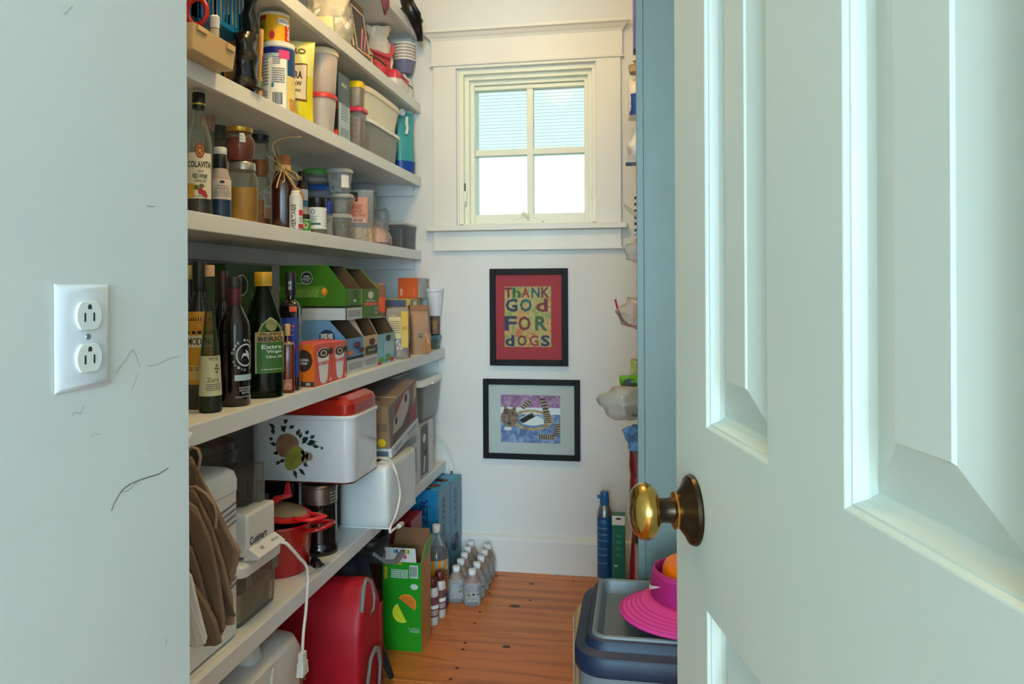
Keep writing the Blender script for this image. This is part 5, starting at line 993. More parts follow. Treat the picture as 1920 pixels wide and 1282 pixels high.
# upper row: two green sloped cartons
zu = zd + Hs + .0006; Xu = Xd - .012
y1a = at_x(648, 570, Xu).y; y1b = at_x(677, 570, Xu).y; y2b = at_x(712, 570, Xu).y
zlo = at_x(648, 541, Xu).z - zu; pu = at_y(614, 497, y1a); Hup = pu.z - zu; Lg = Xu - at_y(524, 540, y1a).x; cu_ = (Xu - pu.x) / Lg
pod_box('coffee_pod_box', 'green and white coffee pod carton with a black oval, open on a slant, upper row', (Xu - Lg, Xu, y1a, y1b - .0015, zu, zu + Hup), grn, cu_, zlo / Hup, nearface=[('panel', greyw, 0, 0, 1, .215), ('panel', dkb, 0, .215, 1, .255), ('disc', dkb, .42, .77, .09, .12, 24), ('ring', WHITE, .42, .77, .088, .118, .008, 28), ('text', WHITE, 'GREEN', .42, .80, .09, .035, 1.2), ('text', WHITE, 'MOUNTAIN', .42, .755, .12, .035, 1.2), ('text', WHITE, 'COFFEE', .42, .715, .08, .025, 1), ('panel', mat('carton_moss', (86, 136, 40), .45), .0, .4, .70, .62), ('disc', mat('print_amber', (214, 124, 20), .5), .69, .52, .045, .07), ('disc', mat('print_ambercore', (240, 170, 40), .5), .685, .54, .022, .035), ('lines', mat('print_palegreen', (150, 186, 90), .5), .1, .42, .6, .56, 5), ('text', WHITE, 'FRENCH ROAST', .3, .665, .3, .02, .6)],
        frontface=[('panel', greyw, 0, 0, 1, .40), ('panel', dkb, 0, .38, 1, .46), ('ring', dkb, .62, .84, .14, .10, .04), ('poly', WHITE, [(.4, .6), (.5, .66), (.6, .6), (.7, .66), (.55, .56)]), ('lines', GREYP, .1, .1, .9, .3, 3)])
pod_box('tea_pod_box', 'narrow bright green pod carton lined white, open on a slant, upper row', (Xu - Lg * .9, Xu - .004, y1b + .002, y2b, zu, zu + Hup * .98), grn2, cu_ * 1.25, zlo / Hup * 1.02, (200, 206, 212), frontface=[('panel', grn, .12, .0, 1, 1), ('disc', mat('print_leafwhite', (214, 220, 190), .5), .55, .78, .15, .13), ('text', WHITE, 'KEURIG', .55, .58, .5, .05, 1), ('panel', mat('print_coral', (226, 96, 70), .5), .2, .42, .92, .52), ('panel', greyw, .72, .12, .94, .34), ('bars', BLACKP, .74, .14, .92, .32, 8)])
# long dark green carton behind the bottles
b = (Xu - .30, Xu - .10, at_x(470, 540, Xu - .1).y, y1a - .012, zd, zd + .001)
b = (-1.165, -1.02, at_x(425, 540, -1.02).y, min(yA, y1a) - .014, zd, at_x(470, 496, -1.02).z)
bx = Box('coffee_pod_box', 'whole dark green coffee carton standing behind the oil bottles', 'box', b, mat('carton_forest', (44, 74, 26), .45))
bx.pr('+x', [('panel', greyw, 0, .0, 1, .12), ('disc', dkb, .30, .82, .13, .09), ('ring', WHITE, .30, .82, .13, .09, .012), ('disc', mat('print_amber', (214, 124, 20), .5), .82, .6, .04, .07), ('panel', mat('carton_moss', (86, 136, 40), .45), .5, .45, .95, .75)])
# bags and small things toward the window
x, y, z, r, h = spot('D', 714, .105, 34, 531)
t = thing('bean_bag', 'stand up bag of mottled beans with a coral top behind the green cartons', 'bag', (-.895, yD + .052, zd), to_cam(x, y)); h = at_x(718, 531, -.87).z - zd; bag_mesh(.030, r * 1.1, h, 51, .004, 'flat', 2.6).build('bag_film', mat('bean_print', (150, 120, 96), .5, var=.75, scale=70), t, smooth=50)
MB().loft([(h * .62, .026, r * 1.13, 2.6), (h * .82, .016, r * 1.13, 2.6)], 26, nz=.002, ns=14, seed=51, cap0=False, cap1=False).build('coral_band', mat('print_coral', (226, 96, 70), .5), t, smooth=50); MB().loft([(h * .80, .017, r * 1.12, 2.6), (h * .98, .006, r * 1.10, 2.6)], 26, nz=.002, ns=14, seed=51, cap0=False, cap1=False).build('brown_top', mat('kraft_brown', (140, 96, 66), .6), t, smooth=50)
x, y, z, r, h = spot('D', 745, .05, 44, 575)
t = thing('snack_bag', 'clear bag of dark dried fruit with a yellow stripe label', 'bag', (-.822, at_x(749, 620, -.815).y + .004, zd), to_cam(x, y)); h = at_x(749, 577, -.815).z - zd; bag_mesh(.030, r * .95, h, 61, .006, 'flat', 2.6).build('bag_film', clear('cloudy_film', (226, 214, 206), .45, .15, (206, 190, 180), .7, 40), t, smooth=50)
MB().loft([(.004, .020, r, 2.6), (h * .25, .024, r * 1.0, 2.6), (h * .45, .016, r * .9, 2.6)], 24, nz=.006, ns=40).build('dried_fruit', mat('dried_fruit', (84, 44, 34), .5, var=.5, scale=70, bump=.6), t, smooth=50)
f = lambda u, v: (.034 - .030 * v ** 2.2, u * r, v * h)
MB().sheet(f, .28, .22, .85, .93, 4, 8).build('yellow_stripe', mat('label_mustard', (206, 170, 50), .5), t); MB().sheet(f, -.8, .40, .25, .82, 4, 6).build('pale_label', mat('label_straw', (206, 190, 140), .5), t); g = lambda u, v: tuple(a + b for a, b in zip(f(u, v), (.001, 0, 0))); MB().text(g, 'NUTS', .56, .6, .4, .07, 1).lines(g, -.7, .5, .2, .75, 6).build('lettering', mat('print_olive2', (120, 96, 40), .5), t)
# kraft coffee bag
x, y, z, r, h = spot('D', 787, .028, 40, 572)
t = thing('coffee_bag', 'folded top kraft paper coffee bag with a round seal at the shelf edge', 'bag', (x - .006, y, zd), to_cam(x, y) + R(20)); kr = mat('kraft_paper', (176, 140, 112), .6, var=.08, bump=.35, bscale=30); r *= .92
q = MB().loft([(0, .034, r * .88, 7), (.004, .036, r * .92, 7), (h * .55, .037, r * .95, 6), (h * .80, .028, r * .97, 5), (h * .885, .012, r * .98, 5), (h * .9, .011, r * .98, 5)], 36, nz=.003, ns=24, seed=7); q.build('paper_body', kr, t, smooth=35)
MB().box(-.014, -r * .99, h * .885, .0145, r * .99, h).build('folded_top', mat('kraft_dark', (160, 116, 84), .6), t, bev=.002); f = lambda u, v: (.0405 + (0 if v < .55 else -(v - .55) * .035), u * r, v * h)
MB().disc(f, -.15, .38, .22, .045).build('green_seal', mat('seal_teal', (60, 100, 90), .5), t); g = lambda u, v: tuple(a + b for a, b in zip(f(u, v), (.0008, 0, 0))); MB().text(g, 'USDA', -.15, .388, .28, .02, 1).build('lettering', WHITE, t)
MB().poly(f, [(.1, .02), (.96, .02), (.96, .42), (.55, .40), (.1, .22)]).build('kraft_gusset', mat('kraft_orange', (176, 124, 84), .6), t); MB().poly(g, [(.38, .42), (.52, .42), (.80, .22), (.66, .22)]).build('pale_stroke', mat('kraft_pale', (214, 180, 150), .6), t)
# tea box on stacked little cartons
Xt = fd - .070
b = boxpx(Xt, 735, 768, 806, 558, zd); yk = YB - .124
zst = at_x(770, 577, Xt).z
bx = Box('spice_carton', 'black carton lying under the small yellow carton at the wall', 'box', (Xt - .15, Xt - .006, b[2] + .004, yk, zd, zst), mat('carton_soot', (54, 52, 54), .5)); bx.pr('+x', [('lines', GREYP, .55, .8, .95, .95, 3), ('panel', mat('label_tan', (214, 180, 110), .5), .3, .45, .7, .7)])
zmid = at_x(770, 560, Xt).z
bx = Box('yellow_carton', 'low yellow patterned carton under the orange tea box', 'box', (Xt - .14, Xt, b[2], yk - .002, zst + .0006, zmid), mat('carton_lemon', (206, 180, 90), .5)); bx.pr('+x', [('lines', choc, .1, .2, .5, .85, 3), ('disc', mat('print_oliveleaf', (120, 130, 60), .5), .8, .5, .08, .3), ('panel', WHITE, .3, .2, .62, .7)]); bx.pr('-y', [('panel', mat('print_bluegrey', (90, 100, 130), .5), .3, .1, .9, .9)])
b2 = boxpx(Xt + .004, 752, 783, 803, 521, zmid + .0006); 
bx = Box('tea_box', 'orange tea carton with white end on top of the yellow carton', 'box', (Xt - .075, Xt + .004, b2[2], YB - .010, zmid + .0006, b2[5]), mat('carton_tangerine', (206, 90, 30), .42))
bx.pr('-y', [('text', mat('print_cream', (246, 230, 220), .5), 'TAZO', .17, .30, .36, .13, 1, 90), ('panel', mat('carton_tangerine2', (220, 110, 50), .45), .78, .1, .84, .5)])
bx.pr('+x', [('panel', mat('carton_ash', (176, 180, 180), .45), 0.02, 0, 1, 1), ('lines', mat('print_cream', (246, 230, 220), .5), .05, .05, .2, .6, 5), ('disc', GREYP, .85, .85, .1, .08), ('panel', GREYP, .78, .3, .92, .7)])
# white cup upside at the wall, jars below
x, y, z, r, h = spot('D', 815, .02, 30, 541); y = min(y, YB - r - .006)
zj = at_x(817, 592, fd - .03).z; zg = at_x(808, 628, fd - .04).z
t = tub('glass_dish', 'oval glass dish with a blue and green lid at the window wall', 'dish', fd - .05, YB - .062, zd, .042, .056, zg - zd, clear('dish_glass', (206, 216, 206), .3, .06, (150, 166, 156)), mat('lid_tealgreen', (50, 110, 130), .35), 3, .88, .012, .003, .5, mat('relish_green', (90, 120, 70), .5, var=.5, scale=50))
x2, y2, _, r2, h2 = spot('D', 817, .035, 18, 592, zg + .0006); y2 = min(y2, YB - r2 - .01)
t = lathe_thing('spice_jar', 'small jar of tan spice standing on the glass dish', 'jar', x2, y2, zg + .0006); MB().lathe([(r2 * .95, 0), (r2, .003), (r2, h2 * .8), (r2 * .9, h2 * .84)], 24).build('jar_wall', gl_jar, t, smooth=40); MB().lathe([(r2 * .9, .003), (r2 * .93, h2 * .74)], 20).build('spice', mat('tan_spice', (176, 130, 96), .7, var=.3, scale=90), t, smooth=40); cap(t, r2 * .98, h2 * .82, h2, mat('cap_brown', (120, 86, 66), .5), 'lid')
bx = Box('blue_carton', 'small slate blue carton on the glass dish beside the kraft bag', 'box', (fd - .085, fd - .052, YB - .108, YB - .062, zg + .0006, at_x(795, 604, fd - .05).z), mat('carton_steelblue', (84, 120, 150), .5)); bx.pr('+x', [('panel', mat('carton_palesky', (170, 206, 220), .45), .3, .2, .9, .6)])
zc0 = zg + .0006 + h2 + .0006
t = thing('paper_cup', 'white tapered plastic cup with a rolled rim against the window wall', 'cup', (x2, y2 - .002, zc0)); hc = at_x(815, 541, x2).z - zc0; rc = .034
MB().lathe([(rc * .72, 0), (rc * .74, .002), (rc * .97, hc * .9), (rc * .97, hc * .9)], 32).build('cup_wall', mat('cup_white2', (222, 226, 230), .4), t, smooth=40); MB().lathe([(rc * 1.0, hc * .88), (rc * 1.07, hc * .9), (rc * 1.07, hc), (rc * .95, hc), (rc * .93, hc * .92)], 32).build('cup_rim', mat('cup_white2', (222, 226, 230), .4), t, smooth=40)
# ================================================================== shelf E: appliances
ze = SH['E']; fe = XF['E']
appl = mat('appliance_white', (222, 226, 226), .32, var=.01); appl2 = mat('appliance_offwhite', (226, 227, 224), .35, var=.01)
smoke = clear('smoky_plastic_bowl', (196, 188, 178), .14, .06, (160, 150, 140))
def rbox(a, b, secs, n=9, seg=48): return MB().loft([(z, a * k, b * k, n) for z, k in secs], seg)
# bread machine
X0 = -.80; y1 = at_x(451, 900, X0).y; y0 = y1 - .235; zt = at_x(449, 866, X0).z; H = zt - ze - .008
t = thing('bread_machine', 'tall white bread machine with slotted vents, behind the hanging brown paper bags', 'appliance', (X0 - .13, (y0 + y1) / 2, ze)); hy = (y1 - y0) / 2
rbox(.13, hy, [(.006, .985), (.02, .99), (H * .86, .995)], 14).build('lower_housing', appl, t, smooth=30)
MB().loft([(H * .865, .131, hy * 1.0, 14), (H * .93, .131, hy * 1.0, 14), (H * .975, .127, hy * .98, 12), (H * .995, .118, hy * .93, 10), (H, .10, hy * .85, 8)], 48).build('lid', appl, t, smooth=50)
for i in range(4):
    for zc_ in (.40, .77):
        MB().prism([(hy * .30, H * zc_ - i * .012 - .002), (hy * .84, H * zc_ - i * .012 + .006), (hy * .84, H * zc_ - i * .012 + .010), (hy * .30, H * zc_ - i * .012 + .002)], lambda u, v, w: (.129 - .0015 + w * 1.5, u, v), .0012 + .0008).build('vent_slot', mat('vent_shadow', (120, 126, 128), .5), t)
MB().box(.1285, -hy * .70, H * .52, .145, -hy * .25, H * .70).build('side_handle', WHITE, t, bev=.003); MB().box(.1285, -hy * .20, H * .38, .142, hy * .12, H * .54).build('side_handle', WHITE, t, bev=.003)
MB().box(-.11, -hy * .9, 0, .115, hy * .85, .0058).build('base_foot', mat('rubber_grey', (90, 92, 90), .7), t)
# clear bin under the food processor
bx0, bY0, bY1 = -.805, 1.415, 1.582
hb = at_x(447, 1064, bx0).z - ze
pan = clear('clear_bin', (232, 230, 218), .14, .1, (206, 198, 184))
t = thing('storage_tub', 'clear lidded tub full of beige flour under the food processor', 'tub', (bx0 - .12, (bY0 + bY1) / 2, ze)); hy = (bY1 - bY0) / 2
rbox(.12, hy, [(0, .93), (.003, .95), (hb * .82, .985), (hb * .86, 1)], 14).build('tub_wall', pan, t, smooth=35)
rbox(.111, hy * .92, [(.004, .95), (hb * .50, 1), (hb * .505, .97)], 12).build('flour', mat('beige_flour', (196, 172, 146), .8, var=.1, bump=.2), t, smooth=35)
MB().loft([(hb * .80, .128, hy * 1.07, 10), (hb * .94, .129, hy * 1.08, 10), (hb * .98, .125, hy * 1.05, 10), (hb, .116, hy * .97, 10)], 48).build('tub_lid', appl2, t, smooth=40)
for yy in (-hy * .6, hy * .75): MB().box(.119, yy - .012, hb * .58, .1235, yy + .012, hb * .80).build('latch', pan, t, bev=.001)
# food processor on it
zp = ze + hb + .0006; pX = -.80; pY0, pY1 = 1.436, at_x(516, 970, -.80).y; zpt = at_x(514, 936, pX).z; hp = zpt - zp
t = thing('food_processor', 'white food processor with smoky bowl and feed tube standing on the clear tub', 'appliance', (pX - .12, (pY0 + pY1) / 2, zp)); hy = (pY1 - pY0) / 2
MB().prism([(-.11, .006), (.112, .006), (.12, .03), (.120, hp * .99), (-.11, hp * 1.0)], lambda u, v, w: (u, -hy + w, v), 2 * hy).build('motor_base', appl2, t, bev=.006)
MB().prism([(.105, .0), (.142, .004), (.146, .010), (.119, .028)], lambda u, v, w: (u, -hy * .98 + w, v), 2 * hy * .98).build('control_lip', appl2, t, bev=.002)
f = lambda u, v: (.1204, u, v); MB().text(f, 'Cuisinart', -hy * .28, hp * .40, .072, .017, 1.5).lines(f, -hy * .55, hp * .26, -hy * .1, hp * .29, 1).build('lettering', BLACKP, t)
fl_ = lambda u, v: (.1195 + (1 - v) * .0262, u, .0286 - (1 - v) * .0180); MB().text(fl_, 'off/pulse', hy * .55, .5, .03, .28, .6).build('lettering', GREYP, t); MB().text(fl_, 'on', -hy * .4, .5, .012, .25, .6).build('lettering', GREYP, t)
rb = .074; zb0, zb1 = hp + .004, at_x(430, 815, pX - .13).z - zp
ctr = (-.03, .006)
q = MB(); q.loft([(zb0, rb * .8, rb * .8, 2, *ctr), (zb0 + .02, rb * .95, rb * .95, 2, *ctr), (zb1 - .03, rb, rb, 2, *ctr), (zb1 - .03, rb * 1.06, rb * 1.06, 2, *ctr), (zb1 - .018, rb * 1.06, rb * 1.06, 2, *ctr), (zb1 - .016, rb * .98, rb * .98, 2, *ctr), (zb1, rb * .96, rb * .96, 2, *ctr)], 40); q.build('work_bowl', smoke, t, smooth=40)
MB().loft([(hp + .001, .032, .03, 3, .055, hy * .18), (zb1 - .05, .034, .032, 3, .055, hy * .18)], 28).build('feed_tube', smoke, t, smooth=50); MB().loft([(hp + .001, .011, .012, 3, .09, hy * .70), (zb1 - .05, .012, .013, 3, .09, hy * .70)], 20).build('feed_tube', clear('clear_tube', (200, 196, 184), .2, .05), t, smooth=50)
# its white cord, over the edge and down
pts = [(525, 1016, -.765), (536, 1018, -.755), (548, 1030, -.748), (562, 1046, -.744), (574, 1060, -.742), (577, 1080, -.742), (576, 1110, -.742), (573, 1150, -.742), (569, 1185, -.742), (567, 1222, -.742)]
P = [at_x(a, b, x) for a, b, x in pts]; o = P[5]
cwht = mat('cord_white', (224, 222, 212), .45)
t = thing('power_cord', 'white power cord of the food processor dangling past the lowest shelf', 'cord', o)
sm = [];
for i in range(len(P) - 1):
    for k in range(6):
        u = k / 6; a, b_, c, d = P[max(i - 1, 0)], P[i], P[i + 1], P[min(i + 2, len(P) - 1)]; sm.append(.5 * ((2 * b_) + (c - a) * u + (2 * a - 5 * b_ + 4 * c - d) * u * u + (-a + 3 * b_ - 3 * c + d) * u ** 3) - o)
sm.append(P[-1] - o); MB().tube(sm, .0036, 8).build('cable', cwht, t, smooth=60)
e = P[-1] - o; pl = MB(); pl.box(e.x - .006, e.y - .010, e.z - .022, e.x + .006, e.y + .010, e.z); pl.box(e.x - .008, e.y - .013, e.z - .026, e.x + .008, e.y + .013, e.z - .022); pl.prism([(-.011, 0), (.011, 0), (.016, -.024), (-.016, -.024)], lambda u, v, w: (e.x - .008 + w, e.y + u, e.z - .026 + v), .016); pl.build('plug', cwht, t, bev=.001)
for s_ in (-1, 1): MB().box(e.x - .0035, e.y + s_ * .0075 - .001, e.z - .066, e.x + .0035, e.y + s_ * .0075 + .001, e.z - .05).build('prong', mat('prong_brass', (150, 130, 100), .3, .9), t)
# red pot with its lid propped in it
redm = mat('enamel_red', (176, 8, 24), .22, coat=.4, var=.04); redm2 = mat('silicone_red', (216, 16, 26), .35)
pc = Vector((-.885, 1.745, ze)); rp = .078; hpz = .118
t = thing('sauce_pot', 'red enamel pot with loop handle between food processor and coffee grinder', 'pot', pc)
MB().loft([(0, rp * .84, rp * .84, 2), (.004, rp * .88, rp * .88, 2), (hpz * .98, rp, rp, 2), (hpz, rp * 1.03, rp * 1.03, 2), (hpz + .004, rp * 1.0, rp * 1.0, 2), (hpz, rp * .95, rp * .95, 2), (.008, rp * .84, rp * .84, 2)], 40).build('pot_wall', redm, t, smooth=40)
MB().loft([(.0085, rp * .83, rp * .83, 2), (hpz * .995, rp * .945, rp * .945, 2)], 40, cap1=False).build('pot_lining', mat('lining_black', (26, 24, 24), .3), t, smooth=40)
def loop(cx, cy, z, a, L, W_, rr): # flat loop handle pointing along angle a
    return [(cx + math.cos(a) * u - math.sin(a) * v, cy + math.sin(a) * u + math.cos(a) * v, z + w) for u, v, w in [(-.01, -W_, 0), (L * .45, -W_, .004), (L * .85, -W_ * .75, .008), (L, -W_ * .3, .010), (L, W_ * .3, .010), (L * .85, W_ * .75, .008), (L * .45, W_, .004), (-.01, W_, 0)]]
MB().tube(loop(rp * .95 * math.cos(R(5)), rp * .95 * math.sin(R(5)), hpz - .012, R(5), .055, .034, .008), .009, 10, flat=.6).build('loop_handle', redm, t, smooth=60)
t = thing('pot_lid', 'red rimmed pot lid lying askew on the red pot, loop handle toward the aisle', 'lid', pc + Vector((-.006, .0, hpz + .020)), 0, None, (R(-4), R(9), 0))
MB().loft([(0, rp * .98, rp * .98, 2), (.006, rp * 1.0, rp * 1.0, 2), (.012, rp * .9, rp * .9, 2), (.02, rp * .45, rp * .45, 2), (.022, rp * .1, rp * .1, 2)], 40).build('lid_dome', mat('lid_tan', (150, 130, 96), .4, var=.2), t, smooth=40)
MB().loft([(-.001, rp * 1.01, rp * 1.01, 2), (.003, rp * 1.04, rp * 1.04, 2), (.010, rp * 1.03, rp * 1.03, 2), (.012, rp * .92, rp * .92, 2)], 40, cap0=False, cap1=False).build('silicone_rim', redm2, t, smooth=40)
MB().tube(loop(rp * .9 * math.cos(R(-8)), rp * .9 * math.sin(R(-8)), .008, R(-8), .05, .032, .008), .010, 10, flat=.5).build('loop_handle', redm2, t, smooth=60)
MB().tube([(-rp * .2, -rp * .8, .02), (0, -rp * .2, .042), (.0, rp * .5, .036), (-.02, rp * .9, .06)], [.008, .012, .012, .004], 10, flat=.5).build('lid_grip', redm2, t, smooth=60)
# coffee grinder
x, y, r = -.842, 1.882, .0465; hg = at_x(611, 897, -.842).z - ze
t = lathe_thing('coffee_grinder', 'black cylindrical coffee grinder with brushed steel top', 'grinder', x, y, ze); steel = mat('brushed_steel', (150, 138, 128), .3, .9, var=.12, scale=40); gb = mat('gloss_black', (14, 13, 13), .15, coat=.4)
MB().lathe([(r * 1.03, 0), (r * 1.05, .004), (r * 1.05, .022), (r * .98, .026), (r * .97, .03), (r * .97, hg * .72)], 44).build('grinder_body', gb, t, smooth=40); MB().lathe([(r * .97, hg * .722), (r * 1.0, hg * .73), (r * 1.0, hg * .955)], 44).build('steel_sleeve', steel, t, smooth=40); MB().lathe([(r * 1.02, hg * .957), (r * 1.03, hg * .965), (r * 1.02, hg * .985), (r * .95, hg), (.001, hg)], 44).build('grinder_lid', mat('lid_steel', (110, 98, 92), .35, .8), t, smooth=40)
f = wrap([(r * 1.0, 0), (r * 1.0, hg)], .0006)
for i in range(4): MB().sheet(f, 36, hg * (.75 + .045 * i), 66, hg * (.762 + .045 * i), 6, 1).build('grip_groove', mat('groove_light', (190, 182, 174), .4), t)
MB().loft([(hg * 1.0, .014, .009, 4, -.02, -.034), (hg + .006, .013, .008, 4, -.02, -.034)], 20).build('thumb_tab', gb, t, smooth=40)
t = thing('power_plug', 'black plug and short cord lying in front of the coffee grinder', 'plug', at_z(592, 1060, ze) + Vector((.0, 0, .0)), R(-40)); MB().loft([(0, .02, .011, 4), (.014, .017, .009, 4), (.018, .01, .006, 4)], 20).build('plug_body', blackcap, t, smooth=40); MB().tube([(-.018, 0, .008), (-.04, .01, .006), (-.055, .03, .006)], .0035, 8).build('cable', blackcap, t, smooth=60)
for s_ in (-1, 1): MB().box(.018, s_ * .006 - .001, .006, .034, s_ * .006 + .001, .012).build('prong', mat('prong_brass', (150, 130, 100), .3, .9), t)
# black coffee machine behind the grinder carrying the bread box
zk = .620
t = thing('coffee_maker', 'black boxy coffee maker with a silver sticker, under the bread box', 'appliance', (-.975, 1.945, ze)); MB().loft([(0, .075, .085, 8), (zk - ze - .004, .075, .085, 8), (zk - ze, .07, .08, 8)], 40).build('machine_body', gb, t, smooth=35); MB().sheet(lambda u, v: (u, -.0856, v), -.03, .115, .0, .155).build('silver_sticker', mat('sticker_silver', (150, 156, 164), .3, .5), t)
MB().lathe([(.02, .0), (.02, .15), (.014, .16)], 20).build('water_tube', steel, t, loc=(.088, .055, 0), smooth=40)
t = thing('glass_pitcher', 'smoky glass pitcher with a steel collar behind the red pot', 'pitcher', (-1.06, 1.77, ze), R(160)); MB().lathe([(.048, 0), (.052, .004), (.052, .12), (.04, .15), (.044, .17)], 32).build('pitcher_wall', clear('pitcher_glass', (160, 166, 160), .3, .06, (90, 96, 92)), t, smooth=50); MB().lathe([(.0535, .075), (.0545, .08), (.0545, .095), (.0535, .10)], 32, cap0=False, cap1=False).build('steel_collar', steel, t, smooth=40); MB().tube([(.05, .0, .15), (.08, 0, .15), (.085, 0, .11), (.07, 0, .07), (.052, 0, .07)], .006, 8).build('handle', gb, t, smooth=60)
# bread box
X1 = -.738; Y0, Y1 = 1.853, 2.064; XL0 = -1.03; zb_ = .6206; bh = at_x(655, 783, X1).z - zb_
t = thing('bread_box', 'white enamel bread box with red lid and painted fruit spray', 'box', ((X1 + XL0) / 2, (Y0 + Y1) / 2, zb_)); hx, hy = (X1 - XL0) / 2, (Y1 - Y0) / 2
enam = mat('enamel_white', (222, 226, 228), .14, coat=.5, var=.02)
def rr(k, cr=.032, n=6):   # rounded rectangle outline
    pts = []
    for cx, cy, a0 in ((hx - cr, -hy + cr, -90), (hx - cr, hy - cr, 0), (-hx + cr, hy - cr, 90), (-hx + cr, -hy + cr, 180)):
        for i in range(n + 1): a = R(a0 + 90 * i / n); pts.append((cx + (cr + k) * math.cos(a), cy + (cr + k) * math.sin(a)))
    return pts
def rloft(levels, **kw):
    q = MB(); n = len(rr(0));
    for z, k in levels: q.v += [(x, y, z) for x, y in rr(k)]
    for j in range(len(levels) - 1): q.f += [(j * n + i, j * n + (i + 1) % n, (j + 1) * n + (i + 1) % n, (j + 1) * n + i) for i in range(n)]
    q.f += [tuple(range(n))[::-1], tuple((len(levels) - 1) * n + i for i in range(n))]; q.m = [0] * len(q.f); return q
rloft([(0, -.006), (.002, -.002), (.006, 0), (bh - .012, 0), (bh - .010, .0035), (bh - .004, .0045), (bh, .002)]).build('box_wall', enam, t, smooth=35)
rloft([(.0, -.003), (.0015, -.0005), (.0035, .0008), (.005, .0002)]).build('red_foot', mat('enamel_oxblood', (96, 24, 20), .3), t, smooth=40)
lh = min(.856 - .006 - zb_ - bh, .05)
rloft([(bh + .0005, -.004), (bh + .004, -.003), (bh + lh * .55, -.003), (bh + lh * .80, -.010), (bh + lh, -.03)]).build('lid', mat('enamel_redlid', (172, 38, 26), .2, coat=.4, var=.08), t, smooth=25)
MB().ring(lambda u, v: (hx + .0006, u, bh * .5 + v), .0, 0, hy * .68, bh * .40, .004, 36).build('pressed_ring', enam, t)
f = lambda u, v: ((u - .5) * 2 * hx, -hy - .0007, v * bh); g = lambda u, v: ((u - .5) * 2 * hx, -hy - .0012, v * bh); g2 = lambda u, v: ((u - .5) * 2 * hx, -hy - .0017, v * bh)
ap_ = mat('fruit_apple', (150, 110, 84), .35, var=.3, scale=40); pr_ = mat('fruit_pear', (150, 146, 64), .35, var=.2, scale=40); lf = mat('fruit_leaf', (36, 58, 44), .4); bry = mat('fruit_berry', (156, 138, 110), .4, var=.25, scale=90)
ax_ = bh / (2 * hx)
def blob(fn, cu, cv, ru, rv, m, nm, rot=0, n=18):
    q = MB(); pts = []
    for i in range(n): a = 2 * math.pi * i / n; x, y = ru * math.cos(a), rv * math.sin(a) * (1 + .18 * math.cos(a)); pts.append((cu + (x * math.cos(R(rot)) - y * math.sin(R(rot))) * ax_, cv + x * math.sin(R(rot)) + y * math.cos(R(rot))))
    q.poly(fn, pts); return q.build(nm, m, t)
for (u, v, a, L) in ((.33, .78, 40, .10), (.27, .80, 150, .14), (.36, .86, 75, .12), (.28, .55, 165, .12), (.30, .44, 190, .10), (.52, .64, 20, .12), (.56, .58, 5, .16), (.60, .66, 35, .10), (.56, .72, 55, .08), (.62, .56, -10, .12), (.25, .70, 100, .13), (.47, .70, 60, .12), (.36, .74, 120, .13), (.40, .80, 30, .10), (.58, .62, 0, .14), (.53, .30, -30, .10), (.33, .48, 200, .14), (.44, .20, -70, .15), (.49, .22, -45, .15), (.36, .35, 210, .12), (.30, .32, 235, .08), (.70, .52, 20, .05), (.24, .62, 140, .07), (.52, .58, 40, .14), (.50, .66, 70, .10)):
    q = MB(); c_, s_ = math.cos(R(a)), math.sin(R(a)); pts = [(u, v), (u + (L * .4 * c_ - .038 * s_) * ax_, v + L * .4 * s_ + .03 * c_), (u + L * c_ * ax_, v + L * s_), (u + (L * .45 * c_ + .03 * s_) * ax_, v + L * .45 * s_ - .03 * c_)]; q.poly(f, pts); q.build('painted_leaf', lf, t)
blob(g, .375, .56, .17, .19, ap_, 'painted_apple', -50); blob(g2, .45, .36, .20, .135, pr_, 'painted_pear', 55)
for (u, v, r_) in ((.55, .36, .055), (.59, .40, .06), (.56, .43, .045), (.53, .46, .03), (.51, .74, .02)): blob(g2, u, v, r_, r_, bry, 'painted_berry', 0, 12)
# toaster and its cord
X1 = -.714; Y0, Y1 = 2.072, 2.358; tx0 = -.872; th = .618 - ze
t = thing('toaster', 'long white toaster jutting over the shelf edge under the flat boxes', 'toaster', ((X1 + tx0) / 2, (Y0 + Y1) / 2, ze)); hx, hy = (X1 - tx0) / 2, (Y1 - Y0) / 2
rbox(hx, hy, [(.006, .965), (.010, .99), (.03, 1), (th * .90, .995), (th * .965, .975), (th, .93)], 11, 56).build('toaster_shell', appl, t, smooth=50)
MB().box(-hx * .95, -hy * .95, .0006, hx * .95, hy * .95, .0058).build('base_plate', appl2, t)
for s_ in (-1,): MB().box(-hx * .45, -hy * .62, th + .0003, hx * .35, hy * .75, th + .0008).build('toast_slot', mat('slot_dark', (26, 24, 24), .5), t)
MB().text(lambda u, v: (u, v, th + .0010), 'BAGEL', hx * .5, -hy * .78, .028, .010, .8).build('lettering', GREYP, t)
pts = [(706, 874, -.80, 2.17), (728, 874, -.74, 2.13), (742, 884, -.703, 2.14), (748, 905, -.700, 2.16), (750, 930, -.700, 2.17), (742, 965, -.702, 2.13), (733, 985, -.704, 2.09), (731, 998, -.704, 2.085), (738, 992, -.70, 2.11), (748, 986, -.698, 2.15)]
P = []
for a, b_, x, yy in pts: P.append(at_x(a, b_, x))
P[0] = Vector((-.80, P[1].y + .01, .6215)); P[1].z = .624
o = P[4]; t = thing('power_cord', 'white toaster cord looped down the toaster front with a bound end', 'cord', o); sm = []
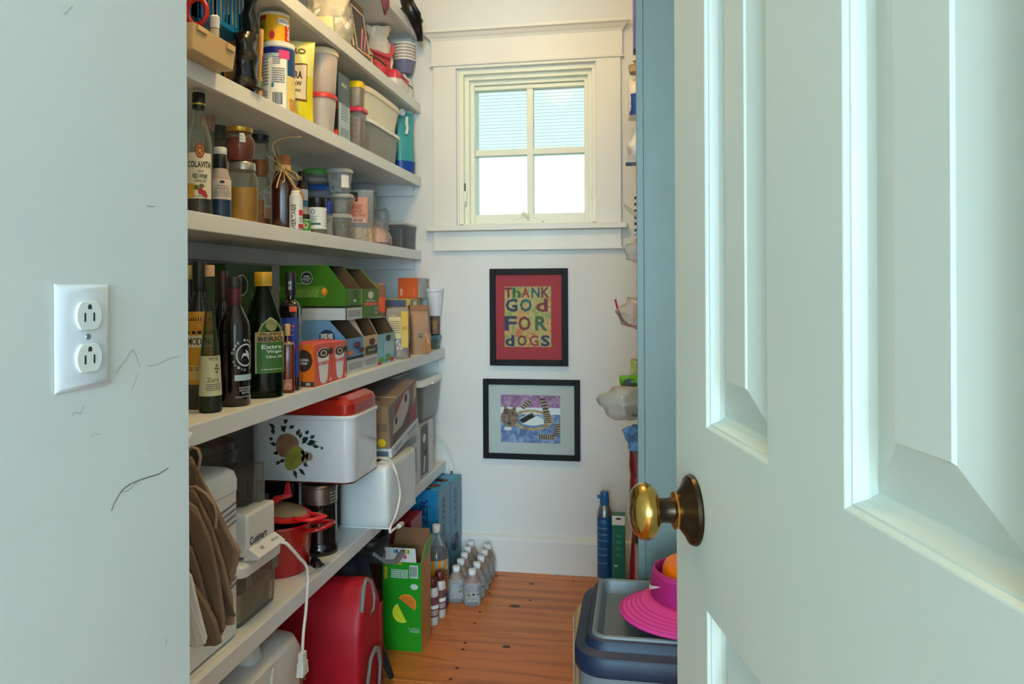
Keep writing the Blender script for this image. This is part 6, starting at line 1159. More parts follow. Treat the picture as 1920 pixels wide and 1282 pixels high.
for i in range(len(P) - 1):
    for k in range(6):
        u = k / 6; a, b_, c, d = P[max(i - 1, 0)], P[i], P[i + 1], P[min(i + 2, len(P) - 1)]; sm.append(.5 * ((2 * b_) + (c - a) * u + (2 * a - 5 * b_ + 4 * c - d) * u * u + (-a + 3 * b_ - 3 * c + d) * u ** 3) - o)
MB().tube(sm, .0036, 8).build('cable', cwht, t, smooth=60); a, b_ = sm[-1], sm[-6]; d = (a - b_).normalized(); MB().tube([a, a + d * .03, a + d * .034], [.007, .009, .005], 8).build('plug', cwht, t, smooth=50)
# flat white box and grey brown box tilted on the toaster
tilt = R(9.5)
def tilted(name, label, x1, w, yb, zb_, L, H, m, up=0):
    t = thing(name, label, 'box', (x1 - w / 2, yb, zb_), 0, None, (tilt, 0, 0)); MB().box(-w / 2, 0, up, w / 2, L, up + H).build('carton', m, t, bev=.0015); return t
ya = at_x(735, 860, -.738).y
t1 = tilted('flat_box', 'flat white carton lying tilted on the toaster under a bigger box', -.738, .20, ya, .6195, .285, .030, mat('carton_white', (206, 208, 212), .45)); fx_ = lambda u, v: (.1006, u, v); MB().lines(fx_, .03, .008, .1, .022, 2).build('fine_print_pattern', GREYP, t1); MB().lines(fx_, .16, .008, .26, .022, 2).build('fine_print_pattern', GREYP, t1); MB().sheet(lambda u, v: (u, -.0006, v), -.02, .006, .09, .022).build('blue_print', mat('print_slate', (88, 100, 124), .5), t1)
t2 = tilted('appliance_box', 'grey brown carton with a picture of a white appliance, tilted on the flat box', -.740, .19, ya - .002, .6195, .292, .132, mat('carton_taupe', (124, 108, 98), .45), .0308)
fz = lambda o: (lambda u, v: (.0953 + o, u * .292, .0308 + v * .132)); fnr = lambda u, v: (-.095 + u * .19, -.0006, .0308 + v * .132)
MB().poly(fz(.0003), [(.10, .25), (.14, .55), (.55, .95), (.70, .95), (.72, .70), (.62, .45), (.40, .25)]).build('picture_panel', mat('print_dove', (190, 180, 172), .5), t2)
MB().sheet(fz(.0003), .74, .06, .92, .45).build('red_panel', mat('print_brick', (170, 70, 66), .5), t2); MB().poly(fz(.0003), [(.22, .62), (.22, .82), (.58, .99), (.55, .95)]).build('red_panel', mat('print_dullred', (150, 70, 60), .5), t2); MB().poly(fz(.0003), [(.82, .50), (.98, .60), (.98, .95), (.9, .9)]).build('tan_panel', mat('print_straw', (190, 170, 130), .5), t2)
MB().disc(fz(.0007), .22, .50, .04, .09).disc(fz(.0007), .58, .80, .05, .1).build('picture_detail_pattern', mat('print_umber', (70, 58, 50), .5), t2); MB().poly(fz(.0007), [(.06, .03), (.10, .2), (.5, .22), (.72, .5), (.68, .1)]).build('shadow_print', mat('print_bark', (96, 82, 72), .5), t2)
MB().sheet(fnr, .0, .0, 1, 1).build('kraft_side', mat('carton_camel', (146, 118, 88), .5), t2); MB().disc(lambda u, v: (-.095 + u * .19, -.0011, .0308 + v * .132), .86, .14, .07, .10).build('yellow_emblem', mat('print_yellow', (230, 190, 20), .5), t2); MB().lines(lambda u, v: (-.095 + u * .19, -.0011, .0308 + v * .132), .75, .4, .97, .6, 4).build('fine_print_pattern', mat('print_bark', (96, 82, 72), .5), t2)
MB().sheet(lambda u, v: (-.09 + u * .18, v * .29, .0308 + .132 + .0007), 0, .30, 1, .335).build('packing_tape', mat('tape_cream', (206, 190, 160), .3), t2)
# cartons standing beyond the toaster
bx = Box('appliance_box', 'white carton with pale blue panel standing beyond the toaster', 'box', (-.90, -.785, 2.385, 2.625, ze, .628), mat('carton_chalk', (206, 208, 208), .45))
bx.pr('+x', [('panel', mat('print_steelblue', (110, 150, 180), .5), .06, .22, .80, .66), ('lines', WHITE, .2, .3, .7, .6, 5), ('lines', GREYP, .1, .78, .8, .92, 3)]); bx.pr('-y', [('panel', mat('print_royal', (30, 44, 120), .5), .3, .55, 1, 1)])
bx = Box('utensil_box', 'narrow grey carton with a picture of metal tools near the window wall', 'box', (-.90, -.787, 2.632, 2.80, ze, .636), mat('carton_fog', (176, 174, 168), .45))
bx.pr('+x', [('panel', mat('print_charcoal', (84, 84, 80), .5), .05, .06, .55, .96), ('disc', mat('print_silver', (206, 212, 214), .5), .3, .72, .12, .08), ('poly', mat('print_silver', (206, 212, 214), .5), [(.2, .1), (.3, .1), (.42, .5), (.32, .55)]), ('disc', BLACKP, .4, .45, .12, .08), ('panel', mat('carton_chalk', (206, 208, 208), .45), .6, .0, 1, 1)])
bx = Box('small_box', 'low beige carton with a dark stripe at the end of the lowest shelf', 'box', (-.93, -.82, 2.815, 2.93, ze, .545), mat('carton_oat', (190, 178, 148), .5)); bx.pr('+x', [('panel', mat('print_bark', (96, 82, 72), .5), 0, .72, 1, .80)]); bx.pr('-y', [('panel', mat('print_bark', (96, 82, 72), .5), 0, .72, 1, .80)])
zt_ = .6366; y0, y1 = 2.64, 2.945
t = tub('storage_tub', 'grey tub with a white overhanging lid on the tool carton', 'tub', -.86, (y0 + y1) / 2, zt_, .075, (y1 - y0) / 2 - .008, .158, clear('grey_tub', (206, 206, 204), .5, .2, (150, 152, 150)), mat('white_lid', (236, 236, 228), .4), 8, .86, .02, .005)
MB().box(.074, -.02, .132, .084, .06, .142).build('lid_clip', WHITE, t, bev=.001)
q = [(816, 815, -.80), (826, 820, -.79), (836, 834, -.785), (844, 850, -.78), (846.5, 866, -.775)]
P = [at_x(a, b_, x) for a, b_, x in q]; P = [Vector((p.x, min(p.y, YB - .012), p.z)) for p in P]; P = [Vector((-.775 + .004 * i, YB - .012, at_y(a, b_, YB - .012).z)) for i, (a, b_, x) in enumerate(q)]; P = [Vector((at_y(a, b_, YB - .012).x, YB - .012, at_y(a, b_, YB - .012).z)) for a, b_, x in q]
o = P[2]; t = thing('power_cord', 'white cord with a small plug hanging down the window wall by the shelf end', 'cord', o); MB().tube([p - o for p in P], .0036, 8).build('cable', cwht, t, smooth=60); e = P[-1] - o; MB().loft([(-.034, .009, .006, 4, e.x, e.y), (-.008, .008, .006, 4, e.x, e.y), (.0, .005, .004, 2, e.x, e.y)], 16).build('plug', cwht, t, smooth=40, loc=(0, 0, e.z)); MB().box(e.x - .004, e.y - .003, e.z - .048, e.x + .004, e.y + .003, e.z - .035).build('prong', mat('prong_brass', (150, 130, 100), .3, .9), t)

# ------------------------------------------------------------------ brown paper bags hanging on the inside of the doorway wall
hk = thing('wall_hook', 'white hook on the inner doorway wall holding the paper bags', 'hook', (-.725, YN, .885)); MB().tube([(0, 0, .0), (0, .05, .0), (0, .24, -.004), (0, .26, .012)], .004, 8).build('hook_arm', WHITE, hk, smooth=50); MB().box(-.01, 0, -.02, .01, .004, .02).build('hook_plate', WHITE, hk, bev=.001)
papers = [((118, 92, 72)), (134, 104, 80), (126, 100, 80), (116, 92, 76), (138, 106, 70), (122, 100, 84)]
def paper_bag(label, Y, out, c, th=.007, handle=None, m=None, tw=0):
    """a flat folded carrier bag: outline on the plane y=Y, real thickness, side pleat and twisted handle"""
    W_ = [at_y(a, b_, Y) for a, b_ in out]; o = W_[0]; t = thing('paper_bag', label, 'bag', o); pts = [(p.x - o.x, p.z - o.z) for p in W_]
    m = m or mat('kraft%d' % hash(c) if False else 'kraft_%d_%d' % (c[0], c[1]), c, .7, var=.12, scale=14, bump=1.0, bscale=13)
    def fn(u, v, w): return (u, w - th / 2 + .004 * math.sin(u * 60 + v * 14) , v)
    MB().prism(pts, fn, th).build('bag_panel', m, t, bev=.002)
    n = len(pts); k = max(range(n), key=lambda i: pts[i][0] - pts[i][1] * .15)
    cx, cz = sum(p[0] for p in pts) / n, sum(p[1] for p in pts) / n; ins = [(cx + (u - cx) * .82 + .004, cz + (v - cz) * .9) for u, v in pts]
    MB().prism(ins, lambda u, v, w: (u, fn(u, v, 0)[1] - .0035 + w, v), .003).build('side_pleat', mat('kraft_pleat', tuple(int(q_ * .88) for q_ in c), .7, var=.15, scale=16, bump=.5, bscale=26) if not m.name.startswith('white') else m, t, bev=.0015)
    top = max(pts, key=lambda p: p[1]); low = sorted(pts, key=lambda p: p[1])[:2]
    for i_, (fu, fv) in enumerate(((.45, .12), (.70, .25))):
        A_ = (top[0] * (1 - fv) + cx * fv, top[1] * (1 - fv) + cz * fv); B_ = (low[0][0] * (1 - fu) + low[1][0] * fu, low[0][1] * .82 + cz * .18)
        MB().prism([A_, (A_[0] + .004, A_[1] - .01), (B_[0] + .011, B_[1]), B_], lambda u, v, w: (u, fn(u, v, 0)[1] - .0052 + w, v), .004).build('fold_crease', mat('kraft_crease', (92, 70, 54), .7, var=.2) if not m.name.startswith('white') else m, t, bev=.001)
    if handle:
        H_ = [at_y(a, b_, Y) - o for a, b_ in handle]; MB().tube([(p.x, p.y, p.z) for p in H_], .0028, 6).build('twisted_handle', mat('handle_kraft', (150, 120, 96), .7), t, smooth=60)
    return t
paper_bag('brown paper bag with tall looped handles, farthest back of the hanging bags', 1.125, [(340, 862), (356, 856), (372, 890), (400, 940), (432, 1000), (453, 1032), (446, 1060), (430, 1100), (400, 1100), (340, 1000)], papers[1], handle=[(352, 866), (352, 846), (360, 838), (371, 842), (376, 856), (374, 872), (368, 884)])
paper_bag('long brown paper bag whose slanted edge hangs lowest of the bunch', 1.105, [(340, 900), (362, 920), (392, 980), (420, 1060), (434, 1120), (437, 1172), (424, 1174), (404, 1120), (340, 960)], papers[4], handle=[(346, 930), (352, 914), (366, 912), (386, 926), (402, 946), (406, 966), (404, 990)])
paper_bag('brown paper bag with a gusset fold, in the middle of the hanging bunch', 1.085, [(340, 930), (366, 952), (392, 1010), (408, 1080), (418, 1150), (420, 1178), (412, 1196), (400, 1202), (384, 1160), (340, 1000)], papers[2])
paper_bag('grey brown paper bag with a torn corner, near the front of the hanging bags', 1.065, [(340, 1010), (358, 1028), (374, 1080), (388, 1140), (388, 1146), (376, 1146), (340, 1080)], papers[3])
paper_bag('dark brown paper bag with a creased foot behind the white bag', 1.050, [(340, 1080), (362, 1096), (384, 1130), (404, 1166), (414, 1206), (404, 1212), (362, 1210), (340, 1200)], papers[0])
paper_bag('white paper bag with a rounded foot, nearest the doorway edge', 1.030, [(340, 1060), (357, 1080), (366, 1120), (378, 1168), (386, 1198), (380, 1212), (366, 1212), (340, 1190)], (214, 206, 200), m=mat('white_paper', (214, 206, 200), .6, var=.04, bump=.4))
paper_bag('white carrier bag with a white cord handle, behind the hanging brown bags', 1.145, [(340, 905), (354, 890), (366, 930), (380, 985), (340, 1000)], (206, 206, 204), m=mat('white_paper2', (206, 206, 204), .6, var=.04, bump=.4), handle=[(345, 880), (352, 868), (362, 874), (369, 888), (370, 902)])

# ================================================================== on the floor under the shelves
# white jug with a moulded shoulder
t = thing('water_container', 'big white plastic container with a moulded shoulder under the lowest shelf', 'container', (-.948, 1.42, 0)); wp = mat('container_white', (206, 206, 204), .4, var=.03)
MB().loft([(0, .17, .225, 9), (.01, .178, .236, 9), (.30, .178, .236, 9), (.33, .172, .228, 7), (.345, .15, .20, 6), (.352, .10, .15, 5)], 56).build('container_body', wp, t, smooth=40)
MB().loft([(.345, .05, .03, 4, .10, .05), (.378, .045, .026, 4, .10, .05), (.380, .03, .016, 4, .10, .05)], 24).build('spout', wp, t, smooth=40)
MB().tube([(.179, .06, .33), (.1795, .04, .26), (.179, .0, .16), (.178, -.03, .02)], [.003, .006, .006, .003], 8).build('moulded_rib', wp, t, smooth=60); MB().sheet(lambda u, v: (.1786, u, v), -.03, .05, .17, .052).build('seam_line', GREYP, t)
# red insulated bag
t = thing('insulated_bag', 'red insulated tote with grey trimmed gaping top under the lowest shelf', 'bag', (-.865, 1.955, 0)); rc = mat('red_nylon', (176, 14, 36), .5, var=.1, bump=.25, bscale=20); trm = mat('grey_trim', (130, 132, 130), .6); hz = .335
q = MB().loft([(0, .135, .088, 9), (.01, .14, .092, 9), (.20, .142, .090, 9), (hz * .78, .141, .080, 8), (hz * .97, .138, .040, 6), (hz, .132, .018, 6)], 48, nz=.006, ns=12, seed=3); q.build('bag_panel', rc, t, smooth=45)
lp = [(.128, -.05, hz * .74), (.136, -.062, hz * .84), (.132, -.04, hz * .98), (.130, -.015, hz * 1.02), (.133, .012, hz * .96), (.139, .022, hz * .84), (.139, .010, hz * .74)]
MB().tube(lp + [lp[0]], .006, 8).build('edge_trim', trm, t, smooth=60); MB().poly(lambda u, v: (.1385 - abs(v - hz * .86) * .05, u, v), [(-.046, hz * .75), (-.054, hz * .84), (-.036, hz * .97), (-.015, hz * 1.0), (.008, hz * .95), (.016, hz * .84), (.006, hz * .76)]).build('foil_lining', mat('foil_lining', (150, 150, 152), .3, .6, var=.4, scale=60), t)
MB().tube([(.142, -.06, .01), (.150, -.055, .09), (.150, -.035, .135), (.150, -.005, .148), (.150, .025, .135), (.150, .04, .09), (.144, .045, .01)], .009, 8, flat=.5).build('carry_handle', trm, t, smooth=60); MB().box(.1405, .055, .0, .146, .075, hz * .74).build('piping', mat('red_piping', (150, 10, 30), .5), t, bev=.002)
# black backpack with strap
t = thing('backpack', 'black and navy backpack slumped behind the red insulated bag', 'backpack', (-.935, 2.145, 0)); nb_ = mat('black_nylon', (17, 17, 22), .6, var=.2, bump=.3); MB().loft([(0, .13, .072, 4), (.012, .14, .078, 4), (.22, .138, .075, 4), (.31, .12, .06, 3), (.345, .07, .03, 2)], 40, nz=.006, ns=14, seed=8).build('pack_body', mat('navy_nylon', (20, 24, 44), .6, var=.3, bump=.3), t, smooth=50)
MB().tube([(.132, -.02, .22), (.150, -.035, .17), (.178, -.055, .12), (.206, -.075, .06), (.232, -.085, .014)], [.02, .024, .026, .024, .016], 10, flat=.4).build('shoulder_strap', nb_, t, smooth=60); MB().box(.142, -.045, .05, .152, .03, .19).build('front_pocket', nb_, t, bev=.006)
t = thing('cable_coil', 'black and grey coiled hose on top of the backpack', 'hose', (-.80, 2.185, .350)); MB().tube([(.035 * math.cos(R(i * 15)), .055 * math.sin(R(i * 15)), .012 + .0002 * i) for i in range(49)], .011, 8).build('hose', mat('hose_black', (30, 28, 30), .5, var=.4, scale=60), t, smooth=50)
MB().tube([(.02, -.07, .0), (.055, -.06, -.028), (.075, -.02, -.04), (.08, .03, -.03)], .010, 8, flat=.6).build('grey_tube', mat('hose_grey', (120, 120, 122), .45), t, smooth=50)
# green soda carton
b = (-.796, -.671, 2.248, 2.356, 0, .298); t = thing('soda_carton', 'torn open green soda carton printed with citrus slices', 'box', (-.7335, 2.302, 0)); gc = mat('carton_vividgreen', (24, 140, 18), .4, var=.03); W2, D2, H2 = .0625, .054, .298; craft = mat('carton_rawbrown', (120, 80, 46), .7)
q = MB(); q.box(-W2, -D2, 0, W2, -D2 + .0015, H2 - .02); q.box(-W2, D2 - .0015, 0, W2, D2, H2); q.box(-W2, -D2 + .0015, 0, -W2 + .0015, D2 - .0015, H2); q.box(-W2 + .0015, -D2 + .0015, 0, W2 - .0015, D2 - .0015, .0015); q.build('carton_wall', gc, t)
MB().box(W2 - .0015, -D2 + .0015, 0, W2, D2 - .0015, H2 - .02).build('side_wall', mat('carton_ambergold', (190, 130, 66), .45, var=.1), t)
MB().box(-W2 + .0016, -D2 + .0016, .0016, -W2 + .0022, D2 - .0016, H2 - .001).box(-W2 + .002, D2 - .0022, .0016, W2 - .002, D2 - .0016, H2 - .001).build('raw_lining', craft, t)
MB().prism([(-W2, 0), (W2 * .75, 0), (W2 * .68, .042), (-W2 * .9, .042)], lambda u, v, w: (u, -D2 + v * .10 + w, H2 - .0195 + v), .0012).build('printed_flap', mat('flap_greywhite', (196, 198, 196), .5), t)
MB().prism([(-D2, 0), (D2, 0), (D2 * .9, .062), (-D2 * .55, .05)], lambda u, v, w: (W2 - w + v * .12, u, H2 - .0195 + v), .0012).build('side_flap', mat('flap_palegreen', (120, 172, 84), .5), t)
MB().prism([(-W2, 0), (W2, 0), (W2 * .9, .05), (-W2 * .9, .05)], lambda u, v, w: (u, D2 - .001 + v * .3 + w, H2 + v), .0012).build('back_flap', craft, t)
f = lambda o: (lambda u, v: (-W2 + u * 2 * W2, -D2 - o, v * H2)); or_, ly = mat('slice_orange', (226, 140, 20), .45), mat('slice_lemon', (206, 214, 40), .45)
def slice_(cu, cv, r_, a0, m, rind):
    q = MB(); k = 2 * W2 / H2; P_ = [(cu + r_ * math.cos(R(a0 + 180 * i / 14)), cv + r_ * k * math.sin(R(a0 + 180 * i / 14))) for i in range(15)]; q.poly(f(.0006), P_); q.build('citrus_rind', rind, t); q = MB(); P_ = [(cu + r_ * .86 * math.cos(R(a0 + 180 * i / 14)), cv + r_ * .86 * k * math.sin(R(a0 + 180 * i / 14))) for i in range(15)]; q.poly(f(.0010), P_); q.build('citrus_slice', m, t)
slice_(.62, .495, .25, -35, mat('slice_deeporange', (206, 112, 26), .45), or_); slice_(.50, .40, .25, 118, ly, mat('slice_rind', (224, 220, 60), .45))
MB().sheet(f(.0006), .70, .77, .92, .905).build('barcode_panel', mat('print_greypale', (190, 200, 196), .5), t); MB().bars(f(.0010), .72, .785, .90, .89, 12).build('barcode_pattern', mat('print_darkgreen', (20, 70, 30), .5), t); q = MB()
for i in range(7): q.bars(f(.0006), .22, .765 + .0 * i, .66, .85, 9, seed=i)
MB().lines(f(.0006), .22, .76, .66, .855, 5, fill=.7).build('fine_print_pattern', mat('print_greypale', (190, 200, 196), .5), t); MB().sheet(f(.0006), .05, .75, .12, .88).build('gold_panel', mat('print_goldgreen', (190, 170, 30), .5), t); MB().sheet(f(.0006), .02, .905, .50, .932).build('gold_panel', mat('print_goldgreen', (190, 170, 30), .5), t); MB().disc(f(.0006), .82, .68, .1, .03).build('recycling_emblem', mat('print_greypale', (190, 200, 196), .5), t); MB().text(f(.0006), '12 x 355 mL', .8, .24, .3, .018, .5).lines(f(.0006), .7, .20, .95, .225, 2).build('lettering', mat('print_greypale', (190, 200, 196), .5), t)
fp = lambda u, v: (-W2 + u * 2 * W2, -D2 + v * .042 * .10 - .0006, H2 - .0195 + v * .042)
for i, (u, v, c) in enumerate(((.28, .62, (30, 140, 170)), (.34, .62, (30, 60, 120)), (.46, .62, (120, 96, 30)), (.52, .62, (24, 24, 24)), (.58, .62, (230, 206, 30)), (.64, .62, (60, 140, 60)), (.40, .24, (230, 220, 90)), (.52, .24, (216, 90, 170)), (.57, .24, (190, 60, 60)), (.28, .24, (210, 206, 160)))): MB().sheet(fp, u, v, u + .05, v + .26).build('colour_patch', mat('ink%d' % i, c, .5), t)
MB().sheet(fp, .03, .2, .07, .8).build('fine_print_pattern', mat('print_darkred', (130, 50, 40), .5), t)
# red carton on a plain one, behind
t = Box('cardboard_box', 'plain brown cardboard box hidden behind the green soda carton', 'box', (-.86, -.766, 2.45, 2.60, 0, .262), mat('cardboard', (150, 114, 78), .7))
bx = Box('gift_box', 'dark red carton lying on the plain brown box behind the soda carton', 'box', (-.85, -.764, 2.445, 2.575, .2626, .343), mat('carton_ruby', (150, 18, 40), .42)); bx.pr('-y', [('panel', mat('carton_wine', (126, 14, 34), .45), .03, .04, .97, .96)])
# two blue cases of cans
for k in range(2):
    c0 = Vector((-.735, 2.682, 0)); d = Vector((.028, .254, 0)).normalized(); c = c0 + d * (.0635 + .128 * k); n_ = Vector((d.y, -d.x, 0)); c = c - n_ * .10
    t = thing('can_case', ['blue water case with dark lettering, nearer of the standing pair', 'blue water case against the window wall, farther of the standing pair'][k], 'box', c, math.atan2(-d.x, d.y)); bl_ = mat('case_blue', (30, 120, 170), .4, var=.12, scale=30); bh_ = .384
    MB().box(-.10, -.063, 0, .10, .063, bh_).build('carton', bl_, t, bev=.002); fx_ = lambda o: (lambda u, v: (.1004 + o, (u - .5) * .126, v * bh_)); fy_ = lambda o: (lambda u, v: ((u - .5) * .2, -.0634 - o, v * bh_)); ft_ = lambda o: (lambda u, v: ((u - .5) * .2, (v - .5) * .126, bh_ + .0004 + o))
    MB().sheet(fx_(0), .04, 0, 1, 1).build('steel_panel', mat('case_steel', (96, 140, 160), .4), t); MB().text(fx_(.0005), 'SELTZER', .45, .72, .40, .22, 1.2, 90).build('lettering', mat('case_darkink', (50, 84, 104), .45), t)
    MB().ring(fx_(.0005), .42, .36, .34, .085, .08).poly(fx_(.0005), [(.2, .34), (.6, .46), (.7, .40), (.4, .28)]).build('line_emblem', mat('case_ink', (30, 44, 60), .45), t)
    MB().text(fy_(.0003), 'SELTZER', .72, .64, .55, .16, 1.6, 90).build('lettering', mat('case_navy', (24, 60, 120), .45), t); MB().sheet(ft_(0), 0, 0, 1, 1).build('sky_top', mat('case_sky', (40, 150, 200), .4), t); MB().disc(ft_(.0004), .8, .55 - .4 * k, .12, .2).build('torn_hole', mat('torn_brown', (110, 64, 34), .6), t); MB().text(ft_(.0006), 'WATER', .55, .3 + .3 * k, .4, .16, 1).build('lettering', WHITE, t); MB().poly(ft_(.0004), [(.3, .2), (.8, .1), (.84, .2), (.4, .34)]).build('dark_fold', mat('case_ink', (30, 44, 60), .45), t)
# seltzer bottle and two little bottles
x, y, r, h = -.716, 2.590, .042, .290
t = lathe_thing('soda_bottle', 'big soda bottle with orange label and white cap behind the green carton', 'bottle', x, y, 0); pr = prof_of(r, h, [(.7, 0), (.95, .02), (1, .08), (.97, .14), (1, .18), (1, .58), (.93, .68), (.55, .82), (.32, .9), (.30, .93)])
MB().lathe(pr, 36).build('bottle_wall', clear('pet_plastic', (236, 240, 240), .1, .05), t, smooth=50); MB().lathe([(q_ * .96, z_ + .001) for q_, z_ in pr[:7]] + [(r * .8, h * .70)], 32).build('cola', mat('cola_brown', (40, 22, 18), .1), t, smooth=50); cap(t, r * .34, h * .915, h, WHITE, 'cap', 1)
lb = label_patch(t, pr, h * .22, h * .60, -90, 90, mat('label_orange', (226, 146, 30), .45), 'wrap_label', .001); print_on(lb, pr, [('sheet', mat('label_aqua', (130, 176, 190), .5), -88, h * .47, 88, h * .595), ('text', mat('print_navy2', (26, 44, 84), .5), 'ORANGE', 52, h * .36, h * .24, 24, 1.2, 90)], .0018); MB().lathe([(r * .97, h * .015), (r * 1.012, h * .08), (r * .985, h * .14), (r * 1.01, h * .18)], 32, cap0=False, cap1=False).build('dark_foot', mat('foot_slate', (50, 66, 84), .3), t, smooth=50)
for k, (x, y, lab) in enumerate(((-.692, 2.45, 'little white bottle with maroon cap beside the green carton, nearer one'), (-.683, 2.512, 'little white bottle with maroon cap behind its twin by the green carton'))):
    r, h = .021, .155; t = lathe_thing('medicine_bottle', lab, 'bottle', x, y, 0); pr = prof_of(r, h, [(.92, 0), (1, .02), (1, .70), (.85, .78), (.6, .82)]); MB().lathe(pr, 28).build('bottle_wall', mat('bottle_offwhite', (206, 200, 194), .4), t, smooth=50); cap(t, r * .80, h * .81, h, mat('cap_maroon', (96, 34, 38), .4)); lb = label_patch(t, pr, h * .18, h * .62, -88, 88, mat('label_mauve', (120, 70, 70), .5)); print_on(lb, pr, [('sheet', WHITE, -70, h * .36, 70, h * .44), ('lines', WHITE, -60, h * .22, 60, h * .33, 3)])
# little water bottles in two rows
def water_bottle():
    t = thing('water_bottle', 'x', 'bottle', (0, 0, 0), 0, 'little water bottles on the floor'); r, h = .031, .126
    pr = prof_of(r, h, [(.70, 0), (.92, .02), (1, .07), (.93, .13), (1, .19), (.94, .25), (1, .30), (1, .56), (.90, .66), (.60, .78), (.40, .84), (.38, .87)])
    MB().lathe(pr, 28).build('bottle_wall', clear('water_bottle_plastic', (250, 252, 252), .20, .04, (250, 252, 252), 1, 90), t, smooth=60); cap(t, r * .45, h * .86, h, mat('cap_frost', (226, 230, 232), .35)); MB().lathe([(r * .92, h * .655), (r * .60, h * .785), (r * .42, h * .84)], 24, cap0=False, cap1=False).build('painted_neck_reflection', clear('neck_reflection', (226, 206, 196), .3, .1, (214, 190, 176)), t, smooth=50)  # coppery reflection of the cap, put into the colour of a band round the neck
    lb = MB().sheet(wrap(pr, .0008), -120, h * .30, 120, h * .55, 16, 2).build('wrap_label', clear('label_frosted', (230, 236, 236), .45, .3, (214, 220, 222)), t, smooth=60); print_on(lb, pr, [('disc', mat('print_oliveleaf', (120, 130, 60), .5), -30, h * .35, 14, h * .035), ('disc', BLACKP, 0, h * .37, 9, h * .03), ('lines', GREYP, -50, h * .43, 60, h * .53, 3), ('text', BLACKP, 'H2O', 40, h * .36, 34, h * .05, 1)], .0014); return t
w0 = water_bottle(); i = 0; words2 = ['frontmost', 'second', 'third', 'fourth', 'rearmost']
for cI, X in enumerate((-.592, -.660)):
    for k in range(5):
        o = w0 if i == 0 else copy_tree(w0); i += 1
        o.location = (X + .004 * math.sin(7 * k + cI), 2.622 + .0655 * k + .022 * cI, 0); o.rotation_euler = (0, 0, R(-70 + 37 * k + 50 * cI))
        o['label'] = 'little clear water bottle, %s of the row %s' % (words2[k], 'by the open floor' if cI == 0 else 'by the blue cases')
# ================================================================== the other side of the aisle
# lidded tub with tray top
gy = mat('tub_grey', (104, 110, 114), .45, var=.05, bump=.15, bscale=250); nv = mat('tub_navy', (8, 32, 60), .5, var=.05); tg = mat('tray_grey', (96, 106, 112), .42, var=.03)
tx0, tx1, ty0, ty1 = -.100, .270, 1.112, 1.398; cxy = ((tx0 + tx1) / 2, (ty0 + ty1) / 2); hx, hy = (tx1 - tx0) / 2, (ty1 - ty0) / 2
t = thing('lidded_tub', 'tall grey tub with a navy lid and a grey tray top, by the open door', 'tub', (*cxy, 0))
def rrect(hx_, hy_, cr, n=7):
    pts = []
    for cx, cy, a0 in ((hx_ - cr, -hy_ + cr, -90), (hx_ - cr, hy_ - cr, 0), (-hx_ + cr, hy_ - cr, 90), (-hx_ + cr, -hy_ + cr, 180)):
        for i in range(n + 1): a = R(a0 + 90 * i / n); pts.append((cx + cr * math.cos(a), cy + cr * math.sin(a)))
    return pts
def rl(levels, cap0=True, cap1=True):
    q = MB(); n = 32
    for z, ins, cr in levels: q.v += [(x, y, z) for x, y in rrect(hx - ins, hy - ins, max(cr - ins, .008))]
    for j in range(len(levels) - 1): q.f += [(j * n + i, j * n + (i + 1) % n, (j + 1) * n + (i + 1) % n, (j + 1) * n + i) for i in range(n)]
    if cap0: q.f.append(tuple(range(n))[::-1])
    if cap1: q.f.append(tuple((len(levels) - 1) * n + i for i in range(n)))
    q.m = [0] * len(q.f); return q
CR = .05
rl([(0, .022, CR), (.01, .016, CR), (.555, .006, CR)]).build('tub_body', gy, t, smooth=40)
rl([(.552, .002, CR), (.556, 0, CR), (.576, 0, CR), (.581, .003, CR), (.584, .012, CR), (.586, .016, CR), (.589, .0165, CR), (.598, .0215, CR), (.600, .026, CR)], cap1=False).build('lid', nv, t, smooth=35)
rl([(.5985, .0262, CR), (.603, .0275, CR), (.604, .031, CR), (.602, .035, CR), (.588, .039, CR), (.582, .043, CR), (.580, .052, CR)], cap0=False).build('tray', tg, t, smooth=35)
MB().box(-.03, hy - .046, .598, .06, hy - .030, .6055).build('tray_latch', tg, t, bev=.001); MB().box(.03, -hy - .0015, .557, .06, -hy + .004, .584).build('lid_clip', nv, t, bev=.001); MB().box(.06, -hy + .024, .592, .12, -hy + .036, .606).build('hinge_tab', tg, t, bev=.001)
# magenta visor and an orange beaker in the tray
vx, vy, vz = .104, 1.268, .5955; mg = mat('visor_magenta', (168, 24, 110), .6, var=.05, bump=.1); mg2 = mat('visor_pink', (206, 50, 140), .6, var=.04)
t = thing('sun_visor', 'magenta sun visor with a white swoosh lying on the tub tray', 'hat', (vx, vy, vz))
rv = .082
q = MB(); n = 40; sec = []
for j, (z_, k) in enumerate(((.016, 1.03), (.026, 1.035), (.042, 1.02), (.054, 1.0), (.068, .97))):
    q.v += [(rv * k * math.cos(2 * math.pi * i / n), rv * k * .94 * math.sin(2 * math.pi * i / n), z_ + (.006 * math.cos(2 * math.pi * i / n - R(225)) if j else 0)) for i in range(n)]
for j in range(4): q.f += [(j * n + i, j * n + (i + 1) % n, (j + 1) * n + (i + 1) % n, (j + 1) * n + i) for i in range(n)]
q.m = [0] * len(q.f); q.build('head_band', mg, t, smooth=60, solid=.003)
for zz_ in (.056, .062): MB().tube([(rv * .992 * math.cos(2 * math.pi * i / n), rv * .94 * .992 * math.sin(2 * math.pi * i / n), zz_ + .006 * math.cos(2 * math.pi * i / n - R(225))) for i in range(n + 1)], .0012, 6).build('stitched_rib', mg2, t, smooth=60)
q = MB(); a0, a1, NA, NR = 150, 300, 20, 6
